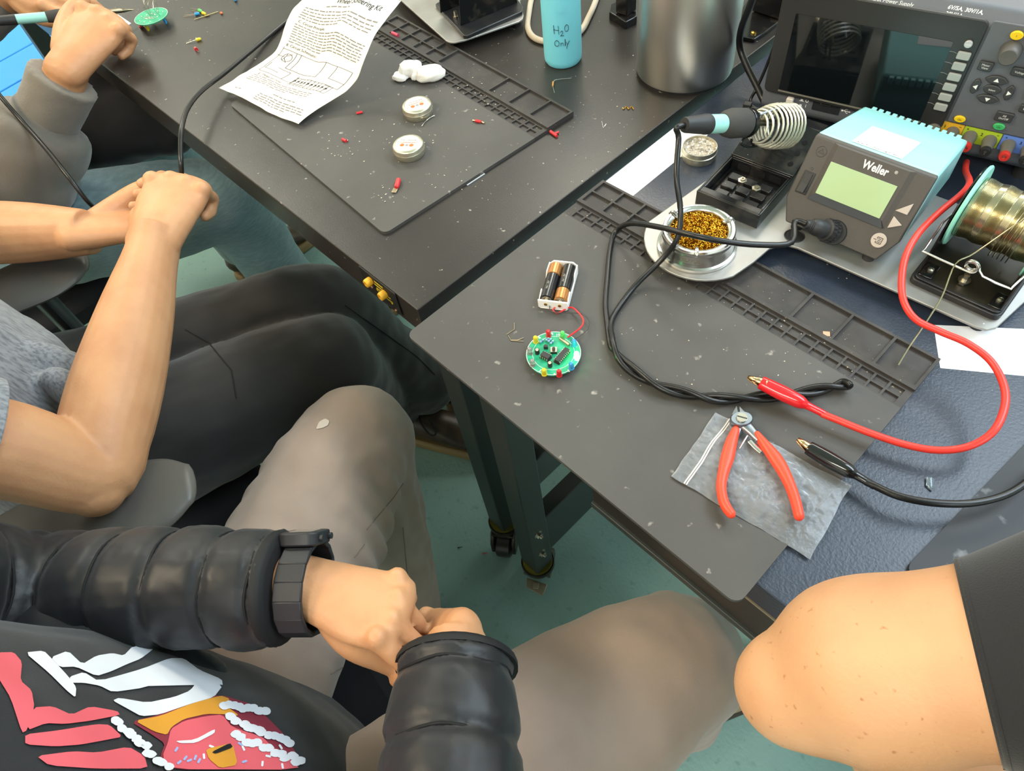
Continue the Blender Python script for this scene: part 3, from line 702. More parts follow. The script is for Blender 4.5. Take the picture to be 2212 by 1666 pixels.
# a few slack turns and the loose end over the wire guide
q = MB(); SPM = T(.3395, .3640, H + .012, .045) @ Matrix.Translation((.0055, RCY, RCZ))
for i in range(5):
    x = .040 + i * .0038; q.tube([SPM @ Vector((x + .001 * math.sin(a), .0292 * math.cos(a) , .0292 * math.sin(a) - (.006 if math.sin(a) < -.3 else 0) * (-math.sin(a)))) for a in [2 * PI * k / 26 for k in range(26)]], .0005, 6, 1, closed=True)
obj('slack_turns', q, mat('solder wire', '#bcb396', .24, 1.0), sp, world=True)
RW = T(.3395, .3640, H + .012, .045)
q = MB(); q.tube([SPM @ Vector((.052, .010, .0285)), SPM @ Vector((.047, -.018, .0215)), RW @ Vector((.036, .020, .045)), RW @ Vector((.028, .0045, wz + .0018)), P(2035, 640, .034), P(1998, 700, .022), P(1965, 748, .010), P(1940, 789, .0022)], .00075, 7, 5)
obj('loose_end', q, mat('solder wire', '#bcb396', .24, 1.0), sp, world=True)

# ---- power supply
PSY = .23
ps = thing('power_supply', 'grey bench power supply with dark screen and coloured output terminals', 'power supply', P(1722, 255, .012) - Vector((0, 0, .012 - TT)), PSY)
o_ = .004   # face z offset: root stands on the bench
PSG = mat('slate grey instrument plastic', '#5b5d62', .5, bump=.05, bscale=1200)
PSD = mat('charcoal bezel', '#2b2a29', .4, bump=.04, bscale=1200)
KEY = mat('pale grey key', '#9b9d98', .45); KEYD = mat('dark key', '#3a3a3b', .45)
S0, S1, PH, PDp = -.047, .272, .164, .124
q = MB(); q.prism([(.006, .012), (0, .020), (0, .150), (.012, PH), (PDp, PH), (PDp, .012)], S0, S1, Matrix(((0, 0, 1, 0), (1, 0, 0, 0), (0, 1, 0, o_), (0, 0, 0, 1))))
body = obj('case', q, PSG, ps, bevel=.003, smooth=30)
FM = Matrix(((1, 0, 0, 0), (0, 0, -1, 0), (0, 1, 0, o_), (0, 0, 0, 1)))     # face: x, up, out (towards -y)
def face(name, poly, z0_, z1_, mt, par=None, bev=0, sm=30, lab=None):
    q = MB(); q.prism(poly, z0_, z1_, FM); return obj(name, q, mt, par or ps, bevel=bev, smooth=sm, label=lab)
def R4(a, b, c, d, r=.001, n=2): return rrect(b - a, d - c, r, n, (a + b) / 2, (c + d) / 2)
bz = face('screen_bezel', R4(-.0455, .1505, .0395, .1575, .006, 4), 0, .004, PSD, bev=.001)
face('screen', R4(-.0280, .1275, .0455, .1335, .001), .004, .0044, mat('black glass screen', '#0d1113', .06, coat=.5), bz)
face('bezel_strip', [(-.0285, .0435), (.1285, .0435), (.1285, .0448), (-.0285, .0448)], .004, .0052, mat('pale silver strip', '#8f8a7d', .35, .4), bz)  # pale raised strip along the bezel's lower edge
for i, s_ in enumerate((.1228, .1117, .1004, .0892, .0779, .0665)):
    k = face('soft_key', R4(.1352, .1472, s_ - .0040, s_ + .0038, .0012), .004, .0066, KEY, bz, .0006)
    q = MB(); q.tube([FM @ Vector((.1275, s_ + .0012, .0041)), FM @ Vector((.1315, s_ + .0012, .0041)), FM @ Vector((.1345, s_ + .0002, .0041))], .0002, 5, 1); obj('key_line', q, mat('grey print', '#8a8a8a', .7), bz)
k = face('lock_key', circ(.0038, 20, .1408, .1345), .004, .0065, mat('silver key', '#b3b0b0', .35, .3), bz, .0006)
q = MB(); text_on(q, 'Lock', .0026, lambda x, y: FM @ Vector((.1408 + x, .1337 + y, .0067))); obj('key_text', q, WPRINT, k, smooth=0)
rp = face('control_panel', R4(.1525, .270, .0505, .1575, .002), 0, .002, PSG, bev=.0006)
YEL = mat('yellow key', '#e5c01c', .4); GRN = mat('green key', '#3fae62', .4); BLU = mat('blue key', '#5f86d8', .4)
def rkey(name, x, y, rx, ry, mt, txt=None, ts=.003, tm=INK, par=None):
    k = face(name, [(x + rx * math.cos(2 * PI * i / 28), y + ry * math.sin(2 * PI * i / 28)) for i in range(28)], .002, .0048, mt, par or rp, .0008)
    if txt:
        q = MB(); text_on(q, txt, ts, lambda a, b: FM @ Vector((x + a, y - ts * .35 + b, .0050))); obj('key_text', q, tm, k, smooth=0)
    return k
rkey('output_key', .1762, .1491, .0055, .0042, YEL, '1'); rkey('output_key', .2105, .1491, .0055, .0042, GRN, '2'); rkey('output_key', .2450, .1491, .0055, .0042, BLU, '3')
rkey('on_key', .1631, .0569, .0055, .0037, YEL, 'On'); rkey('on_key', .1999, .0580, .0055, .0037, GRN, 'On'); rkey('on_key', .2370, .0580, .0055, .0037, BLU, 'On')
def bkey(x, y, w_, h_, txt):
    k = face('function_key', R4(x - w_ / 2, x + w_ / 2, y - h_ / 2, y + h_ / 2, .0012), .002, .0052, KEYD, rp, .0008)
    q = MB()
    for i, t in enumerate(txt): text_on(q, t, .0030, lambda a, b, i=i: FM @ Vector((x + a, y + .0006 + (.5 * (len(txt) - 1) - i) * .0029 - .0014 + b, .0054)))
    obj('key_text', q, WPRINT, k, smooth=0)
bkey(.1634, .1160, .0128, .0092, ('Meter', 'View')); bkey(.1935, .1165, .0150, .0082, ('Voltage',)); bkey(.1998, .0695, .0160, .0100, ('All', 'On/Off')); bkey(.2145, .1165, .0150, .0082, ('Current',)); bkey(.2145, .0824, .0128, .0080, ('Back',)); bkey(.2145, .0960, .0128, .0080, ('Menu',))
def knob(x, y):
    k = MB(); k.lathe([(0, .002), (.0096, .002), (.0094, .004), (.0088, .010), (.0082, .0155), (.0072, .0165), (0, .0160)], 30, FM @ Matrix.Translation((x, y, 0))); return obj('knob', k, mat('grey soft knob', '#55524e', .5), rp)
knob(.1775, .1342); knob(.2160, .1342)
ac = (.1782, .0945)
rkey('select_key', ac[0], ac[1], .0080, .0047, KEYD, 'Select', .0026, WPRINT)
for ang, rx in ((90, .0105), (-90, .0105), (0, .0), (180, .0)):
    a = math.radians(ang)
    if rx:
        sg = 1 if ang > 0 else -1; yy = ac[1] + sg * .0106
        pol = [(ac[0] - .0108, yy - sg * .0008), (ac[0] - .006, yy - sg * .0040), (ac[0], yy - sg * .0048), (ac[0] + .006, yy - sg * .0040), (ac[0] + .0108, yy - sg * .0008), (ac[0] + .006, yy + sg * .0030), (ac[0], yy + sg * .0042), (ac[0] - .006, yy + sg * .0030)]
        tr_ = [(ac[0] - .0024, yy - sg * .0018), (ac[0] + .0024, yy - sg * .0018), (ac[0], yy + sg * .0018)]
    else:
        sg = 1 if ang == 0 else -1; xx = ac[0] + sg * .0152
        pol = [(xx - sg * .0040, ac[1] + .0035), (xx - sg * .0030, ac[1]), (xx - sg * .0040, ac[1] - .0035), (xx - sg * .0005, ac[1] - .0082), (xx + sg * .0028, ac[1] - .0060), (xx + sg * .0042, ac[1]), (xx + sg * .0028, ac[1] + .0060), (xx - sg * .0005, ac[1] + .0082)]
        tr_ = [(xx - sg * .0016, ac[1] - .0024), (xx - sg * .0016, ac[1] + .0024), (xx + sg * .0022, ac[1])]
    k = face('arrow_key', pol, .002, .0050, KEYD, rp, .0008); q = MB(); q.prism(tr_, .0050, .0053, FM); obj('arrow_mark', q, WPRINT, k, smooth=0)
# output terminals
TG = mat('terminal grey', '#6e6a62', .45); TR = mat('terminal red', '#c8342c', .35)
for i, (xa, xb, mt, num) in enumerate(((.1353, .1707, mat('amber label', '#d9a52a', .5), '1'), (.1712, .2070, mat('lime label', '#a3b92e', .5), '2'), (.2080, .2438, mat('blue label', '#5f7fc9', .5), '3'))):
    fp = face('terminal_panel', R4(xa, xb, .0318, .0490, .001), 0, .0012, mt)
    q = MB(); text_on(q, num, .0046, lambda a, b: FM @ Vector(((xa + xb) / 2 + a, .0425 + b, .0014)), bold=.0001); text_on(q, '+', .0040, lambda a, b: FM @ Vector((xa + .0035 + a, .0452 + b, .0014)), bold=.0001); text_on(q, '\u2212', .0040, lambda a, b: FM @ Vector((xb - .0035 + a, .0452 + b, .0014)), bold=.0001)
    obj('panel_text', q, INK, fp, smooth=0)
    for j, x in enumerate((xa + .0085, xb - .0085)):
        Mt = FM @ Matrix.Translation((x, .0395, 0))
        q = MB(); q.lathe([(0, .0013), (.0066, .0013), (.0068, .004), (.0058, .010), (.0050, .0195), (0, .0195)], 24, Mt); tb = obj('terminal', q, TG, fp)
        q = MB(); q.lathe([(.0022, .0195), (.0052, .0195), (.0054, .022), (.0046, .0245), (.0024, .0245), (.0022, .022), (.0022, .0195)], 24, Mt, caps=False); obj('terminal_ring', q, TR if j == 0 else BLACK, fp)
        q = MB(); q.lathe([(0, .0196), (.0021, .0196), (.0021, .0215), (0, .0215)], 16, Mt); obj('terminal_socket', q, SCREWM, fp)
# lower strip: power switch, marks, usb socket
swf = face('power_switch', R4(-.0165, -.0085, .0265, .0375, .0012), 0, .006, mat('ivory switch', '#d9cfc4', .4), bev=.0008)
q = MB()
for y in (.0365, .0297):
    q.box((.0000, y - .0004, .0003), (.0028, .0022, .0003), FM); q.box((0, y - .0018, .0003), (.0052, .0005, .0003), FM)
q.lathe([(.0011, .0002), (.0016, .0005), (.0021, .0002)], 16, FM @ Matrix.Translation((.0060, .0362, 0)), caps=False); q.box((.0060, .0297, .0003), (.0006, .0036, .0003), FM)
obj('switch_marks', q, WPRINT, body, smooth=0)
uf = face('usb_recess', R4(.0132, .0442, .0275, .0412, .0008), .0001, .0006, mat('dark recess', '#26262a', .5))
face('usb_socket', R4(.0215, .0335, .0365, .0400, .0006), .0007, .0022, SCREWM, uf, .0004); face('usb_slot', R4(.0228, .0322, .0378, .0390, .0003), .0022, .0024, BLACK, uf)
q = MB(); q.tube([FM @ Vector(t) for t in ((.0468, .0345, .0003), (.0545, .0345, .0003))], .0003, 5, 1); q.tube([FM @ Vector(t) for t in ((.0488, .0345, .0003), (.0505, .0368, .0003), (.0525, .0368, .0003))], .0003, 5, 1); q.tube([FM @ Vector(t) for t in ((.0500, .0345, .0003), (.0515, .0324, .0003), (.0532, .0324, .0003))], .0003, 5, 1)
q.prism([(.0545, .0335), (.0560, .0345), (.0545, .0355)], .0001, .0004, FM); q.lathe([(0, .0001), (.0011, .0001), (.0011, .0004), (0, .0004)], 12, FM @ Matrix.Translation((.0468, .0345, 0))); obj('usb_icon', q, WPRINT, body, smooth=0)
# header lettering on the sloped top band
hq = Vector((0, .012, PH + o_)) - Vector((0, 0, .150 + o_)); hu = hq.normalized()
hn = Vector((0, -hu.z, hu.y))
def hdr(x, y): return Vector((x, 0, .150 + o_)) + hu * y + hn * .0003
q = MB(); text_on(q, 'Triple Output Power Supply', .0052, lambda a, b: hdr(.050 + a, .0065 + b), shear=.2); text_on(q, '6V/5A, 30V/1A,', .0050, lambda a, b: hdr(.110 + a, .0098 + b), align='LEFT', shear=.15, bold=.0001); text_on(q, '30V/1A', .0050, lambda a, b: hdr(.110 + a, .0042 + b), align='LEFT', shear=.15, bold=.0001)
tag(obj('header_text', q, WPRINT, body, smooth=0), None, None, kind='stuff')
q = MB(); q.add([hdr(-.044, .0002) - hn * .0001, hdr(.150, .0002) - hn * .0001, hdr(.150, .0018) - hn * .0001, hdr(-.044, .0018) - hn * .0001], [(0, 1, 2, 3)]); obj('header_line', q, mat('pale silver strip', '#8f8a7d', .35, .4), body, smooth=0)
for x in (S0 + .03, S1 - .03):
    for y in (.018, PDp - .02):
        q = MB(); q.lathe([(0, 0), (.008, 0), (.009, .016), (0, .016)], 18, T(x, y)); obj('foot', q, RUBB, ps)
# ------------------------------------------------------------------ battery holder with two cells
bh = thing('battery_holder', 'white two-cell battery holder wired to the lit circuit board', 'battery holder', (.0800, .1152, H), math.radians(31.5))
q = MB(); bw_, bl_ = .0312, .0575
q.prism(rrect(bw_, bl_, .003, 3, bw_ / 2, bl_ / 2), 0, .0016)
q.span((0, 0, .0016), (bw_, .0018, .0125))
shell = obj('shell', q, WHITE, bh, bevel=.0006)
q = MB(); q.prism([(.0005, .0016), (bw_ - .0005, .0016), (bw_ - .0005, .009), (bw_ - .005, .0135), (.005, .0135), (.0005, .009)], 0, .0016, Matrix(((1, 0, 0, 0), (0, 0, 1, bl_ - .0016), (0, 1, 0, 0), (0, 0, 0, 1)))); obj('end_wall', q, WHITE, shell, bevel=.0005)
for sx in (0, 1):
    q = MB(); xx = 0 if sx == 0 else bw_ - .0014
    prof = [(.0018, .0016), (bl_ - .0016, .0016), (bl_ - .0016, .0115), (bl_ - .016, .0125), (bl_ - .021, .0055), (.021, .0055), (.016, .0125), (.008, .0105), (.0018, .0070)]
    q.prism(prof, xx, xx + .0014, Matrix(((0, 0, 1, 0), (1, 0, 0, 0), (0, 1, 0, 0), (0, 0, 0, 1)))); obj('side_wall', q, WHITE, shell, bevel=.0004)
for x in (.0083, .0229):
    q = MB(); q.lathe([(0, 0), (.0017, 0), (.0017, .0008), (.0009, .0012), (0, .0012)], 14, Matrix.Translation((x, -.0001, .0075)) @ RX(PI / 2)); obj('rivet', q, mat('brass rivet', '#c6a24a', .25, 1.0), shell)
COP = mat('copper cell jacket', '#b87f4a', .25, .55); CBL = mat('black cell jacket', '#1a1a1c', .22, coat=.3); NIC = mat('nickel cap', '#c8bfae', .25, 1.0)
for i, x in enumerate((.0083, .0229)):
    lab = 'copper and black cell with copper end away from the terminals' if i == 0 else 'copper and black cell with copper end by the terminals'
    Mb = T(.0800, .1152, H, math.radians(31.5)) @ Matrix.Translation((x, .0040, .0090)) @ RX(-PI / 2)
    if i == 1: pass
    c = thing('battery_cell', lab, 'battery', Mb.translation, math.radians(31.5), 'cells in the white holder')
    L_ = .0485; ro = .0071
    if i == 0:
        segs = ((CBL, 0, .0335), (COP, .0335, L_))
    else:
        segs = ((COP, 0, .0150), (CBL, .0150, L_))
    for mt, a, b in segs:
        q = MB(); q.lathe([(.0, a), (ro - .0008, a), (ro, a + .0006), (ro, b - .0006), (ro - .0008, b), (0, b)], 30, RX(-PI / 2)); obj('jacket', q, mt, c)
    q = MB(); q.lathe([(0, -.0016), (.0024, -.0016), (.0026, -.0002), (.0055, -.0001), (0, .0002)], 20, RX(-PI / 2)); obj('terminal', q, NIC, c)
    q = MB(); yb = .010 if i == 0 else .022
    def cellt(a_, b_, ro=ro): th = PI / 2 + .1 + b_ / ro; return Vector((-ro * 1.006 * math.cos(th) * -1, yb + a_, ro * 1.006 * math.sin(th)))
    text_on(q, 'AA 1.5V', .0032, cellt, align='LEFT'); obj('cell_print', q, mat('pale print', '#b9b2a3', .6), c, smooth=0)
# spring at the first cell
q = MB(); q.tube([(.0083 + .0030 * (1 - t * .4) * math.cos(18 * t), .0019 + t * .0018, .0090 + .0030 * (1 - t * .4) * math.sin(18 * t)) for t in [i / 40 for i in range(41)]], .0004, 6, 1); obj('contact_spring', q, NIC, bh)

# ------------------------------------------------------------------ lit circuit board
BC = Vector((.1361, .0796, H + .0055)); BR = .0268
pc_ = thing('circuit_board', 'round green circuit board with a ring of coloured lamps, one lit green', 'circuit board', BC - Vector((0, 0, .0055)))
PCBG = mat('green solder mask', '#12936a', .4, nscale=90, ncol='#27a67c', nlo=.45, nhi=.6)
q = MB(); q.lathe([(0, .0047), (BR, .0047), (BR, .0063), (0, .0063)], 64); board = obj('board', q, PCBG, pc_)
ZT = .0063
q = MB(); q.lathe([(BR - .0006, ZT + .0001), (BR - .0001, ZT + .0001)], 64, caps=False); q.lathe([(.0203, ZT + .0001), (.0206, ZT + .0001)], 64, caps=False); obj('silkscreen_rings', q, WPRINT, board, smooth=0)
q = MB()
for i in range(26):
    a = RR.random() * 6.28; r = BR * math.sqrt(RR.random()) * .95; q.cyl((r * math.cos(a), r * math.sin(a), .0005), (r * math.cos(a), r * math.sin(a), .0047), .0004, n=6)
for a in (0, 2.1, 4.2): q.cyl((.022 * math.cos(a), .022 * math.sin(a), 0), (.022 * math.cos(a), .022 * math.sin(a), .0047), .0005, n=6)
tag(obj('solder_leads', q, NIC, board), None, None, kind='stuff')
def Lp(u, v, h=.0063):      # local position on the board of a photo pixel
    w_ = P(u, v, h) - pc_.location; return Vector((w_.x, w_.y, ZT))
LEDC = {'red': '#d5222a', 'yellow': '#e3cf24', 'green': '#5fd068', 'blue': '#3a9fd8', 'clear': '#e6e3dc'}
def ledmat(c):
    if c == 'clear': return mat('clear lamp epoxy', LEDC[c], .08, trans=.75, coat=.3)
    return mat(c + ' lamp epoxy', LEDC[c], .14, trans=.25, coat=.5)
CR = lambda cx, cy: (1130 + cx / 13.886, 700 + cy / 13.886)     # from the enlarged crop
leds = [('red', 765, 355, 0), ('green', 1190, 395, 0), ('blue', 1530, 640, 0), ('lit', 1610, 1010, 0), ('blue', 1450, 1330, 0), ('red', 1085, 1545, 0), ('yellow', 640, 1510, 0), ('clear', 290, 1235, 0), ('clear', 210, 880, 0), ('yellow', 385, 540, 0)]
for c, cx, cy, _ in leds:
    w_ = Lp(*CR(cx, cy))
    if w_.length > 0: w_ = Vector((w_.x, w_.y, ZT))
    r = .0025 if c != 'lit' else .0026
    mt = ledmat(c) if c != 'lit' else mat('lit green lamp', '#d8ffe2', .2, emit='#52ff86', estr=22)
    q = MB(); q.lathe([(0, 0), (r + .0004, 0), (r + .0004, .0010), (r, .0011), (r, .0062), (r * .92, .0074), (r * .66, .0084), (r * .3, .0089), (0, .0090)], 22, Matrix.Translation(w_))
    obj('indicator_lamp', q, mt, pc_, label=('glowing green lamp' if c == 'lit' else c + ' lamp'))
ICP = mat('black chip epoxy', '#2b2b2c', .5); PIN = mat('tinned pins', '#cfc6b2', .25, 1.0)
def chip(cx0, cy0, cx1, cy1, w_, npin):
    a = Lp(*CR(cx0, cy0), .0063 + .003); b = Lp(*CR(cx1, cy1), .0063 + .003); d = b - a; L_ = d.length; an = math.atan2(d.y, d.x)
    Mc = Matrix.Translation((a + b) / 2) @ RZ(an)
    q = MB(); q.box((0, 0, .0008), (L_ + .001, w_ + .0014, .0016), Mc); c = obj('chip_socket', q, BLACK, pc_)
    q = MB(); q.box((0, 0, .0036), (L_, w_, .0030), Mc); k = obj('chip', q, ICP, pc_, bevel=.0003)
    for s_ in (-1, 1):
        for i in range(npin):
            q = MB(); q.box((-L_ / 2 + L_ * (i + .5) / npin, s_ * (w_ / 2 + .0006), .0026), (.0013, .0010, .0022), Mc); obj('pin', q, PIN, k)
chip(1000, 1130, 1330, 760, .0052, 8)
chip(560, 900, 800, 1020, .0056, 4)
def cap(cx, cy):
    w_ = Lp(*CR(cx, cy)); q = MB(); q.lathe([(0, 0), (.0023, 0), (.0023, .0056), (.0020, .0060), (0, .0060)], 20, Matrix.Translation(w_)); c = obj('capacitor', q, mat('black capacitor sleeve', '#242426', .3), pc_)
    q = MB(); q.lathe([(0, .0060), (.0018, .0060), (.0016, .0062), (0, .0062)], 18, Matrix.Translation(w_)); obj('capacitor_top', q, PIN, c)
cap(430, 880); cap(810, 1270)
w_ = Lp(*CR(685, 740)); q = MB(); q.prism([(.0022 * math.cos(math.radians(a)), .0022 * math.sin(math.radians(a))) for a in range(-30, 211, 20)], 0, .0042, Matrix.Translation(w_) @ RZ(.6)); obj('transistor', q, ICP, pc_, bevel=.0002)
w_ = Lp(*CR(925, 830)); Mb_ = Matrix.Translation(w_) @ RZ(.75)
q = MB(); q.box((0, 0, .0016), (.0062, .0062, .0032), Mb_); bt = obj('push_button', q, BLACK, pc_)
q = MB(); q.box((0, 0, .0034), (.0062, .0062, .0004), Mb_); obj('button_plate', q, PIN, bt)
q = MB(); q.lathe([(0, .0036), (.0017, .0036), (.0016, .0055), (0, .0055)], 16, Mb_); obj('button_cap', q, BLACK, bt)
for (xa, ya), (xb, yb) in (((490, 600), (620, 490)), ((670, 540), (790, 440)), ((740, 580), (850, 465)), ((800, 640), (920, 525))):
    a = Lp(*CR(xa, ya)) + Vector((0, 0, .0016)); b = Lp(*CR(xb, yb)) + Vector((0, 0, .0016)); d = (b - a)
    Mr = Matrix.Translation(a + d * .14) @ d.to_track_quat('Z', 'Y').to_matrix().to_4x4(); L_ = d.length * .72
    q = MB(); q.lathe([(0, 0), (.0012, .0003), (.0013, L_ * .2), (.0010, L_ * .3), (.0010, L_ * .7), (.0013, L_ * .8), (.0012, L_ - .0003), (0, L_)], 14, Mr); rs = obj('resistor', q, mat('pale blue resistor', '#7fb9d6', .35), pc_)
    for t, mt in ((.32, mat('resistor band red', '#a8433c', .5)), (.5, mat('resistor band dark', '#24304a', .5)), (.66, mat('resistor band dark', '#24304a', .5))):
        q = MB(); q.lathe([(.00112, L_ * t), (.00112, L_ * (t + .07))], 14, Mr, caps=False); obj('band', q, mt, rs)
    q = MB(); q.tube([a - Vector((0, 0, .0016)), a, a + d * .14], .0003, 6, 1); q.tube([b - Vector((0, 0, .0016)), b, b - d * .14], .0003, 6, 1); obj('resistor_leads', q, NIC, rs)
a = Lp(*CR(1110, 460)); b = Lp(*CR(1380, 660)); d = b - a
q = MB(); q.cyl(a + Vector((0, 0, .0016)), b + Vector((0, 0, .0016)), .0014, n=14); q.box((0, 0, .0004), (d.length * 1.0, .002, .0006), Matrix.Translation((a + b) / 2) @ RZ(math.atan2(d.y, d.x))); obj('tilt_switch', q, mat('tin barrel', '#b9a288', .3, .8), pc_)
# silkscreen numerals beside the lamps
for t, cx, cy, an in (('9', 875, 300, .5), ('10', 1045, 330, .2), ('1', 1570, 695, -1.1), ('2', 1600, 1095, -1.6), ('3', 1370, 1400, -2.6), ('4', 945, 1510, 3.0), ('5', 520, 1400, 2.4), ('8', 485, 410, .9)):
    w_ = Lp(*CR(cx, cy)); q = MB(); an += .62; text_on(q, t, .0046, lambda x, y: w_ + Vector((x * math.cos(an) - (y - .0016) * math.sin(an), x * math.sin(an) + (y - .0016) * math.cos(an), .00015))); obj('numeral', q, WPRINT, board, smooth=0)
REDW = mat('red wire', '#d3262b', .35)
hw = T(.0800, .1152, H, math.radians(31.5))
q = MB(); q.tube([hw @ Vector((.018, -.0004, .0045)), hw @ Vector((.0165, -.003, .0026)), hw @ Vector((.022, -.0045, .0012)), P(1232, 664, .004), P(1250, 676, .006), P(1260, 692, .008), P(1254, 708, .009), P(1226, 729, .008)], .00085, 8, 6); one('lead_wire', q, REDW, 'thin red wire from the white battery holder to the round board', 'wire')
q = MB(); q.tube([hw @ Vector((.0125, -.0004, .0060)), hw @ Vector((.014, -.004, .0035)), P(1205, 676, .0035), P(1250, 677, .0045), P(1268, 686, .005), P(1273, 700, .006), P(1266, 715, .008), P(1246, 730, .009), P(1232, 735, .0075)], .0005, 7, 6); one('lead_wire', q, mat('thin dark wire', '#3d3a36', .4), 'thin dark wire from the white battery holder to the round board', 'wire')
# clippings left of the board
CLP = mat('tinned copper clipping', '#cdb79a', .28, 1.0)
for lab, pts in (('bent silver wire clipping alone on the mat near the board', ((1111, 698), (1111, 712), (1094, 723))), ('hooked wire clipping on the mat touching the straight one', ((1098, 725), (1104, 736), (1131, 738))), ('short straight wire clipping lying across the hooked one', ((1104, 735), (1118, 735), (1131, 730)))):
    q = MB(); q.tube([P(u, v, .0006) for u, v in pts], .0004, 6, 1); one('wire_clipping', q, CLP, lab, 'wire clipping', 'wire clippings on the mat')

# ------------------------------------------------------------------ soldering iron cable (one cable, doubled and twisted)
CB = .0029
pts = [IR0 + ax * .004, IR0 - ax * .010 + Vector((0, 0, -.003)), P(1466, 300, .108), P(1461, 380, .088), P(1470, 455, .062), P(1463, 515, .044), P(1430, 560, .022), P(1370, 620, .0052), P(1322, 690, .0035)]
# axis of the doubled stretch
axis_px = [(1316, 735), (1345, 785), (1410, 832), (1490, 856), (1560, 866), (1640, 862), (1720, 854), (1790, 842), (1834, 832)]
AXP = [P(u, v, .0032) for u, v in axis_px]
def cat(pp, t):
    n_ = len(pp) - 1; i = min(int(t * n_), n_ - 1); f = t * n_ - i
    p0, p1, p2, p3 = pp[max(i - 1, 0)], pp[i], pp[i + 1], pp[min(i + 2, n_)]
    return p0 * (-.5 * f + f * f - .5 * f ** 3) + p1 * (1 - 2.5 * f * f + 1.5 * f ** 3) + p2 * (.5 * f + 2 * f * f - 1.5 * f ** 3) + p3 * (-.5 * f * f + .5 * f ** 3)
def strand(ph, n_=64):
    out = []
    for i in range(n_):
        t = .02 + .95 * i / (n_ - 1); c = cat(AXP, t); d = (cat(AXP, min(t + .01, 1)) - cat(AXP, max(t - .01, 0))).normalized(); s_ = Vector((-d.y, d.x, 0))
        a = 2 * PI * 3.1 * t + ph
        out.append(c + s_ * (CB * 1.02 * math.cos(a)) + Vector((0, 0, .0003 + CB * (1.02 + 1.02 * math.sin(a)) * .98)))
    return out
s1_, s2_ = strand(.4), strand(.4 + PI)
endp = P(1836, 831, .012)
back = [P(1312, 700, .0032), P(1308, 655, .0032), P(1312, 600, .0032), P(1318, 540, .0034), P(1330, 500, .008), P(1362, 483, .026), P(1420, 490, .052), P(1490, 507, .066), P(1560, 521, .064), P(1640, 529, .056), P(1710, 524, .050), PLUG_END + Vector((-.010, -.004, .0)), PLUG_END]
q = MB(); q.tube(pts + s1_[::2] + [endp] + s2_[::-2] + back, CB, 10, 4); ir_c = one('iron_cable', q, WIREB, 'black iron cable looped over the brass wool tin and twisted on the mat', 'cable', smooth=60)

# ------------------------------------------------------------------ test leads with crocodile clips
def croc(name, label, px_path, hs, mt_w, mt_b, tip, mouth, boot_end, rw, grp, dz=0):
    rt = thing(name, label, 'test lead', P(*boot_end), 0, grp)
    q = MB(); q.tube([P(u, v, h) for (u, v), h in zip(px_path, hs)], rw, 10, 6); obj('lead', q, mt_w, rt, world=True)
    t, m_, b = P(*tip), P(*mouth), P(*boot_end); d = (b - m_); L_ = d.length; dn = d.normalized(); s_ = dn.cross(Vector((0, 0, 1))).normalized(); u_ = s_.cross(dn)
    q = MB(); K = [(0, .0062, .0052), (.06, .0066, .0056), (.30, .0072, .0062), (.48, .0066, .0066), (.62, .0058, .0062), (.70, .0040, .0044), (.76, .0034, .0034), (.98, .0031, .0031), (1, .0027, .0027)]
    q.tube([m_ + dn * (L_ * k) for k, _, _ in K], [(x, y) for _, x, y in K], 20, 3, up=u_); obj('boot', q, mt_b, rt, world=True)
    JM = mat('bright clip jaw', '#e0b98a', .18, 1.0)
    for sg in (-1, 1):
        q = MB(); jd = (t - m_); JL = jd.length + .006; jn = jd.normalized(); b0 = m_ - jn * .006
        sd = jn.cross(Vector((0, 0, 1))).normalized(); uu = sd.cross(jn)
        A = [(0, .0046), (JL * .7, .0030), (JL, .0016)]; vs = []
        for (k, wd) in A:
            for j in range(7):
                a = PI * j / 6; vs.append(b0 + jn * k + sd * (wd * math.cos(a)) + uu * sg * (.0006 + wd * .75 * math.sin(a) + .0012 * (1 - k / JL)))
        fs = [(i * 7 + j, i * 7 + j + 1, (i + 1) * 7 + j + 1, (i + 1) * 7 + j) for i in range(2) for j in range(6)]
        q.add(vs, fs); o = obj('jaw', q, JM, rt, world=True, smooth=60)
        so_ = o.modifiers.new('thick', 'SOLIDIFY'); so_.thickness = .0006
        for k in range(5):
            tz = MB(); c = b0 + jn * (JL * (.5 + .1 * k)); tz.cyl(c + sd * .0016 + uu * sg * .0004, c - sd * .0016 + uu * sg * .0004, .0005, n=6); obj('tooth', tz, JM, o, world=True)
    return rt
REDP = mat('red vinyl boot', '#d41f26', .18, coat=.4); REDL = mat('red lead insulation', '#e23a30', .35); BLKP = mat('black vinyl boot', '#141414', .15, coat=.4)
croc('test_lead', 'red crocodile clip test lead looping off the steel plate', [(2088, 350), (2086, 370), (2094, 394), (2078, 418), (2030, 458), (1985, 503), (1958, 550), (1948, 600), (1952, 650), (1978, 690), (2030, 716), (2090, 742), (2140, 780), (2168, 832), (2170, 880), (2146, 932), (2095, 964), (2030, 973), (1960, 962), (1880, 936), (1810, 908), (1775, 894)],
     [.016, .034, .052, .060, .062, .060, .056, .050, .046, .042, .040, .040, .038, .036, .034, .030, .022, .016, .013, .0125, .0122, .0120], REDL, REDP, (1615, 815, .0175), (1643, 826, .0180), (1783, 896, .0120), .0031, 'crocodile clip leads')
croc('test_lead', 'black crocodile clip test lead lying over the plastic bag', [(2260, 1000), (2212, 1046), (2160, 1074), (2090, 1088), (2010, 1086), (1940, 1072), (1890, 1050), (1870, 1041)], [.012, .014, .016, .018, .018, .016, .0125, .012], WIREB, BLKP, (1722, 949, .013), (1746, 967, .011), (1890, 1051, .0115), .0030, 'crocodile clip leads')

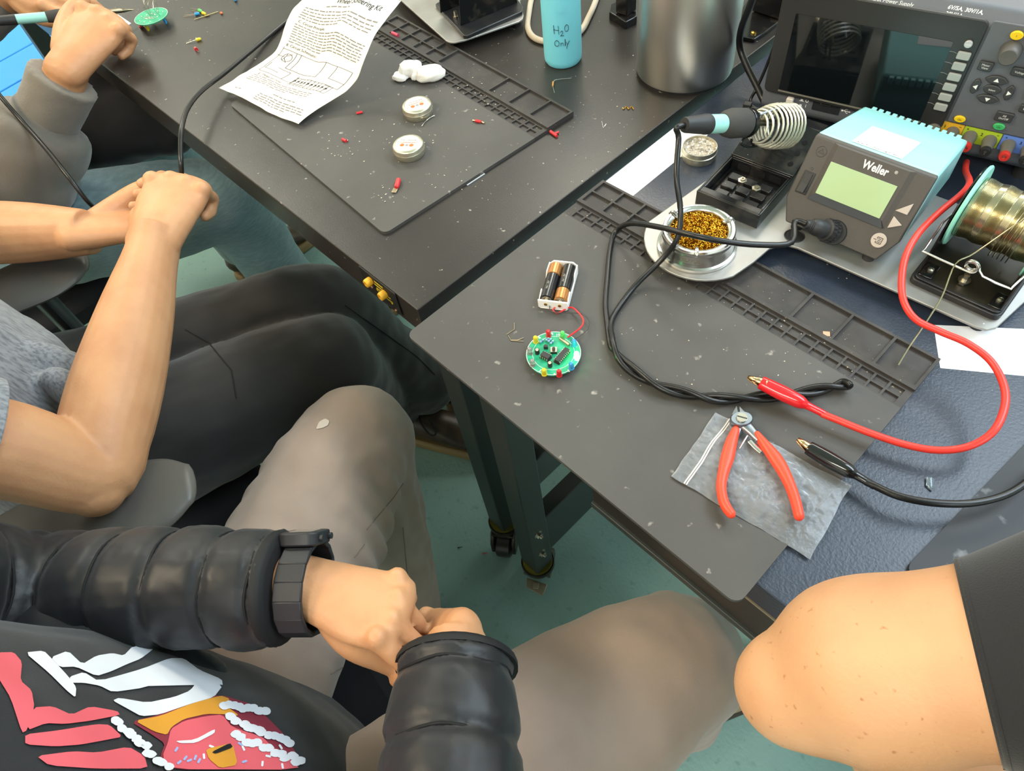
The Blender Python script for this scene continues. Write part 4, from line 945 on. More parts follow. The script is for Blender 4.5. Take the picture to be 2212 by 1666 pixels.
# ------------------------------------------------------------------ plastic zip bag
cA, cB_, cC, cD_ = P(1547, 891, .0014), P(1836, 1050, .0004), P(1751, 1209, -.0010), P(1450, 1029, .0014)
def bagf(hz, amp, ph):
    def f(u, v):
        b = cA * (1 - u) * (1 - v) + cB_ * u * (1 - v) + cC * u * v + cD_ * (1 - u) * v
        e = min(u, 1 - u, .25) * min(v, 1 - v, .25) * 16
        n_ = .8 * noise.noise(Vector((b.x * 38, b.y * 38, ph))) + 1.1 * (.35 - abs(noise.noise(Vector((b.x * 60, b.y * 60, ph + 4))))) + .7 * (.3 - abs(noise.noise(Vector((b.x * 130, b.y * 110, ph))))) + .3 * (.3 - abs(noise.noise(Vector((b.x * 300, b.y * 260, ph)))))
        ed = .0012 * noise.noise(Vector((b.x * 60, b.y * 60, 9)))
        return Vector((b.x + ed, b.y + ed, b.z + hz * e + amp * (n_ + .45) * (.25 + .75 * e)))
    return f
def bagmat():
    m_ = bpy.data.materials.new('clear crinkled film'); m_.use_nodes = True; nt = m_.node_tree; b = nt.nodes['Principled BSDF']
    b.inputs['Base Color'].default_value = (.86, .90, .95, 1); b.inputs['Roughness'].default_value = .10; b.inputs['Specular IOR Level'].default_value = 1.0; b.inputs['Coat Weight'].default_value = .6; b.inputs['Coat Roughness'].default_value = .08
    tr_ = nt.nodes.new('ShaderNodeBsdfTransparent'); tr_.inputs[0].default_value = (.93, .95, .97, 1)
    mx = nt.nodes.new('ShaderNodeMixShader'); fr2 = nt.nodes.new('ShaderNodeFresnel'); fr2.inputs[0].default_value = 1.6
    n_ = nt.nodes.new('ShaderNodeTexNoise'); n_.inputs['Scale'].default_value = 160; n_.inputs['Detail'].default_value = 5
    tc = nt.nodes.new('ShaderNodeTexCoord'); nt.links.new(tc.outputs['Object'], n_.inputs['Vector'])
    bp = nt.nodes.new('ShaderNodeBump'); bp.inputs['Strength'].default_value = .7; bp.inputs['Distance'].default_value = .003
    nt.links.new(n_.outputs[0], bp.inputs['Height']); nt.links.new(bp.outputs[0], b.inputs['Normal']); nt.links.new(bp.outputs[0], fr2.inputs['Normal'])
    ad = nt.nodes.new('ShaderNodeMath'); ad.operation = 'MULTIPLY_ADD'; ad.inputs[1].default_value = 2.6; ad.inputs[2].default_value = .03; ad.use_clamp = True
    nt.links.new(fr2.outputs[0], ad.inputs[0]); nt.links.new(ad.outputs[0], mx.inputs[0])
    nt.links.new(tr_.outputs[0], mx.inputs[1]); nt.links.new(b.outputs[0], mx.inputs[2]); nt.links.new(mx.outputs[0], nt.nodes['Material Output'].inputs[0])
    return m_
FILM = bagmat()
bg = thing('zip_bag', 'clear crinkled plastic zip bag under the red-handled cutters', 'plastic bag', (cA + cC) / 2)
bg.location.z = H - .003
q = MB(); q.sheet(bagf(.0026, .0034, 1.3), 130, 90); obj('film', q, FILM, bg, world=True, smooth=180)
q = MB(); q.sheet(bagf(.0002, .0004, 5.1), 40, 26); obj('film', q, FILM, bg, world=True, smooth=180)
for k, off_ in enumerate((.105, .120)):
    q = MB(); q.tube([bagf(.0026, .0034, 1.3)(off_, t) + Vector((0, 0, .0006)) for t in [i / 24 for i in range(25)]], [(.0007, .0005)] * 25, 6, 1); obj('zip_ridge', q, mat('milky zip', '#e4dedb', .3, alpha=.75), bg, world=True)

# ------------------------------------------------------------------ red-handled cutters
pv = P(1601, 908, .012); pl_ = thing('side_cutters', 'red-handled flush cutters lying open on the plastic bag', 'cutters', pv - Vector((0, 0, .006)))
PST = mat('satin tool steel', '#8f969d', .35, 1.0); HRED = mat('orange-red handle', '#ef4a30', .4)
def spl(pp, w_, name, mt, zc=.010, th=.0045, n_=14, sub=5):
    q = MB(); q.tube([P(u, v, zc + dz) for u, v, dz in pp], [(a, th) for a in w_], n_, sub, up=(0, 0, 1), round_=True); return obj(name, q, mt, pl_, world=True)
q = MB(); q.lathe([(0, -.004), (.0066, -.004), (.0072, -.003), (.0072, .0025), (.0066, .0035), (0, .0035)], 26, Matrix.Translation(pv) @ RZ(.9) @ Matrix.Diagonal((1.35, 1, 1, 1))); hdj = obj('joint', q, PST, pl_, world=True)
q = MB(); q.lathe([(0, .0036), (.0048, .0036), (.0046, .0050), (0, .0050)], 22, Matrix.Translation(pv)); pn = obj('pivot_screw', q, SCREWM, pl_, world=True)
q = MB(); q.box((0, 0, .0051), (.0085, .0009, .0004), Matrix.Translation(pv) @ RZ(.4)); obj('screw_slot', q, BLACK, pn, world=True)
for sg, tip_ in ((-1, (1591, 876)), (1, (1597, 877))):
    tp = P(*tip_, .012); bx = P(1580 if sg < 0 else 1614, 896, .012); ct = P(1596 + sg * 1.5, 902, .012)
    q = MB(); q.add([tp + Vector((0, 0, -.003)), bx + Vector((0, 0, -.004)), ct + Vector((0, 0, -.004)), tp + Vector((0, 0, .0)), bx + Vector((0, 0, .001)), ct + Vector((0, 0, .0035))], [(0, 1, 2), (3, 5, 4), (0, 3, 4, 1), (1, 4, 5, 2), (2, 5, 3, 0)]); obj('jaw', q, PST, pl_, world=True, smooth=0, bevel=.0004)
spl([(1598, 912, -.001), (1592, 930, -.001), (1586, 945, -.001)], [.0055, .0042, .004], 'shank', PST, th=.0026)
spl([(1606, 914, .001), (1622, 930, .001), (1638, 948, .001)], [.0060, .0048, .004], 'shank', PST, th=.0026)
spl([(1589, 930, 0), (1580, 955, 0), (1571, 990, 0), (1563, 1020, 0), (1558, 1050, 0), (1562, 1080, 0), (1570, 1098, 0), (1579, 1110, 0)], [.0036, .0050, .0056, .0046, .0042, .0042, .0042, .0038], 'handle', HRED)
spl([(1635, 940, .001), (1655, 965, .001), (1676, 992, .001), (1694, 1022, .001), (1709, 1055, .001), (1719, 1085, .001), (1726, 1115, .001)], [.0032, .0046, .0058, .0052, .0045, .0043, .0040], 'handle', HRED)
q = MB(); q.tube([P(1597, 970, .010), P(1606, 955, .011), P(1614, 942, .011)], .0008, 7, 4); obj('return_spring', q, STEEL, pl_, world=True)
q = MB(); q.tube([P(1620, 952, .010), P(1632, 965, .010), P(1645, 976, .010)], [(.0022, .0006)] * 3, 8, 4, up=(0, 0, 1)); obj('return_spring', q, STEEL, pl_, world=True)

# ------------------------------------------------------------------ paper and bits on the slate bench
q = MB(); pa = [P(2017, 702, TT + .0003), P(2031, 795, TT + .0003), P(2240, 815, TT + .0003), P(2240, 712, TT + .0003)]
q.add([x for x in pa] + [x - Vector((0, 0, .0003)) for x in pa], [(0, 1, 2, 3), (7, 6, 5, 4), (0, 4, 5, 1), (1, 5, 6, 2), (2, 6, 7, 3), (3, 7, 4, 0)])
one('paper_sheet', q, mat('plain white paper', '#e8ecf2', .7), 'blank white paper sheet under the red lead beside the steel plate', 'paper', smooth=0)
q = MB(); c = P(1785, 722, .0014); q.box((0, 0, .0004), (.0062, .0056, .0008), Matrix.Translation(c) @ RZ(.6)); one('foam_square', q, mat('tan square', '#c9977a', .6), 'tiny tan square chip lying in a mat tray', 'chip', bevel=.0002)
q = MB(); c = P(2010, 1046, TT); d = P(2013, 1056, TT) - P(2008, 1036, TT)
q.tube([P(2009, 1033, TT + .0016), P(2009, 1050, TT + .0016), P(2013, 1060, TT + .0012)], [(.0030, .0015), (.0030, .0015), (.0007, .0006)], 8, 1, up=(0, 0, 1)); one('plastic_shard', q, mat('clear plastic', '#9fb0bd', .1, trans=.7), 'small clear pointed plastic shard on the slate bench', 'shard')

# ------------------------------------------------------------------ crumbs of solder and flux
def crumbs(name, label, n_, area, hz, seed, mt, lo=.0003, hi=.0009):
    rr = random.Random(seed); q = MB()
    for i in range(n_):
        u, v = area(rr); c = P(u, v, hz); r = rr.uniform(lo, hi); q.ball((c.x, c.y, c.z + r * .5), (r * rr.uniform(.7, 1.8), r * rr.uniform(.7, 1.8), r * .6), 3)
    return tag(obj(name, q, mt), label, 'crumbs', kind='stuff')
CRM = mat('pale solder crumbs', '#bdb3a2', .4, .4)
def blob(u0, v0, s): return lambda rr: (rr.gauss(u0, s), rr.gauss(v0, s * .55))
crumbs('solder_crumbs', 'pale crumbs of solder scattered over the mats', 90, lambda rr: (lambda t: (1330 + t[0] * 520, 560 + t[1] * 300))((rr.random(), rr.random())), .0, 1, CRM, .0002, .0006)
# ------------------------------------------------------------------ things on the black bench
# ---- instruction sheet, curling up off the mat
PLf = [(472, 190, .008), (512, 166, .016), (556, 143, .026), (596, 108, .042), (614, 62, .066), (634, 20, .088), (668, -12, .104)]
PRt = [(645, 269, .006), (690, 232, .013), (735, 204, .022), (772, 172, .036), (790, 126, .060), (815, 70, .084), (866, -2, .100)]
LP_ = [P(*q) for q in PLf]; RP_ = [P(*q) for q in PRt]
def sheetp(u, v):
    a, b = cat(LP_, v), cat(RP_, v); c = a.lerp(b, u)
    k = .0035 * math.sin(u * 7 + v * 4) * math.sin(PI * u) + .0030 * noise.noise(Vector((u * 3.2, v * 4.5, 2))) + .0016 * abs(noise.noise(Vector((u * 6, v * 8, 7))))
    fold = .0040 * (1 - min(abs(u - .62 - .1 * (v - .5)) / .12, 1))
    e = Vector((.0012 * noise.noise(Vector((v * 9, u, 1))), .0012 * noise.noise(Vector((u * 9, v, 5))), 0))
    return c + Vector((0, 0, k + fold * (.3 + .7 * v))) + e
PAPER = mat('crumpled white paper', '#efe9dd', .75)
ins = thing('instruction_sheet', 'crumpled white instruction sheet with a circuit drawing curling off the mat', 'paper', (P(560, 235, 0)))
q = MB(); q.sheet(sheetp, 40, 60, .00012); obj('sheet', q, PAPER, ins, world=True, smooth=180)
def onp(u, v): 
    c = sheetp(u, v); d = (sheetp(min(u + .01, 1), v) - c).cross(sheetp(u, min(v + .01, 1)) - c)
    if d.length < 1e-9: return c + Vector((0, 0, .0005))
    return c + d.normalized() * .0004
def stroke(mb, a, b, w_=.0007, n_=None):
    L_ = math.hypot((b[0] - a[0]) * .148, (b[1] - a[1]) * .21); n_ = n_ or max(1, int(L_ / .004)); vs = []
    dx, dy = (b[0] - a[0]) * .148, (b[1] - a[1]) * .21; l = math.hypot(dx, dy) or 1; nx, ny = -dy / l * w_ / 2 / .148, dx / l * w_ / 2 / .21
    for i in range(n_ + 1):
        t = i / n_; u, v = a[0] + (b[0] - a[0]) * t, a[1] + (b[1] - a[1]) * t
        vs += [onp(u + nx, v + ny), onp(u - nx, v - ny)]
    mb.add(vs, [(2 * i, 2 * i + 1, 2 * i + 3, 2 * i + 2) for i in range(n_)])
GREY = mat('grey print on paper', '#77736c', .8)
rl_ = random.Random(11); q = MB()
def para(v0, n_, u0=.09, u1=.93, dv=.020):
    for i in range(n_):
        u = u0; end = u1 if i < n_ - 1 else u0 + (u1 - u0) * rl_.uniform(.3, .7); v = v0 - i * dv
        while u < end - .02:
            l = rl_.uniform(.02, .075); stroke(q, (u, v), (min(u + l, end), v), .0013); u += l + .012
para(.905, 1, .3, .9); para(.875, 5, .10, .95); para(.735, 8, .10, .95); para(.245, 4, .10, .80); para(.135, 1, .50, .95); para(.105, 4, .40, .95, .017); para(.075, 1, .13, .36)
tag(obj('small_print', q, GREY, ins, world=True, smooth=0), None, None, kind='stuff')
q = MB(); text_on(q, 'Wheel Soldering Kit', .0088, lambda x, y: onp(.63 + x / .148, .925 + y / .21), bold=.0001)
text_on(q, 'C. Circuit Principle:', .0062, lambda x, y: onp(.12 + x / .148, .755 + y / .21), align='LEFT'); text_on(q, 'B. Circuit Schematic:', .0066, lambda x, y: onp(.09 + x / .148, .555 + y / .21), align='LEFT'); text_on(q, 'E. Things to note:', .0058, lambda x, y: onp(.12 + x / .148, .262 + y / .21), align='LEFT')
tag(obj('headings', q, INK, ins, world=True, smooth=0), None, None, kind='stuff')
q = MB(); S = lambda *pp: [stroke(q, pp[i], pp[i + 1], .0007) for i in range(len(pp) - 1)]
S((.08, .545), (.08, .30), (.62, .30)); S((.08, .53), (.93, .53), (.93, .36), (.80, .36)); S((.06, .47), (.16, .47)); S((.25, .53), (.25, .40), (.62, .40), (.62, .53)); S((.30, .53), (.30, .40)); S((.75, .53), (.75, .42), (.93, .42)); S((.16, .44), (.16, .50)); S((.16, .48), (.21, .51)); S((.16, .46), (.21, .43)); S((.10, .40), (.10, .34), (.25, .34)); S((.20, .38), (.34, .38), (.34, .30)); S((.45, .38), (.45, .30))
for k in range(18):
    a, b = 2 * PI * k / 18, 2 * PI * (k + 1) / 18; stroke(q, (.18 + .05 * math.cos(a), .47 + .035 * math.sin(a)), (.18 + .05 * math.cos(b), .47 + .035 * math.sin(b)), .0007, 1)
for i in range(10):
    u = .46 + i * .042; S((u, .365), (u, .285)); stroke(q, (u - .012, .335), (u + .012, .335), .0016, 1); stroke(q, (u - .012, .322), (u + .012, .329), .0012, 1)
S((.44, .285), (.88, .285), (.88, .365)); S((.44, .365), (.86, .365))
tag(obj('circuit_drawing', q, INK, ins, world=True, smooth=0), None, None, kind='stuff')

# ---- two tip tinner tins
def tinner(label, loc, rz):
    t = thing('tinner_tin', label, 'tin', loc, rz, 'closed tinner tins on the mat')
    q = MB(); q.lathe([(0, 0), (.0192, 0), (.0200, .0010), (.0200, .0076), (.0196, .0080), (0, .0080)], 44); obj('tin_body', q, TINM, t)
    q = MB(); q.lathe([(0, .0079), (.0204, .0079), (.0208, .0084), (.0204, .0090), (.0203, .0128), (.0198, .0142), (.0182, .0152), (.0165, .0155), (.0163, .0151), (0, .0151)], 44); ld = obj('lid', q, TINM, t)
    q = MB(); q.lathe([(0, .01515), (.0160, .01515), (.0160, .0154), (0, .0154)], 40); lb = obj('paper_label', q, mat('cream label', '#efe6d8', .6), ld)
    f = lambda x, y: Vector((x, y, .01555))
    q = MB(); text_on(q, 'TIP TINNER', .0040, lambda x, y: f(x, y + .0045)); text_on(q, 'Lead Free', .0022, lambda x, y: f(x, y - .0098)); obj('label_text', q, INK, lb, smooth=0)
    q = MB(); text_on(q, '\u00c9TAMEUR DE POINTE', .0028, lambda x, y: f(x, y + .0014)); q.span((-.0115, .0003, .0155), (.0115, .0009, .0156)); obj('label_text', q, mat('red print', '#c4432f', .6), lb, smooth=0)
    q = MB(); text_on(q, 'M.G. Chemicals', .0024, lambda x, y: f(x, y + .0096)); obj('label_text', q, mat('blue print', '#5a6d86', .6), lb, smooth=0)
    for x, mt in ((-.0062, mat('orange mark', '#dc6a35', .6)), (.0062, mat('orange mark', '#dc6a35', .6)), (0, mat('grey print', '#8a8a8a', .7))):
        q = MB(); r = .0030 if abs(x) > 0 else .0022; q.lathe([(0, .01545), (r, .01545), (r, .0156), (0, .0156)], 20, T(x, -.0042)); obj('label_mark', q, mt, lb, smooth=0)
    return t
tinner('closed silver tinner tin nearer the red spade connector', (-.2325, .1970, H), .62)
tinner('closed silver tinner tin nearer the white foam lumps', (-.2905, .2600, H), 1.15)

# ---- white foam lumps
def lump(label, px_, hz, r, sq, seed, rz):
    c = P(*px_, hz); q = MB(); q.ball((0, 0, 0), 1, 12)
    def shp(v):
        d = v.normalized(); k = (abs(d.x) ** 3 + abs(d.y) ** 3 + abs(d.z) ** 3) ** (-1 / 3.)
        n_ = 1 + .22 * noise.noise(d * 1.6 + Vector((seed, 0, 0))) + .07 * noise.noise(d * 5 + Vector((seed, 3, 0)))
        return d * (k * n_)
    q.v = [Matrix.Rotation(rz, 3, 'Z') @ Vector((shp(v).x * r[0], shp(v).y * r[1], max(shp(v).z * r[2], -r[2]))) for v in q.v]
    zmin = min(v.z for v in q.v); q.v = [Vector((c.x + v.x, c.y + v.y, H + .0001 + v.z - zmin)) for v in q.v]
    return one('foam_lump', q, mat('white foam', '#efebe2', .75, bump=.25, bscale=600), label, 'foam', 'white foam lumps on the mat', smooth=180)
lump('large white foam lump torn from the small block beside it', (888, 152), .008, (.017, .013, .010), 0, 2.1, .8)
lump('small flat white foam block at the end of the lumps', (865, 167), .004, (.011, .008, .005), 0, 5.2, .4)
lump('knobbly white foam lump with a raised point', (930, 160), .008, (.020, .013, .009), 0, 8.4, .9)
lump('narrow white foam shred between the two large lumps', (905, 165), .004, (.011, .006, .006), 0, 11.0, 1.2)

# ---- blue bottle
bt_ = thing('squeeze_bottle', 'pale blue plastic bottle with handwritten lettering beside the steel canister', 'bottle', (-.2236, .4765, H + TT))
BLUEP = mat('pale blue polythene', '#79cfdf', .38, sss=.15)
br_ = .0268
q = MB(); q.lathe([(0, .0012), (.020, 0), (.0242, .0010), (.0262, .0045), (br_, .010), (br_, .105), (.0262, .112), (.0225, .122), (.0150, .128), (.0125, .130), (0, .130)], 56); bo = obj('bottle_body', q, BLUEP, bt_)
q = MB(); q.lathe([(0, .1302), (.0150, .1302), (.0150, .144), (.012, .146), (0, .146)], 32); obj('cap', q, WHITE, bt_)
q = MB(); q.tube([(0, 0, .146), (0, 0, .170), (.01, -.006, .188), (.035, -.02, .182)], [.003, .0028, .0024, .0012], 10, 5); obj('spout', q, WHITE, bt_)
vd = Vector((CAM.x + .2236, CAM.y - .4765, 0)); va2 = math.atan2(vd.y, vd.x)
def onb(x, z, r=br_ + .00012): a = va2 + x / r; return Vector((r * math.cos(a), r * math.sin(a), z))
# handwriting, as strokes (x along the wall, z up), in millimetres
HW = [[(-8, 66), (-7.6, 56)], [(-3.4, 65.4), (-3.2, 55.6)], [(-8.2, 60.8), (-3.2, 60.4)], [(-1.6, 57.6), (-.4, 59.4), (.8, 58.4), (.2, 56), (-1.6, 53.6), (-.2, 53.9), (1.8, 53.6)],
      [(4.4, 66), (2.7, 63.4), (3.0, 59.2), (4.8, 58), (6.3, 60.4), (6.2, 64.4), (4.4, 66)],
      [(-5.6, 48.4), (-7.6, 46.4), (-7.6, 42.6), (-5.6, 41.2), (-3.6, 43), (-3.6, 46.8), (-5.6, 48.4)], [(-1.6, 45.6), (-1.5, 41.4)], [(-1.5, 43.8), (-.2, 45.2), (.8, 44.2), (1.0, 41.6)], [(2.5, 49.4), (2.5, 41.4)], [(3.6, 45.6), (4.8, 42.2)], [(7.0, 46.4), (4.9, 42), (3.8, 37.4)]]
for s_ in HW:
    q = MB(); pts_ = [onb(x * .0014, (z - 52) * .00115 + .0475) for x, z in s_]; q.tube(pts_, [(.00095, .0002)] * len(pts_), 6, 3, up=None); obj('pen_stroke', q, INK, bo)
q = MB(); text_on(q, 'SAFE', .007, lambda x, y: onb(x, .077 + y, br_ + .00025)); obj('embossed_word', q, BLUEP, bo, smooth=0)

# ---- steel canister
cn = thing('steel_canister', 'brushed stainless steel canister standing over the gap between benches', 'canister', (-.0835, .5535, H + TT))
cr_ = .0640
q = MB(); q.lathe([(0, .006), (.058, .0055), (.0615, .0045), (.0632, .0052), (cr_, .009), (cr_, .185), (cr_ - .001, .187), (0, .187)], 72); ob = obj('can_body', q, mat('brushed stainless', '#cfccc6', .34, 1.0, bump=.06, bscale=9, stretch=(30, 30, 900), aniso=.0), cn)
q = MB(); q.lathe([(0, 0), (.0590, 0), (.0595, .0046), (0, .0046)], 56); obj('base_ring', q, RUBB, cn)
q = MB(); q.lathe([(0, .1872), (.0648, .1872), (.0652, .190), (.0652, .204), (.060, .2085), (0, .210)], 64); obj('lid', q, BLACK, cn)
cn.location.x = -.0675 - .0035
# ---- plate and stand of the far station
q = MB(); z_ = .012
pol = [P(*a, z_) for a in ((838, -25), (964, 88), (972, 91), (982, 91), (1004, 86), (1120, 46), (1129, 40), (1131, 32), (1105, -70), (930, -140))]
q.prism([(v.x, v.y) for v in reversed(pol)], H + .009, H + .012); fp = one('base_plate', q, PLATE, 'satin steel base plate beside the blue bottle at the back of the black bench', 'plate', smooth=20, bevel=.0008)
for a in ((968, 80), (1115, 36), (900, -20)):
    f = MB(); c = P(*a, .009); hz_ = TT; f.cyl((c.x, c.y, H + (TT if a[0] != 968 else TT)), (c.x, c.y, H + .0088), .006, n=14); obj('rubber_foot', f, RUBB, fp, world=True)
fs = thing('reel_stand', 'black empty reel stand on the far steel plate', 'stand', P(1000, 60, .012))
def plane(pts, z0_, z1_):
    q = MB(); pp = [P(*a, z1_) for a in pts]; q.prism([(v.x, v.y) for v in pp], H + z0_, H + z1_); return q
obj('base', plane(((940, 8), (1000, 76), (1010, 76), (1128, 24), (1130, 14), (1070, -70)), .0122, .0180), TH, fs, world=True, bevel=.0015)
a, b = P(995, 56, .0182), P(1118, 6, .0182); d = (b - a).normalized(); n_ = Vector((-d.y, d.x, 0))
q = MB(); q.prism([(0, 0), ((b - a).length, 0), ((b - a).length - .004, .075), (.010, .075)], 0, .0018, Matrix(((d.x, 0, n_.x, a.x), (d.y, 0, n_.y, a.y), (0, 1, 0, a.z), (0, 0, 0, 1)))); obj('side_bracket', q, GLOSSB, fs, world=True, bevel=.0005)
a2, b2 = a + n_ * .055 - d * .006, b + n_ * .055 - d * .006
q = MB(); q.prism([(0, 0), ((b - a).length, 0), ((b - a).length - .004, .075), (.010, .075)], 0, .0018, Matrix(((d.x, 0, n_.x, a2.x), (d.y, 0, n_.y, a2.y), (0, 1, 0, a2.z), (0, 0, 0, 1)))); obj('side_bracket', q, GLOSSB, fs, world=True, bevel=.0005)
for u, v in ((985, 38), (968, 12)):
    c = P(u, v, .0182); q = MB(); q.lathe([(0, 0), (.0042, 0), (.0042, .003), (.0026, .003), (.0024, .010), (0, .010)], 12, Matrix.Translation(c)); obj('bolt', q, SCREWM, fs, world=True)

# ---- beige hose behind the bottle
q = MB(); q.tube([P(u, v, .0006) for u, v in ((1166, -60), (1150, -10), (1143, 25), (1140, 58), (1152, 80), (1180, 90), (1222, 88), (1255, 66), (1272, 36), (1286, 4), (1300, -40))], .0044, 12, 6); one('beige_hose', q, mat('beige hose', '#b5a893', .5), 'beige flexible hose looped behind the blue bottle', 'hose', smooth=60)
# ---- black clamp foot left of the canister
q = MB(); pp = [P(*a, .006) for a in ((1318, 12), (1316, 28), (1352, 50), (1376, 38), (1376, 24), (1352, 34), (1332, 6))]
q.prism([(v.x, v.y) for v in reversed(pp)], H + TT, H + .008); cf = thing('stand_foot', 'angled black stand foot just left of the steel canister', 'stand', P(1350, 30, TT))
obj('foot_bar', q, GLOSSB, cf, world=True, bevel=.0015)
c = P(1352, 26, .008); q = MB(); q.box((c.x, c.y, H + .06), (.022, .022, .103)); obj('post', q, GLOSSB, cf, world=True, bevel=.002)
# ---- black bracket right of the canister
bc = P(1655, 62, TT); kb = thing('clamp_bracket', 'black steel clamp bracket with brass screw beside the canister', 'bracket', bc)
q = MB(); pp = [P(*a, .002) for a in ((1598, 78), (1630, 84), (1652, 70), (1690, 40), (1700, 0), (1630, -20), (1600, 20))]; q.prism([(v.x, v.y) for v in pp], H + TT, H + .002); obj('foot_plate', q, GLOSSB, kb, world=True, bevel=.001)
c = P(1655, 34, .002); q = MB(); q.box((c.x, c.y + .02, H + .083), (.045, .045, .16), None); obj('upright', q, GLOSSB, kb, world=True, bevel=.002)
c = P(1628, 72, .002); q = MB(); q.lathe([(0, 0), (.0040, 0), (.0036, .0018), (0, .0024)], 14, Matrix.Translation(c)); obj('screw', q, mat('brass rivet', '#c6a24a', .25, 1.0), kb, world=True)
# ---- cables behind
q = MB(); q.tube([P(1640, -40, .16), P(1622, 8, .12), P(1602, 60, .075), P(1598, 100, .045), P(1612, 140, .028), P(1634, 185, .012), P(1650, 218, .001), P(1662, 234, .0005)], .0042, 10, 6); one('power_cable', q, WIREB, 'thick black cable hanging down beside the steel canister', 'cable', smooth=60)
q = MB(); q.tube([P(1685, 60, .09), P(1676, 90, .07), P(1655, 145, .035), P(1635, 190, .010), P(1622, 214, .001), P(1624, 228, .0005), P(1640, 236, .0005), P(1680, 232, .0005)], .0020, 8, 6); one('thin_cable', q, WIREB, 'thin black cable beside the thick one near the power supply', 'cable', smooth=60)
q = MB(); c = P(1612, 241, TT); q.box((0, 0, .006), (.010, .008, .012), Matrix.Translation(c) @ RZ(.3)); q.cyl(c + Vector((.005, 0, .006)), c + Vector((.022, .006, .006)), .0028); one('cable_plug', q, BLACK, 'small black plug block lying behind the wire coil', 'plug', bevel=.0008)
# ---- cord pulled off the bench by the hand
CORD = [P(700, -8, TT + .003), P(640, 30, TT + .003), P(590, 70, TT + .0035), P(540, 112, .004), P(485, 158, .012), P(436, 196, .022), P(405, 235, .028), P(392, 280, .026), P(390, 320, .016), P(391, 352, .006), P(393, 385, -.012)]
q = MB(); q.tube(CORD, .0033, 10, 6); one('loose_cable', q, WIREB, 'black cord arching off the black bench into the gripping fist', 'cord', smooth=60)
q = MB(); q.tube([P(-60, 130, .06), P(0, 207, .03), P(50, 265, .0), P(105, 328, -.02), P(150, 385, -.04), P(192, 438, -.075), P(230, 470, -.115)], .0033, 10, 6); one('loose_cable', q, WIREB, 'black cord crossing the grey sleeve into the open hand', 'cord', smooth=60)

# ---- small parts scattered on the black bench
def lamp_bit(label, body, tip_dir, legs, c, hz=TT):
    a, b = P(*body, hz + .0026), P(*tip_dir, hz + .0026); d = (b - a).normalized()
    t = thing('loose_lamp', label, 'indicator lamp', a - Vector((0, 0, .0026)), 0, 'loose indicator lamps on the black bench')
    q = MB(); Mt = Matrix.Translation(a) @ d.to_track_quat('Z', 'Y').to_matrix().to_4x4(); r = .0025
    q.lathe([(0, 0), (r + .0004, 0), (r + .0004, .001), (r, .0011), (r, .0052), (r * .9, .0066), (r * .6, .0078), (0, .0083)], 18, Mt); obj('lens', q, ledmat(c) if c in LEDC else mat(c, c, .2), t, world=True)
    for i, (u, v) in enumerate(legs):
        e = P(u, v, hz + .0010); o2 = d.cross(Vector((0, 0, 1))) * (.0012 if i else -.0012); q = MB(); q.tube([a + o2, e], .0003, 6, 1); obj('leg', q, NIC, t, world=True)
lamp_bit('yellow loose lamp beside a red one on the black bench', (424, 86), (433, 84), ((402, 94), (402, 92)), 'yellow')
lamp_bit('red loose lamp beside a yellow one on the black bench', (424, 107), (419, 100), ((430, 113),), 'red')
lamp_bit('blue loose lamp in the heap with green and yellow ones', (421, 31), (429, 29), ((396, 33), (396, 36)), 'blue')
lamp_bit('green loose lamp in the heap with blue and yellow ones', (430, 22), (440, 26), ((412, 18), (412, 22)), 'green')
lamp_bit('yellow loose lamp in the heap with blue and green ones', (438, 28), (447, 31), ((415, 24),), 'yellow')
lamp_bit('blue loose lamp alone near the cord on the black bench', (507, -3), (510, 4), ((505, -20),), 'blue')
lamp_bit('red loose lamp under the rim of the leaded green board', (303, 55), (305, 64), ((301, 44),), 'red')
q = MB(); q.tube([P(420, 42, TT + .001), P(447, 33, TT + .0013), P(471, 25, TT + .001)], .0006, 6, 1); q.cyl(P(443, 35, TT + .0016), P(452, 32, TT + .0016), .0012); one('loose_resistor', q, mat('gold leads', '#b9a36d', .3, .8), 'loose resistor with long leads in the heap of lamps', 'resistor')
q = MB(); q.ball(tuple(P(478, 28, TT + .0018)), (.0034, .0022, .0018), 6); one('orange_bead', q, mat('orange bead', '#d9642a', .35), 'tiny orange glass bead by the heap of lamps', 'bead')
REDB = mat('red sleeve', '#c92a30', .35)
def bit(name, label, cat_, u0, v0, u1, v1, r, mt, hz=0.0, n_=10, extra=None):
    q = MB(); q.cyl(P(u0, v0, hz + r), P(u1, v1, hz + r), r, n=n_); return one(name, q, mt, label, cat_)
def bit2(label, cat_, parts, name):
    t = thing(name, label, cat_, P(parts[0][1], parts[0][2], 0)); 
    for (nm, u0, v0, u1, v1, r, mt, hz) in parts:
        q = MB(); q.cyl(P(u0, v0, hz + r), P(u1, v1, hz + r), r, n=10); obj(nm, q, mt, t, world=True)
bit('wire_sleeve', 'short pinkish-red sleeve lying in a mat tray near the sheet', 'sleeve', 847, 71, 860, 77, .0026, mat('pinkish sleeve', '#c2405a', .4), .001)
bit('wire_sleeve', 'short red sleeve on the mat between the sheet and the tins', 'sleeve', 770, 245, 783, 242, .0017, REDB)
bit2('tiny red sleeve with a metal end near the mat edge', 'sleeve', [('sleeve', 740, 301, 748, 305, .0020, REDB, 0), ('metal_end', 748, 305, 751, 303, .0011, STEEL, 0)], 'wire_sleeve')
bit2('silver wire scrap with a red middle beside the trays', 'wire scrap', [('sleeve', 1027, 261, 1039, 263, .0020, REDB, 0), ('wire_end', 1021, 260, 1027, 261, .0013, CLP, 0), ('wire_end', 1039, 263, 1047, 266, .0013, CLP, 0)], 'wire_scrap')
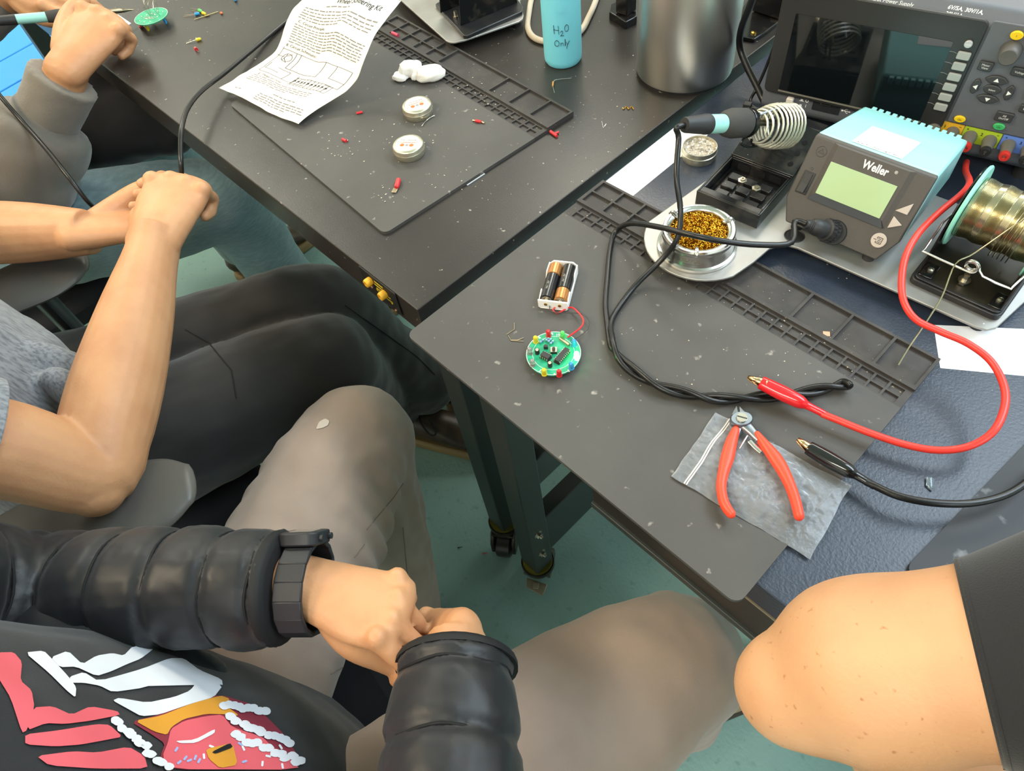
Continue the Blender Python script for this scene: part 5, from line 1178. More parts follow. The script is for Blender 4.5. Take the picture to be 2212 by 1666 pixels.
t = thing('spade_connector', 'red spade connector with a flat metal tongue among flux stains', 'connector', P(857, 400, 0))
q = MB(); q.tube([P(861, 388, .0030), P(858, 400, .0028), P(856, 405, .0026)], [.0030, .0033, .0028], 14, 4); obj('sleeve', q, REDB, t, world=True)
q = MB(); c = P(853, 412, .0012); q.box((0, 0, .0006), (.0062, .0080, .0010), Matrix.Translation(c) @ RZ(.55)); obj('tongue', q, CLP, t, world=True, bevel=.0003)
t = thing('plastic_clip', 'small red plastic clip just off the mat corner', 'clip', P(1198, 288, TT))
q = MB(); q.cyl(P(1189, 284, TT + .002), P(1203, 294, TT + .002), .0020); obj('clip_body', q, REDB, t, world=True)
q = MB(); q.cyl(P(1196, 290, TT + .002), P(1207, 285, TT + .002), .0013); obj('clip_arm', q, REDB, t, world=True)
q = MB(); q.tube([P(911, 273, .0008), P(918, 264, .001), P(930, 254, .0012), P(939, 250, .001)], .0007, 7, 3); one('wire_clipping', q, STEEL, 'bent silver wire clipping leaning at a closed tin', 'wire clipping')
q = MB(); c0_, c1_ = P(1009, 401, TT + .0004), P(1047, 376, TT + .0004); q.box((0, 0, .0004), ((c1_ - c0_).length, .0019, .0010), Matrix.Translation((c0_ + c1_) / 2) @ RZ(math.atan2((c1_ - c0_).y, (c1_ - c0_).x))); one('wire_clipping', q, mat('pale metal strip', '#b5bcc2', .35, .6), 'straight pale metal strip along the edge of the mat with tins', 'wire clipping')
t = thing('loose_resistor', 'bent resistor with a long lead in front of the blue bottle', 'resistor', P(1195, 180, TT))
q = MB(); q.tube([P(1234, 169, TT + .0016), P(1203, 172, TT + .0018), P(1196, 176, TT + .0020), P(1194, 182, TT + .0016), P(1195, 190, TT + .0012), P(1198, 201, TT + .0008)], .0005, 7, 3); obj('lead', q, STEEL, t, world=True)
q = MB(); q.cyl(P(1195, 177, TT + .0018), P(1194, 186, TT + .0015), .0013); obj('resistor_body', q, mat('tan resistor', '#c28d4c', .4), t, world=True)
q = MB(); q.tube([P(1300, 262, TT + .0005), P(1303, 277, TT + .0005), P(1309, 268, TT + .0005)], .0003, 6, 1); one('wire_clipping', q, STEEL, 'thin V-shaped wire clipping near the gap between benches', 'wire clipping')
q = MB(); q.tube([P(1345 + 24 * t, 233 + 3 * math.sin(t * 14), TT + .0010 + .0006 * math.cos(t * 14)) for t in [i / 30 for i in range(31)]], .0006, 6, 1); one('brass_curl', q, BRW, 'curl of brass shaving in front of the steel canister', 'shaving')
crumbs('flux_crumbs', 'pale crumbs of flux scattered over the mat with tins', 110, lambda rr: (rr.choice([(840, 420, 40), (1000, 210, 60), (880, 300, 90), (740, 330, 60), (1060, 200, 60), (960, 380, 70)]), rr) and (lambda k: (rr.gauss(k[0], k[2] * .6), rr.gauss(k[1], k[2] * .35)))(rr.choice([(840, 420, 40), (1000, 210, 60), (880, 300, 90), (740, 330, 60), (1060, 200, 60), (960, 380, 70)])), .0, 5, CRM, .0003, .0010)
crumbs('solder_beads', 'tiny pale solder beads scattered on the black bench', 50, lambda rr: (rr.uniform(1000, 1420), rr.uniform(110, 420)), TT, 8, CRM, .0003, .0007)

# ---- second green board with long leads, and the colour code leaflet
b2_ = thing('circuit_board', 'round green circuit board with long untrimmed leads under the iron tip', 'circuit board', (-.8815, .1515, H + TT))
q = MB(); q.lathe([(0, .0125), (.0286, .0125), (.0286, .0141), (0, .0141)], 56); bb = obj('board', q, PCBG, b2_)
q = MB(); q.lathe([(.0280, .0142), (.0285, .0142)], 56, caps=False); obj('rim_print', q, WPRINT, bb, smooth=0)
r2 = random.Random(4); q = MB()
for k in range(2):
    for i in range(9): q.ball((-.006 + i * .0022 + k * .002, -.008 - k * .0036 + i * .0012, .0143), (.0009, .0009, .0007), 4)
for i in range(14): a = r2.random() * 6.28; r = .022 * math.sqrt(r2.random()); q.ball((r * math.cos(a), r * math.sin(a), .0143), (.0011, .0011, .0008), 4)
tag(obj('solder_joints', q, NIC, bb), None, None, kind='stuff')
for i in range(9):
    x, y = r2.uniform(-.012, .014), r2.uniform(-.004, .016); q = MB(); q.tube([(x, y, .0141), (x + r2.uniform(-.006, .006), y + r2.uniform(-.006, .006), .030), (x + r2.uniform(-.015, .015), y + r2.uniform(-.01, .01), r2.uniform(.036, .048))], .00035, 6, 3); obj('untrimmed_lead', q, NIC, bb)
for c, an in (('red', 4.1), ('yellow', 5.3), ('blue', .6), ('green', 1.9), ('clear', 3.0)):
    q = MB(); q.lathe([(0, 0), (.0016, .0007), (.0025, .003), (.0025, .0085), (.0029, .0086), (.0029, .0124), (0, .0124)], 16, T(.022 * math.cos(an), .022 * math.sin(an))); obj('indicator_lamp', q, ledmat(c), b2_)
lf = [P(*a, TT + .0006) for a in ((176, 58), (255, 31), (283, 50), (216, 90))]
q = MB(); q.prism([(v.x, v.y) for v in reversed(lf)], H + TT, H + TT + .0004); le = one('leaflet', q, mat('plain white paper', '#e8ecf2', .7), 'white resistor colour code leaflet beside the gripping hand', 'leaflet', smooth=0)
def lfp(u, v): return lf[0].lerp(lf[1], u).lerp(lf[3].lerp(lf[2], u), v) + Vector((0, 0, .0003))
for nm, c, u0, u1, v0, v1 in (('c', '#c9a03c', .30, .75, .06, .20), ('c', '#a8352b', .32, .55, .22, .30), ('c', '#5b3324', .32, .55, .31, .38), ('c', '#9a958d', .60, .80, .22, .38), ('c', '#b83a2e', .16, .24, .80, .92), ('c', '#d8c48a', .24, .72, .74, .86), ('c', '#5aa845', .33, .42, .72, .88), ('c', '#5b3324', .56, .65, .72, .88)):
    q = MB(); dz_ = Vector((0, 0, .0001 * (u1 - u0 < .2))); q.add([lfp(u0, v0) + dz_, lfp(u1, v0) + dz_, lfp(u1, v1) + dz_, lfp(u0, v1) + dz_], [(0, 1, 2, 3)]); obj('colour_block', q, mat('print ' + c, c, .6), le, world=True, smooth=0)

# ---- earth-bonding sockets under the bench front
e0 = PY(801, 606, .0285); eg = thing('grounding_socket', 'black plate with two yellow sockets under the bench front edge', 'socket', e0)
e1_ = PY(832, 634, .0285)
q = MB(); q.span((e0.x - .020, .0288, e0.z - .026), (e1_.x + .022, .0305, e0.z + .010)); obj('plate', q, mat('matt black plate', '#161616', .6), eg, world=True, bevel=.001)
YJ = mat('yellow jack', '#dba32a', .4)
for c in (e0, e1_):
    Mt = Matrix.Translation((c.x, .0287, c.z)) @ RX(PI / 2)
    q = MB(); q.lathe([(0, 0), (.0050, 0), (.0053, .0015), (.0053, .006), (.0047, .008), (.0026, .0083), (.0023, .004), (0, .004)], 22, Mt); obj('jack', q, YJ, eg, world=True)
    q = MB(); q.lathe([(0, 0), (.0018, 0), (.0016, .0016), (0, .002)], 12, Matrix.Translation((c.x - .003 if c is e0 else c.x + .012, .0287, c.z - .013 if c is e0 else c.z - .02)) @ RX(PI / 2)); obj('screw', q, mat('copper screw', '#c9977a', .3, .9), eg, world=True)
q = MB()
for i, (x0, l) in enumerate(((.004, .016), (.002, .024), (.004, .026), (.006, .026))):
    zz = e0.z + .003 - i * .0055; q.span((e0.x + .004 + x0, .0284, zz), (e0.x + .004 + x0 + l, .0286, zz + .0022))
for c in (e0, e1_): q.lathe([(0, 0), (.0022, 0), (.0022, .0003), (0, .0003)], 12, Matrix.Translation((c.x + .008, .0287, c.z - .010)) @ RX(PI / 2))
tag(obj('yellow_print', q, mat('yellow print', '#cdb52e', .6), eg, world=True, smooth=0), None, None, kind='stuff')
# ------------------------------------------------------------------ people
def V(x, y, h): return Vector((x, y, H + h))
SKIN = mat('warm skin', '#c39067', .5, nscale=28, ncol='#ba855e', nlo=.4, nhi=.7, sss=.12, bump=.12, bscale=420)
SKINF = mat('freckled skin', '#c79871', .48, nscale=22, ncol='#bf8d67', nlo=.4, nhi=.7, nscale2=230, ncol2='#a5714b', nlo2=.68, nhi2=.78, ndet=2, sss=.12, bump=.1, bscale=420)
def nz(v, s, k=0.0): return noise.noise(Vector((v.x * s + k, v.y * s - k, v.z * s + 2 * k)))
def hand(mb, W, F, N, sgn, curls, thumb, sc=1.0, spread=.06):
    F = F.normalized(); N = (N - F * N.dot(F)).normalized(); S = F.cross(N) * sgn       # S points to the thumb side
    pt = lambda f, s, n: W + (F * f + S * s + N * n) * sc
    mb.tube([pt(-.02, 0, 0), pt(.015, 0, 0), pt(.05, .002, 0), pt(.085, .001, 0)], [(.030 * sc, .022 * sc), (.033 * sc, .020 * sc), (.040 * sc, .0175 * sc), (.040 * sc, .0150 * sc)], 18, 4, up=N, round_=True)
    mb.tube([pt(-.022, 0, 0), pt(-.004, 0, 0), pt(.03, .001, 0), pt(.06, .001, 0)], [(.022 * sc, .014 * sc), (.0300 * sc, .0215 * sc), (.036 * sc, .0185 * sc), (.036 * sc, .013 * sc)], 18, 4, up=N, round_=True)
    for i, (f, s, L, r) in enumerate(((.086, .0310, .074, .0092), (.090, .0105, .083, .0094), (.086, -.0100, .076, .0090), (.077, -.0295, .060, .0082))):
        b = pt(f - .012, s, .002); d = (F + S * (spread * (1.5 - i))).normalized(); pts = [b - d * .012 * sc, b + d * .010 * sc]; rr = [r * sc * 1.06, r * sc * 1.10]; a = 0; p = pts[-1]
        side = d.cross(N).normalized(); nn = side.cross(d)
        for j, (k, c) in enumerate(zip((.46, .30, .24), curls[i])):
            a += math.radians(c); dd = d * math.cos(a) - nn * math.sin(a); p = p + dd * (L * k * sc); pts.append(p); rr.append(r * sc * (1.0, .93, .78)[j])
        mb.ball(tuple(b + d * .008 * sc + nn * .0045 * sc), .0112 * sc, 8)
        # knuckles keep their bend: insert points close to the joints
        q = [pts[0]]; q2 = [rr[0]]
        for j in range(1, len(pts)):
            q.append(pts[j - 1].lerp(pts[j], .5)); q2.append((rr[j - 1] + rr[j]) / 2 * .97); q.append(pts[j]); q2.append(rr[j])
        mb.tube(q, q2, 12, 3, round_=True)
    if thumb: mb.tube([pt(*t[:3]) for t in thumb], [t[3] * sc for t in thumb], 12, 4, round_=True)
FIST = [(62, 85, 55), (68, 88, 55), (70, 88, 55), (72, 85, 50)]
def shoe(root, heel, toe, up_m, sole_m, lace_m):
    d = (toe - heel); L = d.length; d.normalize(); s = Vector((-d.y, d.x, 0)); M = Matrix(((d.x, s.x, 0, heel.x), (d.y, s.y, 0, heel.y), (0, 0, 1, 0), (0, 0, 0, 1)))
    out = [(-.01, .0), (.0, .030), (.06, .034), (.14, .040), (.20, .044), (.25, .036), (.275, .015), (.278, 0)]; k = L / .278
    pol = [(x * k, y) for x, y in out] + [(x * k, -y) for x, y in reversed(out[1:-1])]
    q = MB(); q.prism(list(reversed(pol)), .001, .028, M); so = obj('shoe_sole', q, sole_m, root, world=True, bevel=.006)
    q = MB(); q.tube([M @ Vector(t) for t in ((.02 * k, 0, .062), (.06 * k, 0, .066), (.11 * k, 0, .058), (.17 * k, 0, .046), (.23 * k, 0, .036), (.262 * k, 0, .030))], [(.032, .034), (.034, .038), (.036, .034), (.039, .024), (.035, .016), (.022, .008)], 18, 5, up=(0, 0, 1), round_=True)
    q.tube([M @ Vector(t) for t in ((.035 * k, 0, .06), (.035 * k, 0, .11), (.03 * k, 0, .125))], [.036, .036, .037], 18, 3)
    obj('shoe_upper', q, up_m, root, world=True, smooth=60)
    for i in range(4):
        x = (.085 + i * .022) * k; z = .098 - i * .011; q = MB(); q.tube([M @ Vector((x, -.022, z - .014)), M @ Vector((x + .004, 0, z)), M @ Vector((x, .022, z - .014))], .0022, 8, 4); obj('shoe_lace', q, lace_m, root, world=True)
    q = MB(); q.tube([M @ Vector(t) for t in ((.075 * k, 0, .104), (.085 * k, -.025, .105), (.11 * k, -.04, .085), (.12 * k, -.03, .08), (.10 * k, -.012, .10))], .0022, 8, 5); obj('shoe_lace', q, lace_m, root, world=True)
def headm(mb, neck, c, face):
    """neck, skull, nose, ears of one continuous head"""
    f = Vector((face[0], face[1], 0)).normalized(); s = Vector((-f.y, f.x, 0))
    mb.tube([neck, neck.lerp(c, .55), c], [.055, .052, .06], 16, 3)
    M = Matrix(((f.x, s.x, 0, c.x), (f.y, s.y, 0, c.y), (0, 0, 1, c.z), (0, 0, 0, 1)))
    mb.ball((0, 0, .03), (.095, .076, .10), 12, M); mb.ball((.028, 0, -.045), (.062, .056, .062), 10, M)
    mb.tube([M @ Vector((.088, 0, .03)), M @ Vector((.108, 0, -.005)), M @ Vector((.092, 0, -.014))], [.008, .014, .012], 10, 3, round_=True)
    for sg in (-1, 1): mb.ball((-.005, sg * .077, -.002), (.017, .008, .028), 8, M)
    mb.tube([M @ Vector((.080, -.024, -.052)), M @ Vector((.090, 0, -.050)), M @ Vector((.080, .024, -.052))], .008, 8, 3, round_=True)
    return M
def headparts(root, M, hairm):
    q = MB(); q.ball((-.020, 0, .058), (.100, .084, .092), 14, M @ RY(-.30)); q.ball((-.045, 0, .005), (.062, .080, .075), 12, M)
    bm_keep = MB(); organic('hair', q, .006, hairm, root, 4)
    for sg in (-1, 1):
        q = MB(); q.ball((.0775, sg * .031, .018), (.0085, .0120, .0062), 8, M); e = obj('eye', q, mat('eye white', '#e9e6e0', .2), root, world=True)
        q = MB(); q.ball((.0845, sg * .031, .018), (.0022, .0048, .0048), 8, M); obj('iris', q, mat('brown iris', '#3a2618', .15), e, world=True)
        q = MB(); q.tube([M @ Vector((.0885, sg * .014, .036)), M @ Vector((.0870, sg * .030, .040)), M @ Vector((.0760, sg * .046, .035))], [(.0045, .0022), (.0045, .0026), (.003, .002)], 8, 4, round_=True); obj('eyebrow', q, hairm, root, world=True)
def person(label, loc): return thing('person', label, 'person', loc)

# ================================================= first person: black puffer jacket, khaki trousers
p1 = person('seated person in a black puffer jacket and printed black shirt', (.17, -.45, 0))
KHAKI = mat('khaki cotton', '#9f8d80', .8, bump=.15, bscale=1400, nscale=9, ncol='#948275', nlo=.4, nhi=.7, sheen=.2)
hipL, kneeL, ankL = V(.085, -.42, -.235), V(-.112, -.078, -.250), V(-.050, -.160, -.66)
hipR, kneeR, ankR = V(.255, -.42, -.235), V(.372, -.010, -.262), V(.395, .045, -.66)
q = MB()
q.tube([V(.17, -.50, -.22), hipL.lerp(hipR, .35), hipL], [(.13, .11), (.12, .10), (.10, .095)], 24, 4)
for a, b, c in ((hipL, kneeL, ankL), (hipR, kneeR, ankR)):
    q.tube([V(.17, -.46, -.22).lerp(a, .6), a, a.lerp(b, .35), a.lerp(b, .7), b.lerp(a, .10), b + (b - a).normalized() * .012 + Vector((0, 0, -.010)), b.lerp(c, .12), b.lerp(c, .4), b.lerp(c, .75), c], [.115, .108, .100, .094, .086, .076, .074, .070, .066, .064], 24, 5, round_=True)
q.tube([V(.17, -.55, -.20), V(.17, -.42, -.20), V(.17, -.36, -.245)], [(.15, .10), (.15, .09), (.06, .06)], 24, 4, up=(0, 0, 1), round_=True)
def wr1(v, n):
    h = v.z - H
    k = .0035 * nz(v, 14, 1) + .002 * nz(v, 34, 5)
    # radiating creases behind each knee and at the groin
    for kn in (kneeL, kneeR):
        d = (v - kn); r = d.length
        if r < .30:
            ta = (hipL - kneeL) if kn is kneeL else (hipR - kneeR); ta.normalize(); sx = d.dot(ta)
            if sx > -.02 and kn is kneeL: k += .0042 * max(0.0, 1 - abs(n.z) * 1.15) * math.exp(-((sx - .12) / .11) ** 2) * math.sin(sx * 175 + 9 * v.z + 2.5 * nz(v, 9))
            a = math.atan2(d.y, d.x + .0001); k += .0014 * math.exp(-((r - .15) / .07) ** 2) * math.sin(a * 9 + 5 * nz(v, 7)) * max(0.0, 1 - n.z * 1.1)
    return k
organic('trousers', q, .0055, KHAKI, p1, 6, wr1)
# faded patch, seams and stitching on the trouser legs are laid on the cloth
def bvh_of(o):
    from mathutils.bvhtree import BVHTree
    M = world_of(o); me = o.data
    return BVHTree.FromPolygons([M @ v.co for v in me.vertices], [tuple(p.vertices) for p in me.polygons])
def cast(b, u, v):
    r = ray(u, v).normalized(); hit = b.ray_cast(CAM, r); return hit[0], hit[1]
tro = [c for c in p1.children if c.name.startswith('trousers')][0]
btr = bvh_of(tro)
def seam(b, pts, r, mt, name, root, dens=8, off=.0004):
    out = []
    for i in range(len(pts) - 1):
        for j in range(dens):
            t = j / dens; hp, n = cast(b, pts[i][0] + (pts[i + 1][0] - pts[i][0]) * t, pts[i][1] + (pts[i + 1][1] - pts[i][1]) * t)
            if hp is not None and (not out or (hp - out[-1]).length < .06): out.append(hp + n * off)
    if len(out) > 3:
        q = MB(); q.tube(out, r, 6, 1); return obj(name, q, mt, root, world=True)
def decal(b, poly, mt, name, root, off=.0012, step=14, label=None):
    for _ in range(1):
        poly = [q_ for i in range(len(poly)) for q_ in (((poly[i][0] * .85 + poly[(i + 1) % len(poly)][0] * .15), (poly[i][1] * .85 + poly[(i + 1) % len(poly)][1] * .15)), ((poly[i][0] * .15 + poly[(i + 1) % len(poly)][0] * .85), (poly[i][1] * .15 + poly[(i + 1) % len(poly)][1] * .85)))]
    bm = bmesh.new(); vs = [bm.verts.new((x, y, 0)) for x, y in poly]; f = bm.faces.new(vs)
    bmesh.ops.triangulate(bm, faces=bm.faces[:])
    for _ in range(6):
        es = [e for e in bm.edges if e.calc_length() > step]
        if not es: break
        bmesh.ops.subdivide_edges(bm, edges=es, cuts=1); bmesh.ops.triangulate(bm, faces=[f for f in bm.faces if len(f.verts) > 3])
    bm.verts.ensure_lookup_table(); bm.verts.index_update(); pos = {}
    for v in bm.verts:
        hp, n = cast(b, v.co.x, v.co.y)
        if hp is not None: pos[v.index] = hp + n * off
    q = MB(); ids = {}; fs = []
    for k, w_ in pos.items(): ids[k] = len(q.v); q.v.append(w_)
    for f in bm.faces:
        t = [v.index for v in f.verts]
        if all(i in ids for i in t):
            p_ = [pos[i] for i in t]
            if max((p_[0] - p_[1]).length, (p_[1] - p_[2]).length, (p_[0] - p_[2]).length) < .05: fs.append(tuple(ids[i] for i in t))
    q.f = fs; q.mi = [0] * len(fs); bm.free()
    if fs: return obj(name, q, mt, root, world=True, smooth=60, label=label)
STITCH = mat('dark stitching', '#7c6f64', .8)
seam(btr, [(792, 1144), (850, 1075), (873, 1040)], .0006, STITCH, 'seam', p1)
seam(btr, [(870, 1140), (876, 1200), (884, 1290)], .0006, STITCH, 'seam', p1)
seam(btr, [(765, 1205), (790, 1172)], .0006, STITCH, 'pocket_seam', p1)
seam(btr, [(714, 1456), (745, 1438), (786, 1431)], .0006, STITCH, 'seam', p1); seam(btr, [(725, 1473), (755, 1452), (784, 1441)], .0006, STITCH, 'seam', p1)
decal(btr, [(683, 928), (690, 912), (703, 905), (712, 910), (709, 920), (696, 926)], mat('pale worn patch', '#cbbfb4', .8), 'worn_patch', p1, .0009)
# skin: arms with hands, and the head, one body
q = MB()
shL, elL, wrL = V(-.055, -.52, .21), V(-.062, -.415, -.035), V(.135, -.226, -.024)
shR, elR, wrR = V(.335, -.52, .21), V(.385, -.285, -.005), P(990, 1380, -.045)
q.tube([V(.14, -.53, .20), shL, shL.lerp(elL, .5), elL, elL.lerp(wrL, .35), wrL], [(.05, .05), .050, .042, .040, .038, (.030, .025)], 18, 5)
q.tube([V(.14, -.53, .20), shR, shR.lerp(elR, .5), elR, elR.lerp(wrR, .35), wrR], [(.05, .05), .050, .042, .040, .038, (.030, .025)], 18, 5)
FL = (P(850, 1322, -.028) - wrL)
TL_ = [P(728, 1340, -.030), P(768, 1384, -.036), P(828, 1416, -.052), P(872, 1440, -.064), P(892, 1452, -.070)]
hand(q, wrL + FL.normalized() * .004, FL, Vector((-.22, .25, 1)), 1, [(38, 58, 35), (50, 58, 35), (62, 56, 35), (72, 54, 35)], None, .90, .10)
q.tube(TL_, [.017, .0165, .0140, .0118, .0090], 14, 4, round_=True)
FR = P(905, 1400, -.125) - wrR
hand(q, wrR + FR.normalized() * .010, FR, Vector((.35, .15, 1)), -1, [(40, 60, 40), (45, 62, 40), (50, 64, 40), (52, 60, 40)],
     [(.012, .022, -.004, .015), (.040, .042, -.008, .0135), (.070, .052, -.022, .011), (.092, .046, -.036, .009)], .84)
q.tube([V(.14, -.53, .20), V(.14, -.54, .30)], [.06, .05], 16, 1)
Mh = headm(q, V(.135, -.54, .27), V(.13, -.515, .43), (.25, 1))
organic('body', q, .0025, SKIN, p1, 4); headparts(p1, Mh, mat('dark brown hair', '#2a1d14', .6))
# shirt
q = MB()
q.tube([V(.175, -.405, -.275), V(.172, -.420, -.20), V(.166, -.450, -.06), V(.158, -.475, .05), V(.148, -.505, .16), V(.140, -.53, .25), V(.138, -.54, .285)], [(.168, .118), (.172, .126), (.172, .118), (.176, .112), (.182, .108), (.13, .080), (.06, .055)], 30, 6, up=(0, -1, 0), round_=True)
BTEE = mat('black cotton shirt', '#191a1d', .85, bump=.2, bscale=1500, sheen=.2)
def wr2(v, n): return .0045 * nz(v, 11, 3) + .0022 * nz(v, 26, 8)
organic('t_shirt', q, .006, BTEE, p1, 6, wr2)
tee = [c for c in p1.children if c.name.startswith('t_shirt')][0]; bte = bvh_of(tee)
# print on the shirt: letter strokes, wavy stripes and an iced ring with sprinkles
CP = lambda pts: [(x / 2.9105, 1100 + y / 2.9105) for x, y in pts]
WH = mat('white shirt print', '#e3e6ec', .7); PK = mat('coral shirt print', '#e0616b', .7); OR = mat('amber shirt print', '#dd9a33', .7); MR = mat('maroon shirt print', '#8c2f3f', .7); LB = mat('lilac shirt print', '#9fb1e0', .7)
for poly, mt, of in (([(150, 912), (268, 900), (330, 962), (420, 1060), (472, 1130), (466, 1195), (410, 1150), (300, 1040)], WH, .0012),
                     ([(312, 942), (420, 900), (510, 985), (600, 930), (700, 914), (772, 930), (830, 870), (976, 875), (880, 950), (790, 985), (690, 1030), (600, 1060), (470, 1000), (370, 1004)], WH, .0012),
                     ([(430, 1064), (520, 1034), (612, 1092), (900, 1010), (1060, 945), (1150, 945), (1250, 1020), (1390, 1078), (1396, 1120), (1260, 1062), (1190, 1030), (1080, 1060), (900, 1132), (700, 1160), (620, 1120), (520, 1102), (440, 1102)], WH, .0012),
                     ([(1396, 1118), (1340, 1190), (1200, 1230), (1000, 1300), (880, 1312), (790, 1262), (700, 1212), (740, 1195), (920, 1226), (1090, 1190), (1190, 1150), (1256, 1062)], WH, .0012),
                     ([(-20, 912), (80, 910), (132, 972), (120, 1090), (190, 1150), (208, 1255), (160, 1402), (130, 1416), (60, 1200), (-20, 1070)], PK, .0012),
                     ([(200, 1258), (320, 1250), (440, 1305), (560, 1250), (730, 1280), (745, 1305), (560, 1342), (400, 1362), (280, 1356), (160, 1402)], PK, .0013),
                     ([(150, 1426), (350, 1402), (600, 1362), (680, 1366), (762, 1440), (650, 1462), (500, 1490), (340, 1502), (150, 1490)], PK, .0012),
                     ([(220, 1562), (450, 1532), (600, 1540), (800, 1502), (900, 1560), (920, 1640), (600, 1642), (300, 1622)], PK, .0012),
                     ([(816, 1345), (1000, 1300), (1200, 1222), (1380, 1172), (1600, 1240), (1800, 1440), (1910, 1640), (1030, 1645), (1000, 1560), (1030, 1480), (940, 1420)], MR, .0010),
                     ([(836, 1342), (1000, 1312), (1200, 1232), (1380, 1182), (1438, 1202), (1420, 1250), (1500, 1310), (1400, 1300), (1290, 1298), (1150, 1330), (1070, 1380), (1040, 1430), (960, 1410)], OR, .0015),
                     ([(1066, 1392), (1150, 1342), (1290, 1312), (1390, 1302), (1450, 1380), (1640, 1440), (1700, 1500), (1800, 1560), (1880, 1645), (1055, 1645), (1010, 1560), (1044, 1480)], PK, .0015),
                     ([(1090, 1470), (1210, 1462), (1340, 1394), (1336, 1420), (1220, 1482), (1120, 1484)], WH, .0020),
                     ([(1280, 1520), (1450, 1480), (1482, 1620), (1370, 1640), (1300, 1580)], OR, .0020), ([(1316, 1540), (1430, 1482), (1450, 1510), (1340, 1552)], mat('black shirt print', '#1b1b1d', .7), .0024)):
    decal(bte, CP(poly), mt, 'shirt_print', tee, of)
rf = random.Random(2)
for a, b, n_ in (((700, 1330), (1030, 1640), 13), ((1400, 1235), (1660, 1290), 9), ((1450, 1330), (1800, 1480), 12), ((1480, 1440), (1890, 1600), 13)):
    for i in range(n_):
        t = i / (n_ - 1); cx, cy = a[0] + (b[0] - a[0]) * t + rf.uniform(-16, 16), a[1] + (b[1] - a[1]) * t + rf.uniform(-16, 16)
        decal(bte, CP([(cx + (34 + rf.uniform(-6, 8)) * math.cos(k * PI / 5), cy + 26 * math.sin(k * PI / 5)) for k in range(10)]), WH, 'icing_blob', tee, .0021)
for i in range(16):
    cx, cy = rf.uniform(1080, 1780), rf.uniform(1480, 1640); an = rf.uniform(0, 3); decal(bte, CP([(cx + 17 * math.cos(an) * sx_ - 7 * math.sin(an) * sy_, cy + 17 * math.sin(an) * sx_ + 7 * math.cos(an) * sy_) for sx_, sy_ in ((-1, -1), (1, -1), (1, 1), (-1, 1))]), rf.choice((LB, WH, LB)), 'sprinkle', tee, .0019)
# puffer jacket: quilted sleeves and open front panels
PUFF = mat('black puffer nylon', '#16171b', .46, bump=.14, bscale=45, bdet=6, sheen=.1)
def sleeve(mb, pts, rad, quilt, n=30, ph=0.0, ring=False):
    P2 = []; Rr = []; L = len(pts); M_ = 46
    dist = [0]
    for i in range(L - 1): dist.append(dist[-1] + (pts[i + 1] - pts[i]).length)
    for k in range(M_ * (L - 1) + 1):
        t = k / (M_ * (L - 1)); c = cat(pts, t); i = min(int(t * (L - 1)), L - 2); f = t * (L - 1) - i; s = dist[i] + (dist[i + 1] - dist[i]) * f
        r = rad[i] + (rad[i + 1] - rad[i]) * f; x_ = ((s / quilt + ph) % 1.0); x_ = min(x_, 1 - x_) * quilt
        P2.append(c); Rr.append(r * (.985 - .085 * math.exp(-(x_ / .0046) ** 2) + .012 * math.sin(PI * x_ / quilt)))
    mb.tube(P2, Rr, n, 1)
    if ring:
        for k in range(1, len(P2) - 1):
            if Rr[k] < Rr[k - 1] and Rr[k] <= Rr[k + 1] and Rr[k] < .96 * max(Rr[max(0, k - 14):k + 14]): RINGS.append((P2[k], (P2[k + 1] - P2[k - 1]).normalized(), Rr[k]))
RINGS = []
q = MB()
cuffL = wrL - (wrL - elL).normalized() * .026; cuffR = wrR - (wrR - elR).normalized() * .022
sleeve(q, [shL, shL.lerp(elL, .55), elL + Vector((.004, -.004, -.004)), elL.lerp(cuffL, .5), cuffL], [.075, .068, .062, .056, .050], .043, ph=.3, ring=True)
sleeve(q, [shR, shR.lerp(elR, .55), elR, elR.lerp(cuffR, .5), cuffR + Vector((0, 0, .004))], [.074, .066, .058, .053, .047], .046, ph=.9, ring=True)
for i, (a, b, s) in enumerate(((V(-.01, -.47, -.24), V(-.005, -.50, .18), 1), (V(.345, -.47, -.24), V(.31, -.52, .18), -1))):
    sleeve(q, [a, a.lerp(b, .33), a.lerp(b, .66), b], [.062, .066, .068, .060], .05)
for z in (-.22, -.13, -.04, .05, .14): q.tube([V(-.02, -.50, z), V(.06, -.60, z - .005), V(.17, -.625, z), V(.27, -.60, z - .005), V(.35, -.50, z)], [(.045, .050)] * 5, 20, 5, up=(0, 0, 1), round_=True)
q.tube([V(-.03, -.52, .215), V(.05, -.57, .26), V(.14, -.60, .275), V(.23, -.57, .26), V(.32, -.52, .215)], [(.05, .045)] * 5, 20, 5, up=(0, 0, 1), round_=True)
def wr3(v, n): return .0016 * nz(v, 24, 2) + .0045 * (.22 - abs(nz(v, 17, 6))) + .0012 * (.2 - abs(nz(v, 55, 3)))
organic('jacket', q, .0036, PUFF, p1, 1, wr3)
for c, t_, r_ in RINGS:
    Mq = Matrix.Translation(c) @ t_.to_track_quat('Z', 'Y').to_matrix().to_4x4(); q = MB()
    q.tube([Mq @ Vector((r_ * 1.015 * math.cos(a), r_ * 1.015 * math.sin(a), .0012 * math.sin(a * 5))) for a in [2 * PI * k / 40 for k in range(40)]], .0013, 6, 1, closed=True); obj('quilt_seam', q, mat('black thread', '#0c0c0e', .8), p1, world=True)
for c, w0, r_ in ((cuffL, wrL, .049), (cuffR, wrR, .050)):
    q = MB(); d = (w0 - c).normalized(); q.tube([c - d * .004, c + d * .002, c + d * .006], [r_, r_ * .98, r_ * .86], 30, 3); obj('cuff', q, mat('black elastic cuff', '#121214', .7), p1, world=True)
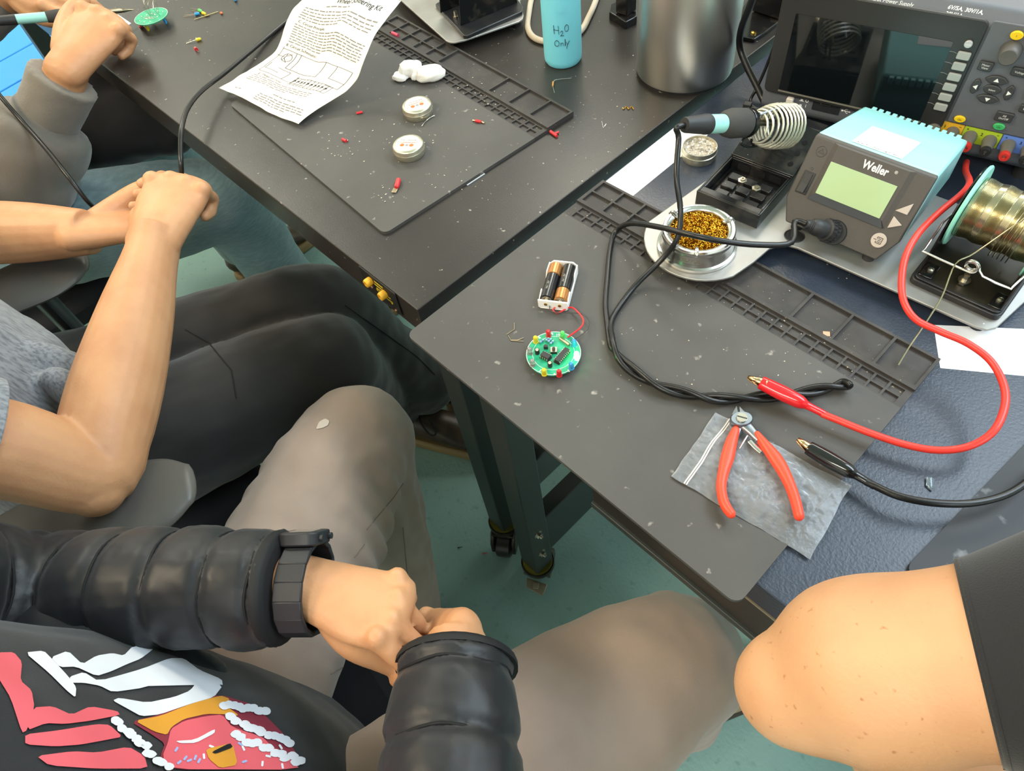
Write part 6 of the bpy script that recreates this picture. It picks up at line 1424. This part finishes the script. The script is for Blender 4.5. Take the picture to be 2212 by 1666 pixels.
# front edge of the open jacket lying over the shirt
q = MB(); q.tube([V(-.055, -.40, -.035), V(.000, -.385, -.012), V(.060, -.362, -.030), V(.105, -.335, -.085)], [(.050, .016), (.048, .018), (.034, .014), (.012, .008)], 18, 6, up=(0, .3, 1), round_=True)
organic('jacket_front', q, .004, PUFF, p1, 3, wr3)
shoe(p1, V(.035, -.370, -.75), V(-.018, -.125, -.75), mat('tan suede', '#9c8a6c', .8), mat('dark sole', '#3a342c', .6), mat('tan lace', '#b7a88a', .8))
shoe(p1, V(.375, .0, -.75), V(.47, .24, -.75), mat('tan suede', '#9c8a6c', .8), mat('dark sole', '#3a342c', .6), mat('tan lace', '#b7a88a', .8))
# wrist watch
wd = (wrL - elL).normalized(); wc = wrL - wd * .004; ws = wd.cross(Vector((0, 0, 1))).normalized(); wu = ws.cross(wd)
wt = thing('wrist_watch', 'black digital wrist watch between puffer cuff and bare hand', 'watch', wc)
WB = mat('matt black resin', '#232428', .45)
for i in range(16):
    a = math.radians(i * 360 / 16); o_w = ws * math.cos(a) * -1
    c = wc + ws * (-.0385 * math.cos(a)) + wu * (.0325 * math.sin(a)); t_ = (ws * (.0385 * math.sin(a)) + wu * (.0325 * math.cos(a))).normalized(); n2 = wd.cross(t_).normalized()
    if n2.dot(c - wc) < 0: n2 = -n2
    Ml = Matrix(((wd.x, t_.x, n2.x, c.x), (wd.y, t_.y, n2.y, c.y), (wd.z, t_.z, n2.z, c.z), (0, 0, 0, 1)))
    q = MB(); q.box((0, 0, 0), (.0250, .0160, .0045), Ml); k = obj('strap_link', q, WB, wt, world=True, bevel=.0012)
a = math.radians(128); c = wc + ws * (-.0385 * math.cos(a)) * -1 * -1 + wu * (.0325 * math.sin(a))
cdir = (-ws * -.75 + wu * .62).normalized()
cdir = (Vector((-.62, .62, .48))); cdir = (cdir - wd * cdir.dot(wd)).normalized(); t_ = cdir.cross(wd).normalized()
cc = wc + cdir * .040
Ml = Matrix(((wd.x, t_.x, cdir.x, cc.x), (wd.y, t_.y, cdir.y, cc.y), (wd.z, t_.z, cdir.z, cc.z), (0, 0, 0, 1)))
q = MB(); q.prism(rrect(.036, .036, .009, 3), -.004, .0075, Ml); ca = obj('watch_case', q, WB, wt, world=True, bevel=.0015)
q = MB(); q.prism(rrect(.022, .022, .003, 3), .0075, .0080, Ml); obj('watch_glass', q, mat('grey watch glass', '#6e6c66', .1), ca, world=True)
for x, y in ((.0195, .009), (.0195, -.009), (-.0195, .009), (-.0195, -.009)):
    q = MB(); q.cyl(Ml @ Vector((x * .92, y, .002)), Ml @ Vector((x * 1.06, y, .002)), .0028, n=12); obj('watch_button', q, WB, ca, world=True)

# ================================================= second person: grey shirt, black trousers
p2 = person('seated person in a grey marl shirt and black trousers gripping a cord', (-.42, -.45, 0))
BLKT = mat('washed black cotton trousers', '#1b1a19', .8, bump=.2, bscale=1200, nscale=8, ncol='#23211f', nlo=.4, nhi=.7, sheen=.25)
q = MB()
h1, k1, a1 = V(-.53, -.38, -.245), V(-.375, .030, -.262), V(-.372, .160, -.60)
h2, k2, a2 = V(-.355, -.40, -.245), V(-.275, -.030, -.268), V(-.385, .100, -.655)
q.tube([V(-.44, -.50, -.22), h1.lerp(h2, .5), V(-.44, -.33, -.25)], [(.19, .11), (.18, .105), (.10, .07)], 24, 4, up=(0, 0, 1), round_=True)
q.tube([V(-.46, -.44, -.23), h1, h1.lerp(k1, .4), h1.lerp(k1, .75), k1, k1.lerp(a1, .18) + Vector((0, .018, 0)), k1.lerp(a1, .5), k1.lerp(a1, .8), a1], [.10, .092, .086, .080, .072, .068, .070, .074, .076], 24, 5, round_=True)
q.tube([V(-.42, -.44, -.23), h2, h2.lerp(k2, .4), h2.lerp(k2, .75), k2, k2.lerp(a2, .15) + Vector((0, .015, 0)), k2.lerp(a2, .5), k2.lerp(a2, .85), a2], [.11, .100, .098, .090, .078, .066, .056, .048, .046], 24, 5, round_=True)
organic('trousers', q, .0055, BLKT, p2, 6, lambda v, n: .0045 * nz(v, 13, 2) + .0025 * nz(v, 30, 4))
tr2 = [c for c in p2.children if c.name.startswith('trousers')][0]; bt2 = bvh_of(tr2)
seam(bt2, [(400, 712), (450, 740), (500, 800), (512, 870)], .0009, mat('black stitching', '#111111', .8), 'seam', p2); seam(bt2, [(745, 660), (820, 712), (900, 770), (945, 815)], .0010, mat('black stitching', '#111111', .8), 'seam', p2)
q = MB()
s2R, e2R, w2R = V(-.225, -.475, .20), V(-.150, -.312, -.042), P(340, 508, -.008)
q.tube([V(-.42, -.50, .20), s2R, s2R.lerp(e2R, .4), s2R.lerp(e2R, .75), e2R + Vector((.006, -.008, .0)), e2R.lerp(w2R, .10), e2R.lerp(w2R, .32), e2R.lerp(w2R, .6), e2R.lerp(w2R, .85), w2R], [.055, .056, .050, .047, .041, .046, .047, .041, (.034, .030), (.033, .026)], 22, 5)
q.ball(tuple(e2R + Vector((.020, -.014, -.006))), .030, 10)
s2L, e2L, w2L = V(-.615, -.475, .20), V(-.745, -.318, -.065), V(-.556, -.158, -.068)
q.tube([V(-.42, -.50, .20), s2L, s2L.lerp(e2L, .5), e2L, e2L.lerp(w2L, .3), e2L.lerp(w2L, .65), w2L], [.055, .054, .046, .043, .046, .042, (.034, .028)], 20, 5)
F2 = (P(384, 372, .006) - w2R)
hand(q, w2R + F2.normalized() * .004, F2 + Vector((0, 0, -.015)), Vector((.25, .05, 1)), -1, [(30, 95, 60), (36, 96, 60), (44, 96, 60), (56, 92, 50)],
     [(.010, .020, -.006, .017), (.040, .036, -.016, .015), (.068, .036, -.030, .012), (.090, .022, -.038, .010)], 1.08)
F2L = (P(300, 488, -.085) - w2L)
hand(q, w2L, F2L + Vector((0, 0, .0)), Vector((.15, -.45, -1)), 1, [(48, 70, 40), (52, 72, 40), (56, 74, 40), (60, 70, 40)],
     [(.010, .020, -.006, .018), (.040, .040, -.018, .0165), (.072, .040, -.036, .013), (.096, .030, -.044, .0105)], 1.05)
q.tube([V(-.42, -.50, .20), V(-.42, -.51, .30)], [.07, .055], 16, 1)
Mh = headm(q, V(-.42, -.51, .30), V(-.42, -.475, .47), (0, 1))
organic('body', q, .0026, SKIN, p2, 4); headparts(p2, Mh, mat('fair brown hair', '#5b4028', .6))
GREYT = mat('grey marl jersey', '#8d8f93', .85, nscale=60, ncol='#64676e', nlo=.42, nhi=.66, ndet=6, stretch=(5, 5, .8), bump=.2, bscale=160, sheen=.3)
q = MB()
q.tube([V(-.43, -.41, -.20), V(-.43, -.425, -.13), V(-.425, -.445, -.02), V(-.42, -.470, .10), V(-.42, -.495, .19), V(-.42, -.505, .26), V(-.42, -.51, .285)], [(.188, .130), (.190, .150), (.180, .148), (.186, .130), (.175, .095), (.10, .07), (.06, .055)], 30, 6, up=(0, -1, 0), round_=True)
for s_, e_ in ((s2R, e2R), (s2L, e2L)): q.tube([s_.lerp(V(-.42, -.50, .20), .35), s_, s_.lerp(e_, .25), s_.lerp(e_, .45)], [.075, .073, .068, .066], 24, 4)
q.tube([V(-.36, -.335, -.185), V(-.33, -.300, -.150), V(-.345, -.285, -.10), V(-.36, -.300, -.05)], [.030, .034, .030, .020], 16, 4, round_=True)
q.tube([V(-.30, -.330, -.185), V(-.275, -.300, -.150), V(-.285, -.290, -.10), V(-.31, -.300, -.05)], [.024, .026, .024, .016], 16, 4, round_=True)
organic('t_shirt', q, .0055, GREYT, p2, 4, lambda v, n: .006 * nz(v, 12, 7) + .003 * nz(v, 28, 1))
shoe(p2, V(-.400, .085, -.75), V(-.185, .215, -.75), mat('dark brown leather', '#33291f', .4, nscale=40, ncol='#4a3c2c', nlo=.4, nhi=.7), mat('gum sole', '#8a7650', .6), mat('black lace', '#15120f', .7))
shoe(p2, V(-.36, .20, -.75), V(-.30, .46, -.75), mat('dark brown leather', '#33291f', .4), mat('gum sole', '#8a7650', .6), mat('black lace', '#15120f', .7))
q = MB(); q.tube([a2, a2 + Vector((-.004, .0, -.045))], [.040, .040], 18, 1); obj('ankle', q, SKIN, p2, world=True)

# ================================================= third person: grey hooded top, jeans, soldering
V3 = lambda x, y, h: V(x, y + .13 - .05 * (h > .12), h)
p3 = person('seated person in a grey hooded top and jeans holding an iron', (-1.08, -.36, 0))
JEAN = mat('blue-grey denim', '#6d858a', .8, nscale=60, ncol='#7a9397', nlo=.4, nhi=.65, stretch=(1, 1, 6), bump=.25, bscale=900, sheen=.2)
q = MB()
hR, kR, aR = V(-.985, -.34, -.235), V(-.750, .060, -.262), V(-.735, .14, -.68)
q.tube([V(-1.08, -.42, -.23), hR, hR.lerp(kR, .4), hR.lerp(kR, .75), kR, kR.lerp(aR, .15) + Vector((0, .012, 0)), kR.lerp(aR, .5), aR], [.12, .100, .098, .092, .078, .070, .064, .058], 24, 5, round_=True)
hL3, kL3, aL3 = V(-1.17, -.34, -.235), V(-1.12, .08, -.262), V(-1.12, .14, -.68)
q.tube([V(-1.08, -.42, -.23), hL3, hL3.lerp(kL3, .5), kL3, kL3.lerp(aL3, .15), kL3.lerp(aL3, .5), aL3], [.12, .10, .095, .078, .07, .062, .056], 24, 5, round_=True)
organic('trousers', q, .006, JEAN, p3, 6, lambda v, n: .004 * nz(v, 14, 2) + .002 * nz(v, 33, 4))
for aa in (aR, aL3): shoe(p3, Vector((aa.x, aa.y - .05, 0)), Vector((aa.x + .02, aa.y + .21, 0)), mat('dark brown leather', '#33291f', .4), mat('gum sole', '#8a7650', .6), mat('black lace', '#15120f', .7))
q = MB()
s3, e3, w3 = V3(-.96, -.42, .20), P(38, 405, -.115), P(152, 138, .036)
q.tube([V3(-1.10, -.42, .20), s3, s3.lerp(e3, .5), e3, e3.lerp(w3, .4), w3], [.05, .048, .042, .040, .038, (.031, .027)], 18, 5)
F3 = P(212, 62, .056) - w3
hand(q, w3 + F3.normalized() * .006, F3 + Vector((-.010, 0, -.005)), Vector((.45, -.1, 1)), -1, [(58, 82, 45), (60, 84, 45), (62, 84, 45), (66, 82, 40)],
     [(.012, .024, -.004, .017), (.048, .046, -.006, .0145), (.082, .058, -.010, .012), (.108, .058, -.016, .0098)], 1.06)
s3L, e3L, w3L = V3(-1.24, -.42, .20), V(-1.33, -.20, -.03), V(-1.10, .02, .05)
q.tube([V3(-1.10, -.42, .20), s3L, e3L, w3L], [.05, .048, .040, (.030, .026)], 18, 6)
hand(q, w3L, P(247, -6, .045) - w3L, Vector((.3, -.3, 1)), 1, [(14, 24, 20), (18, 26, 20), (24, 30, 20), (30, 34, 20)], [(.012, .022, -.004, .016), (.05, .040, -.010, .013), (.085, .044, -.016, .011), (.105, .040, -.02, .009)], 1.0)
q.tube([V3(-1.10, -.42, .20), V3(-1.10, -.43, .30)], [.07, .055], 16, 1)
Mh = headm(q, V3(-1.10, -.43, .30), V3(-1.09, -.385, .47), (.15, 1))
organic('body', q, .0028, SKIN, p3, 4); headparts(p3, Mh, mat('dark brown hair', '#2a1d14', .6))
q = MB(); q.tube([V3(-1.08, -.36, -.21), V3(-1.08, -.37, -.10), V3(-1.085, -.39, .03), V3(-1.10, -.41, .15), V3(-1.10, -.425, .25), V3(-1.10, -.43, .285)], [(.17, .115), (.17, .115), (.17, .11), (.17, .10), (.11, .075), (.06, .055)], 28, 6, up=(0, -1, 0), round_=True)
organic('t_shirt', q, .007, BTEE, p3, 5, wr2)
HOOD = mat('washed grey fleece', '#6f685e', .9, nscale=10, ncol='#615b53', nlo=.4, nhi=.7, bump=.25, bscale=500, sheen=.3)
q = MB(); cf3 = w3 - (w3 - e3).normalized() * .030
ms = e3.lerp(cf3, .58)
q.tube([s3.lerp(V3(-1.10, -.42, .2), .3), s3, s3.lerp(e3, .5), e3, e3.lerp(ms, .4), ms, ms.lerp(cf3, .16)], [.085, .085, .080, .074, .074, .070, .048], 26, 5, round_=True)
q.tube([s3L.lerp(V3(-1.10, -.42, .2), .3), s3L, s3L.lerp(e3L, .5), e3L, e3L.lerp(w3L, .45), e3L.lerp(w3L, .8)], [.085, .085, .080, .074, .064, .048], 26, 5, round_=True)
for sg, x in ((1, -.955), (-1, -1.215)): q.tube([V3(x, -.38, -.21), V3(x, -.39, -.05), V3(x + sg * -.01, -.41, .10), V3(x - sg * .03, -.43, .22)], [(.055, .10), (.055, .10), (.06, .09), (.06, .07)], 22, 4, round_=True)
q.tube([V3(-.98, -.46, -.15), V3(-1.09, -.50, -.10), V3(-1.20, -.46, -.15)], [(.05, .1)] * 3, 20, 4, up=(0, 0, 1)); q.tube([V3(-.98, -.46, .10), V3(-1.10, -.50, .12), V3(-1.22, -.46, .10)], [(.05, .12)] * 3, 20, 4, up=(0, 0, 1))
organic('hoodie', q, .0055, HOOD, p3, 4, lambda v, n: .0075 * nz(v, 12, 5) + .0035 * nz(v, 27, 9))
q = MB(); q.tube([ms.lerp(cf3, .02), ms.lerp(cf3, .35), ms.lerp(cf3, .75), cf3.lerp(w3, .10)], [.044, .046, .047, .049], 30, 5)
for v_ in q.v: pass
organic('cuff', q, .004, mat('ribbed grey cuff', '#746d62', .9, bump=.3, bscale=300, sheen=.3), p3, 2, lambda v, n: .0008 * nz(v, 60, 5))
# second iron in the hand
i0, i1 = P(-25, 47, .070), P(289, 21, .016); iax = (i1 - i0).normalized(); IL2 = (i1 - i0).length
i2 = thing('soldering_iron', 'soldering iron gripped in a hand over the leaded board', 'soldering iron', i0); IQ2 = Matrix.Translation(i0) @ iax.to_track_quat('Z', 'Y').to_matrix().to_4x4()
def ip2(nm, prof, mt): q = MB(); q.lathe([(r, z * IL2) for r, z in prof], 24, IQ2); obj(nm, q, mt, i2, world=True)
ip2('strain_relief', [(.003, -.04), (.0062, -.04), (.0078, .18), (.003, .18)], RUBB)
ip2('collar', [(.003, .18), (.0074, .18), (.0076, .38), (.003, .38)], mat('mint handle plastic', '#9bd6cb', .35))
ip2('grip', [(.003, .38), (.0084, .38), (.0100, .46), (.0100, .70), (.0088, .745), (.003, .745)], mat('foam grip', '#3e3c38', .8))
ip2('barrel', [(0, .745), (.0042, .745), (.0042, .90), (.0034, .91), (.0036, .925), (.0028, .93), (.0006, 1.0), (0, 1.0)], mat('heated steel barrel', '#8b7f68', .3, 1.0))
# black jacket bundled on the lap
q = MB(); q.tube([P(120, 262, -.16), P(215, 262, -.17), P(300, 262, -.175), P(370, 282, -.20)], [(.10, .07), (.11, .075), (.095, .065), (.06, .04)], 22, 5, up=(0, 0, 1), round_=True)
q.tube([P(215, 190, -.12), P(235, 215, -.14), P(270, 235, -.16)], [.05, .06, .05], 18, 4, round_=True)
jk = thing('folded_jacket', 'black jacket bundled on the lap beside the jeans', 'jacket', P(240, 260, -.22))
organic('cloth', q, .006, mat('deep black fleece', '#1a191c', .9, sheen=.2), jk, 5, lambda v, n: .006 * nz(v, 12, 5) + .003 * nz(v, 28, 9))

# ================================================= fourth person: bare elbow, black shirt
p4 = person('person in a black short-sleeved shirt whose bare elbow leans in', (.78, -.28, 0))
PXW = [(2128, 1424, .205, 205), (1980, 1440, .188, 204), (1880, 1450, .174, 203), (1815, 1462, .165, 188), (1768, 1474, .159, 164), (1734, 1484, .155, 142), (1714, 1486, .153, 128)]
ua = [P(*t[:3]) for t in PXW]; ur = [t[3] / FPX * (P(*t[:3]) - CAM).dot(RM @ Vector((0, 0, -1))) for t in PXW]
hm, e4 = ua[0], ua[-1]
s4 = hm + Vector((.695, .71, -.107)) * .20 + Vector((-.06, -.157, .317)) * .30
q = MB(); q.tube([s4, hm.lerp(s4, .5)] + ua, [.060, .060] + ur, 30, 5, round_=True)
f4 = P(1960, 1560, .085); w4 = V(.640, -.06, .005)
q.tube([e4.lerp(ua[-2], .5), ua[-2].lerp(f4, .3), ua[-2].lerp(f4, .7), f4, f4.lerp(w4, .55), w4], [.022, .026, .034, .040, .038, (.031, .026)], 26, 6, round_=True)
hand(q, w4, Vector((.7, .5, -.05)), Vector((0, 0, 1)), 1, [(20, 30, 20)] * 4, [(.012, .022, -.004, .016), (.05, .040, -.010, .013), (.085, .044, -.016, .011), (.105, .040, -.02, .009)], 1.0)
q.tube([V(.83, -.26, .38), V(.83, -.27, .50)], [.07, .055], 16, 1); q.tube([V(.83, -.26, .38), s4], [.06, .058], 16, 1)
Mh = headm(q, V(.83, -.27, .48), V(.825, -.235, .645), (-.3, 1))
organic('body', q, .0040, SKINF, p4, 16); headparts(p4, Mh, mat('dark brown hair', '#2a1d14', .6))
BT4 = mat('black jersey', '#18181b', .85, bump=.15, bscale=1200, sheen=.2)
q = MB(); dh = (hm - e4).normalized()
q.tube([hm.lerp(s4, .6), s4, s4.lerp(V(.83, -.26, .36), .5), V(.83, -.26, .36)], [.066, .074, .085, .095], 34, 6)
q.tube([V(.84, -.25, -.25), V(.84, -.25, -.08), V(.84, -.25, .10), V(.835, -.25, .26), V(.83, -.26, .38), V(.83, -.27, .44)], [(.18, .115), (.18, .115), (.185, .115), (.19, .11), (.15, .09), (.06, .055)], 28, 5, up=(0, -1, 0), round_=True)
SLV = [(hm, hm.lerp(s4, .4), s4, ur[0] + .0028, .0650, .0760, p4, BT4)]
for s_, e_ in ((s2R, e2R), (s2L, e2L)): SLV.append((s_.lerp(e_, .66), s_.lerp(e_, .40), s_.lerp(e_, .1), .0660, .0690, .0740, p2, GREYT))
s4b, e4b = V(1.03, -.28, .36), V(1.09, -.20, .06)
q.tube([V(.83, -.26, .36), s4b, s4b.lerp(e4b, .5)], [.09, .075, .066], 24, 4)
organic('t_shirt', q, .0055, BT4, p4, 3, lambda v, n: .004 * nz(v, 12, 5) + .002 * nz(v, 27, 9))
q = MB(); q.tube([s4b, e4b, V(.99, -.02, .02)], [.05, .042, .030], 18, 5); hand(q, V(.99, -.02, .02), Vector((-.3, 1, -.1)), Vector((0, 0, 1)), -1, [(20, 30, 20)] * 4, [(.012, .022, -.004, .016), (.05, .040, -.010, .013), (.085, .044, -.016, .011), (.105, .040, -.02, .009)], 1.0)
organic('other_arm', q, .004, SKINF, p4, 5)
q = MB(); q.tube([V(.84, -.25, -.22), V(.84, -.25, -.30)], [(.17, .12), (.16, .12)], 24, 1, up=(0, -1, 0))
for sx in (-1, 1): q.tube([V(.84 + sx * .08, -.25, -.28), V(.84 + sx * .09, -.22, -.48), V(.84 + sx * .09, -.24, -.68)], [.09, .070, .062], 22, 5)
organic('trousers', q, .007, mat('navy twill', '#23262e', .8), p4, 5, lambda v, n: .003 * nz(v, 13, 2))
for sx in (-1, 1): shoe(p4, V(.84 + sx * .09, -.30, -.75), V(.84 + sx * .10, -.04, -.75), mat('dark brown leather', '#33291f', .4), mat('gum sole', '#8a7650', .6), mat('black lace', '#15120f', .7))

for c0_, c1_, c2_, r0_, r1_, r2_, rt, mt in SLV:
    q = MB(); q.tube([c0_, c0_.lerp(c1_, .04), c1_, c2_], [r0_ * .985, r0_, r1_, r2_], 44, 5); obj('sleeve', q, mt, rt, world=True, smooth=80)
# ------------------------------------------------------------------ chairs
SEATM = mat('black seat fabric', '#1b1c1f', .85, bump=.2, bscale=900)
ARMM = mat('dark grey armrest pad', '#5d5a55', .42, bump=.06, bscale=700)
def chair(label, x, y, rz, arm_r=None, arm_l=None, seat_z=.40):
    c = thing('office_chair', label, 'chair', (x, y, 0), rz, 'office chairs at the benches')
    q = MB(); q.prism(rrect(.48, .46, .07, 5), seat_z - .06, seat_z); obj('seat', q, SEATM, c, bevel=.02)
    q = MB(); q.prism(rrect(.42, .06, .025, 4, 0, -.285), seat_z + .12, seat_z + .52); obj('backrest', q, SEATM, c, bevel=.02)
    q = MB(); q.tube([(0, -.18, seat_z - .05), (0, -.32, seat_z - .02), (0, -.335, seat_z + .10), (0, -.315, seat_z + .25)], [(.03, .012)] * 4, 10, 4); obj('back_post', q, BLACK, c)
    q = MB(); q.cyl((0, 0, .10), (0, 0, seat_z - .06), .028, n=18); obj('gas_lift', q, BLACK, c)
    for i in range(5):
        a = 2 * PI * i / 5 + .3; q = MB(); q.tube([(0, 0, .115), (.15 * math.cos(a), .15 * math.sin(a), .10), (.29 * math.cos(a), .29 * math.sin(a), .075)], [(.030, .022), (.024, .018), (.018, .014)], 10, 3, up=(0, 0, 1)); lg = obj('base_leg', q, BLACK, c)
        q = MB(); q.lathe([(0, -.016), (.026, -.016), (.030, -.010), (.030, .010), (.026, .016), (0, .016)], 18, T(.29 * math.cos(a), .29 * math.sin(a), .030, a + 1.2) @ RX(PI / 2)); obj('wheel', q, BLACK, lg)
    M = T(x, y, 0, rz)
    for pts in (arm_r, arm_l):
        if not pts: continue
        pw = [p_ for p_ in pts]; q = MB(); q.tube(pw, [(.040, .010), (.054, .0135), (.057, .0145), (.056, .0140), (.045, .012), (.028, .009)][:len(pw)], 24, 6, up=(0, 0, 1), round_=True); ar = obj('armrest', q, ARMM, c, world=True)
        m_ = pw[2]; q = MB(); sx = Vector((x, y, 0)); inn = (Vector((x, m_.y, 0)) - Vector((m_.x, m_.y, 0))) * .25
        q.tube([m_ - Vector((0, 0, .012)), m_ + Vector((inn.x * .2, 0, -.10)), Vector((m_.x + inn.x * .4, m_.y, seat_z - .03)), Vector((m_.x + inn.x * 2.2, m_.y, seat_z - .055))], [(.016, .03), (.015, .028), (.015, .025), (.014, .022)], 12, 5); obj('arm_post', q, BLACK, ar, world=True)
a0, a5 = P(-70, 1222, -.100), P(405, 1046, -.100)
ar2 = [a0, a0.lerp(a5, .25), a0.lerp(a5, .5), a0.lerp(a5, .72), a0.lerp(a5, .90), a5]
b0, b5 = P(-60, 660, -.13), P(178, 562, -.13)
al2 = [b0, b0.lerp(b5, .25), b0.lerp(b5, .5), b0.lerp(b5, .72), b0.lerp(b5, .90), b5]
chair('office chair with grey armrests under the person in grey marl', -.44, -.42, 0.0, ar2, al2)
chair('black armless office chair under the person in the puffer jacket', .17, -.47, -.1)
chair('black armless office chair under the person in jeans', -1.08, -.38, 0.0)
# ------------------------------------------------------------------ things beyond the far end
bx = P(52, 112, -.42); 
BLUEC = mat('bright blue plastic', '#2386d8', .5)
bl = thing('storage_crate', 'bright blue plastic crate lid on the floor beyond the hooded top', 'crate', (-2.05, .02, 0), .15)
for i in range(4):
    q = MB(); q.span((-.42 + i * .17, -.30, .30), (-.42 + i * .17 + .163, .30, .33)); obj('lid_panel', q, BLUEC, bl, bevel=.004)
q = MB(); q.span((-.42, -.30, 0), (.255, .30, .299)); obj('crate_body', q, BLUEC, bl, bevel=.01)
# specks on the floor
for lab, u, v, c in (('black shred on the teal floor beside the casters', 994, 1183, '#1b1b1b'), ('red shred on the teal floor beside the casters', 1047, 1196, '#c23a32')):
    q = MB(); c0 = P(u, v, -.7495); q.tube([c0 + Vector((-.003, -.004, .001)), c0 + Vector((.003, .004, .0012))], [(.0012, .0008), (.0006, .0005)], 8, 1); one('floor_shred', q, mat('shred ' + c, c, .6), lab, 'shred')
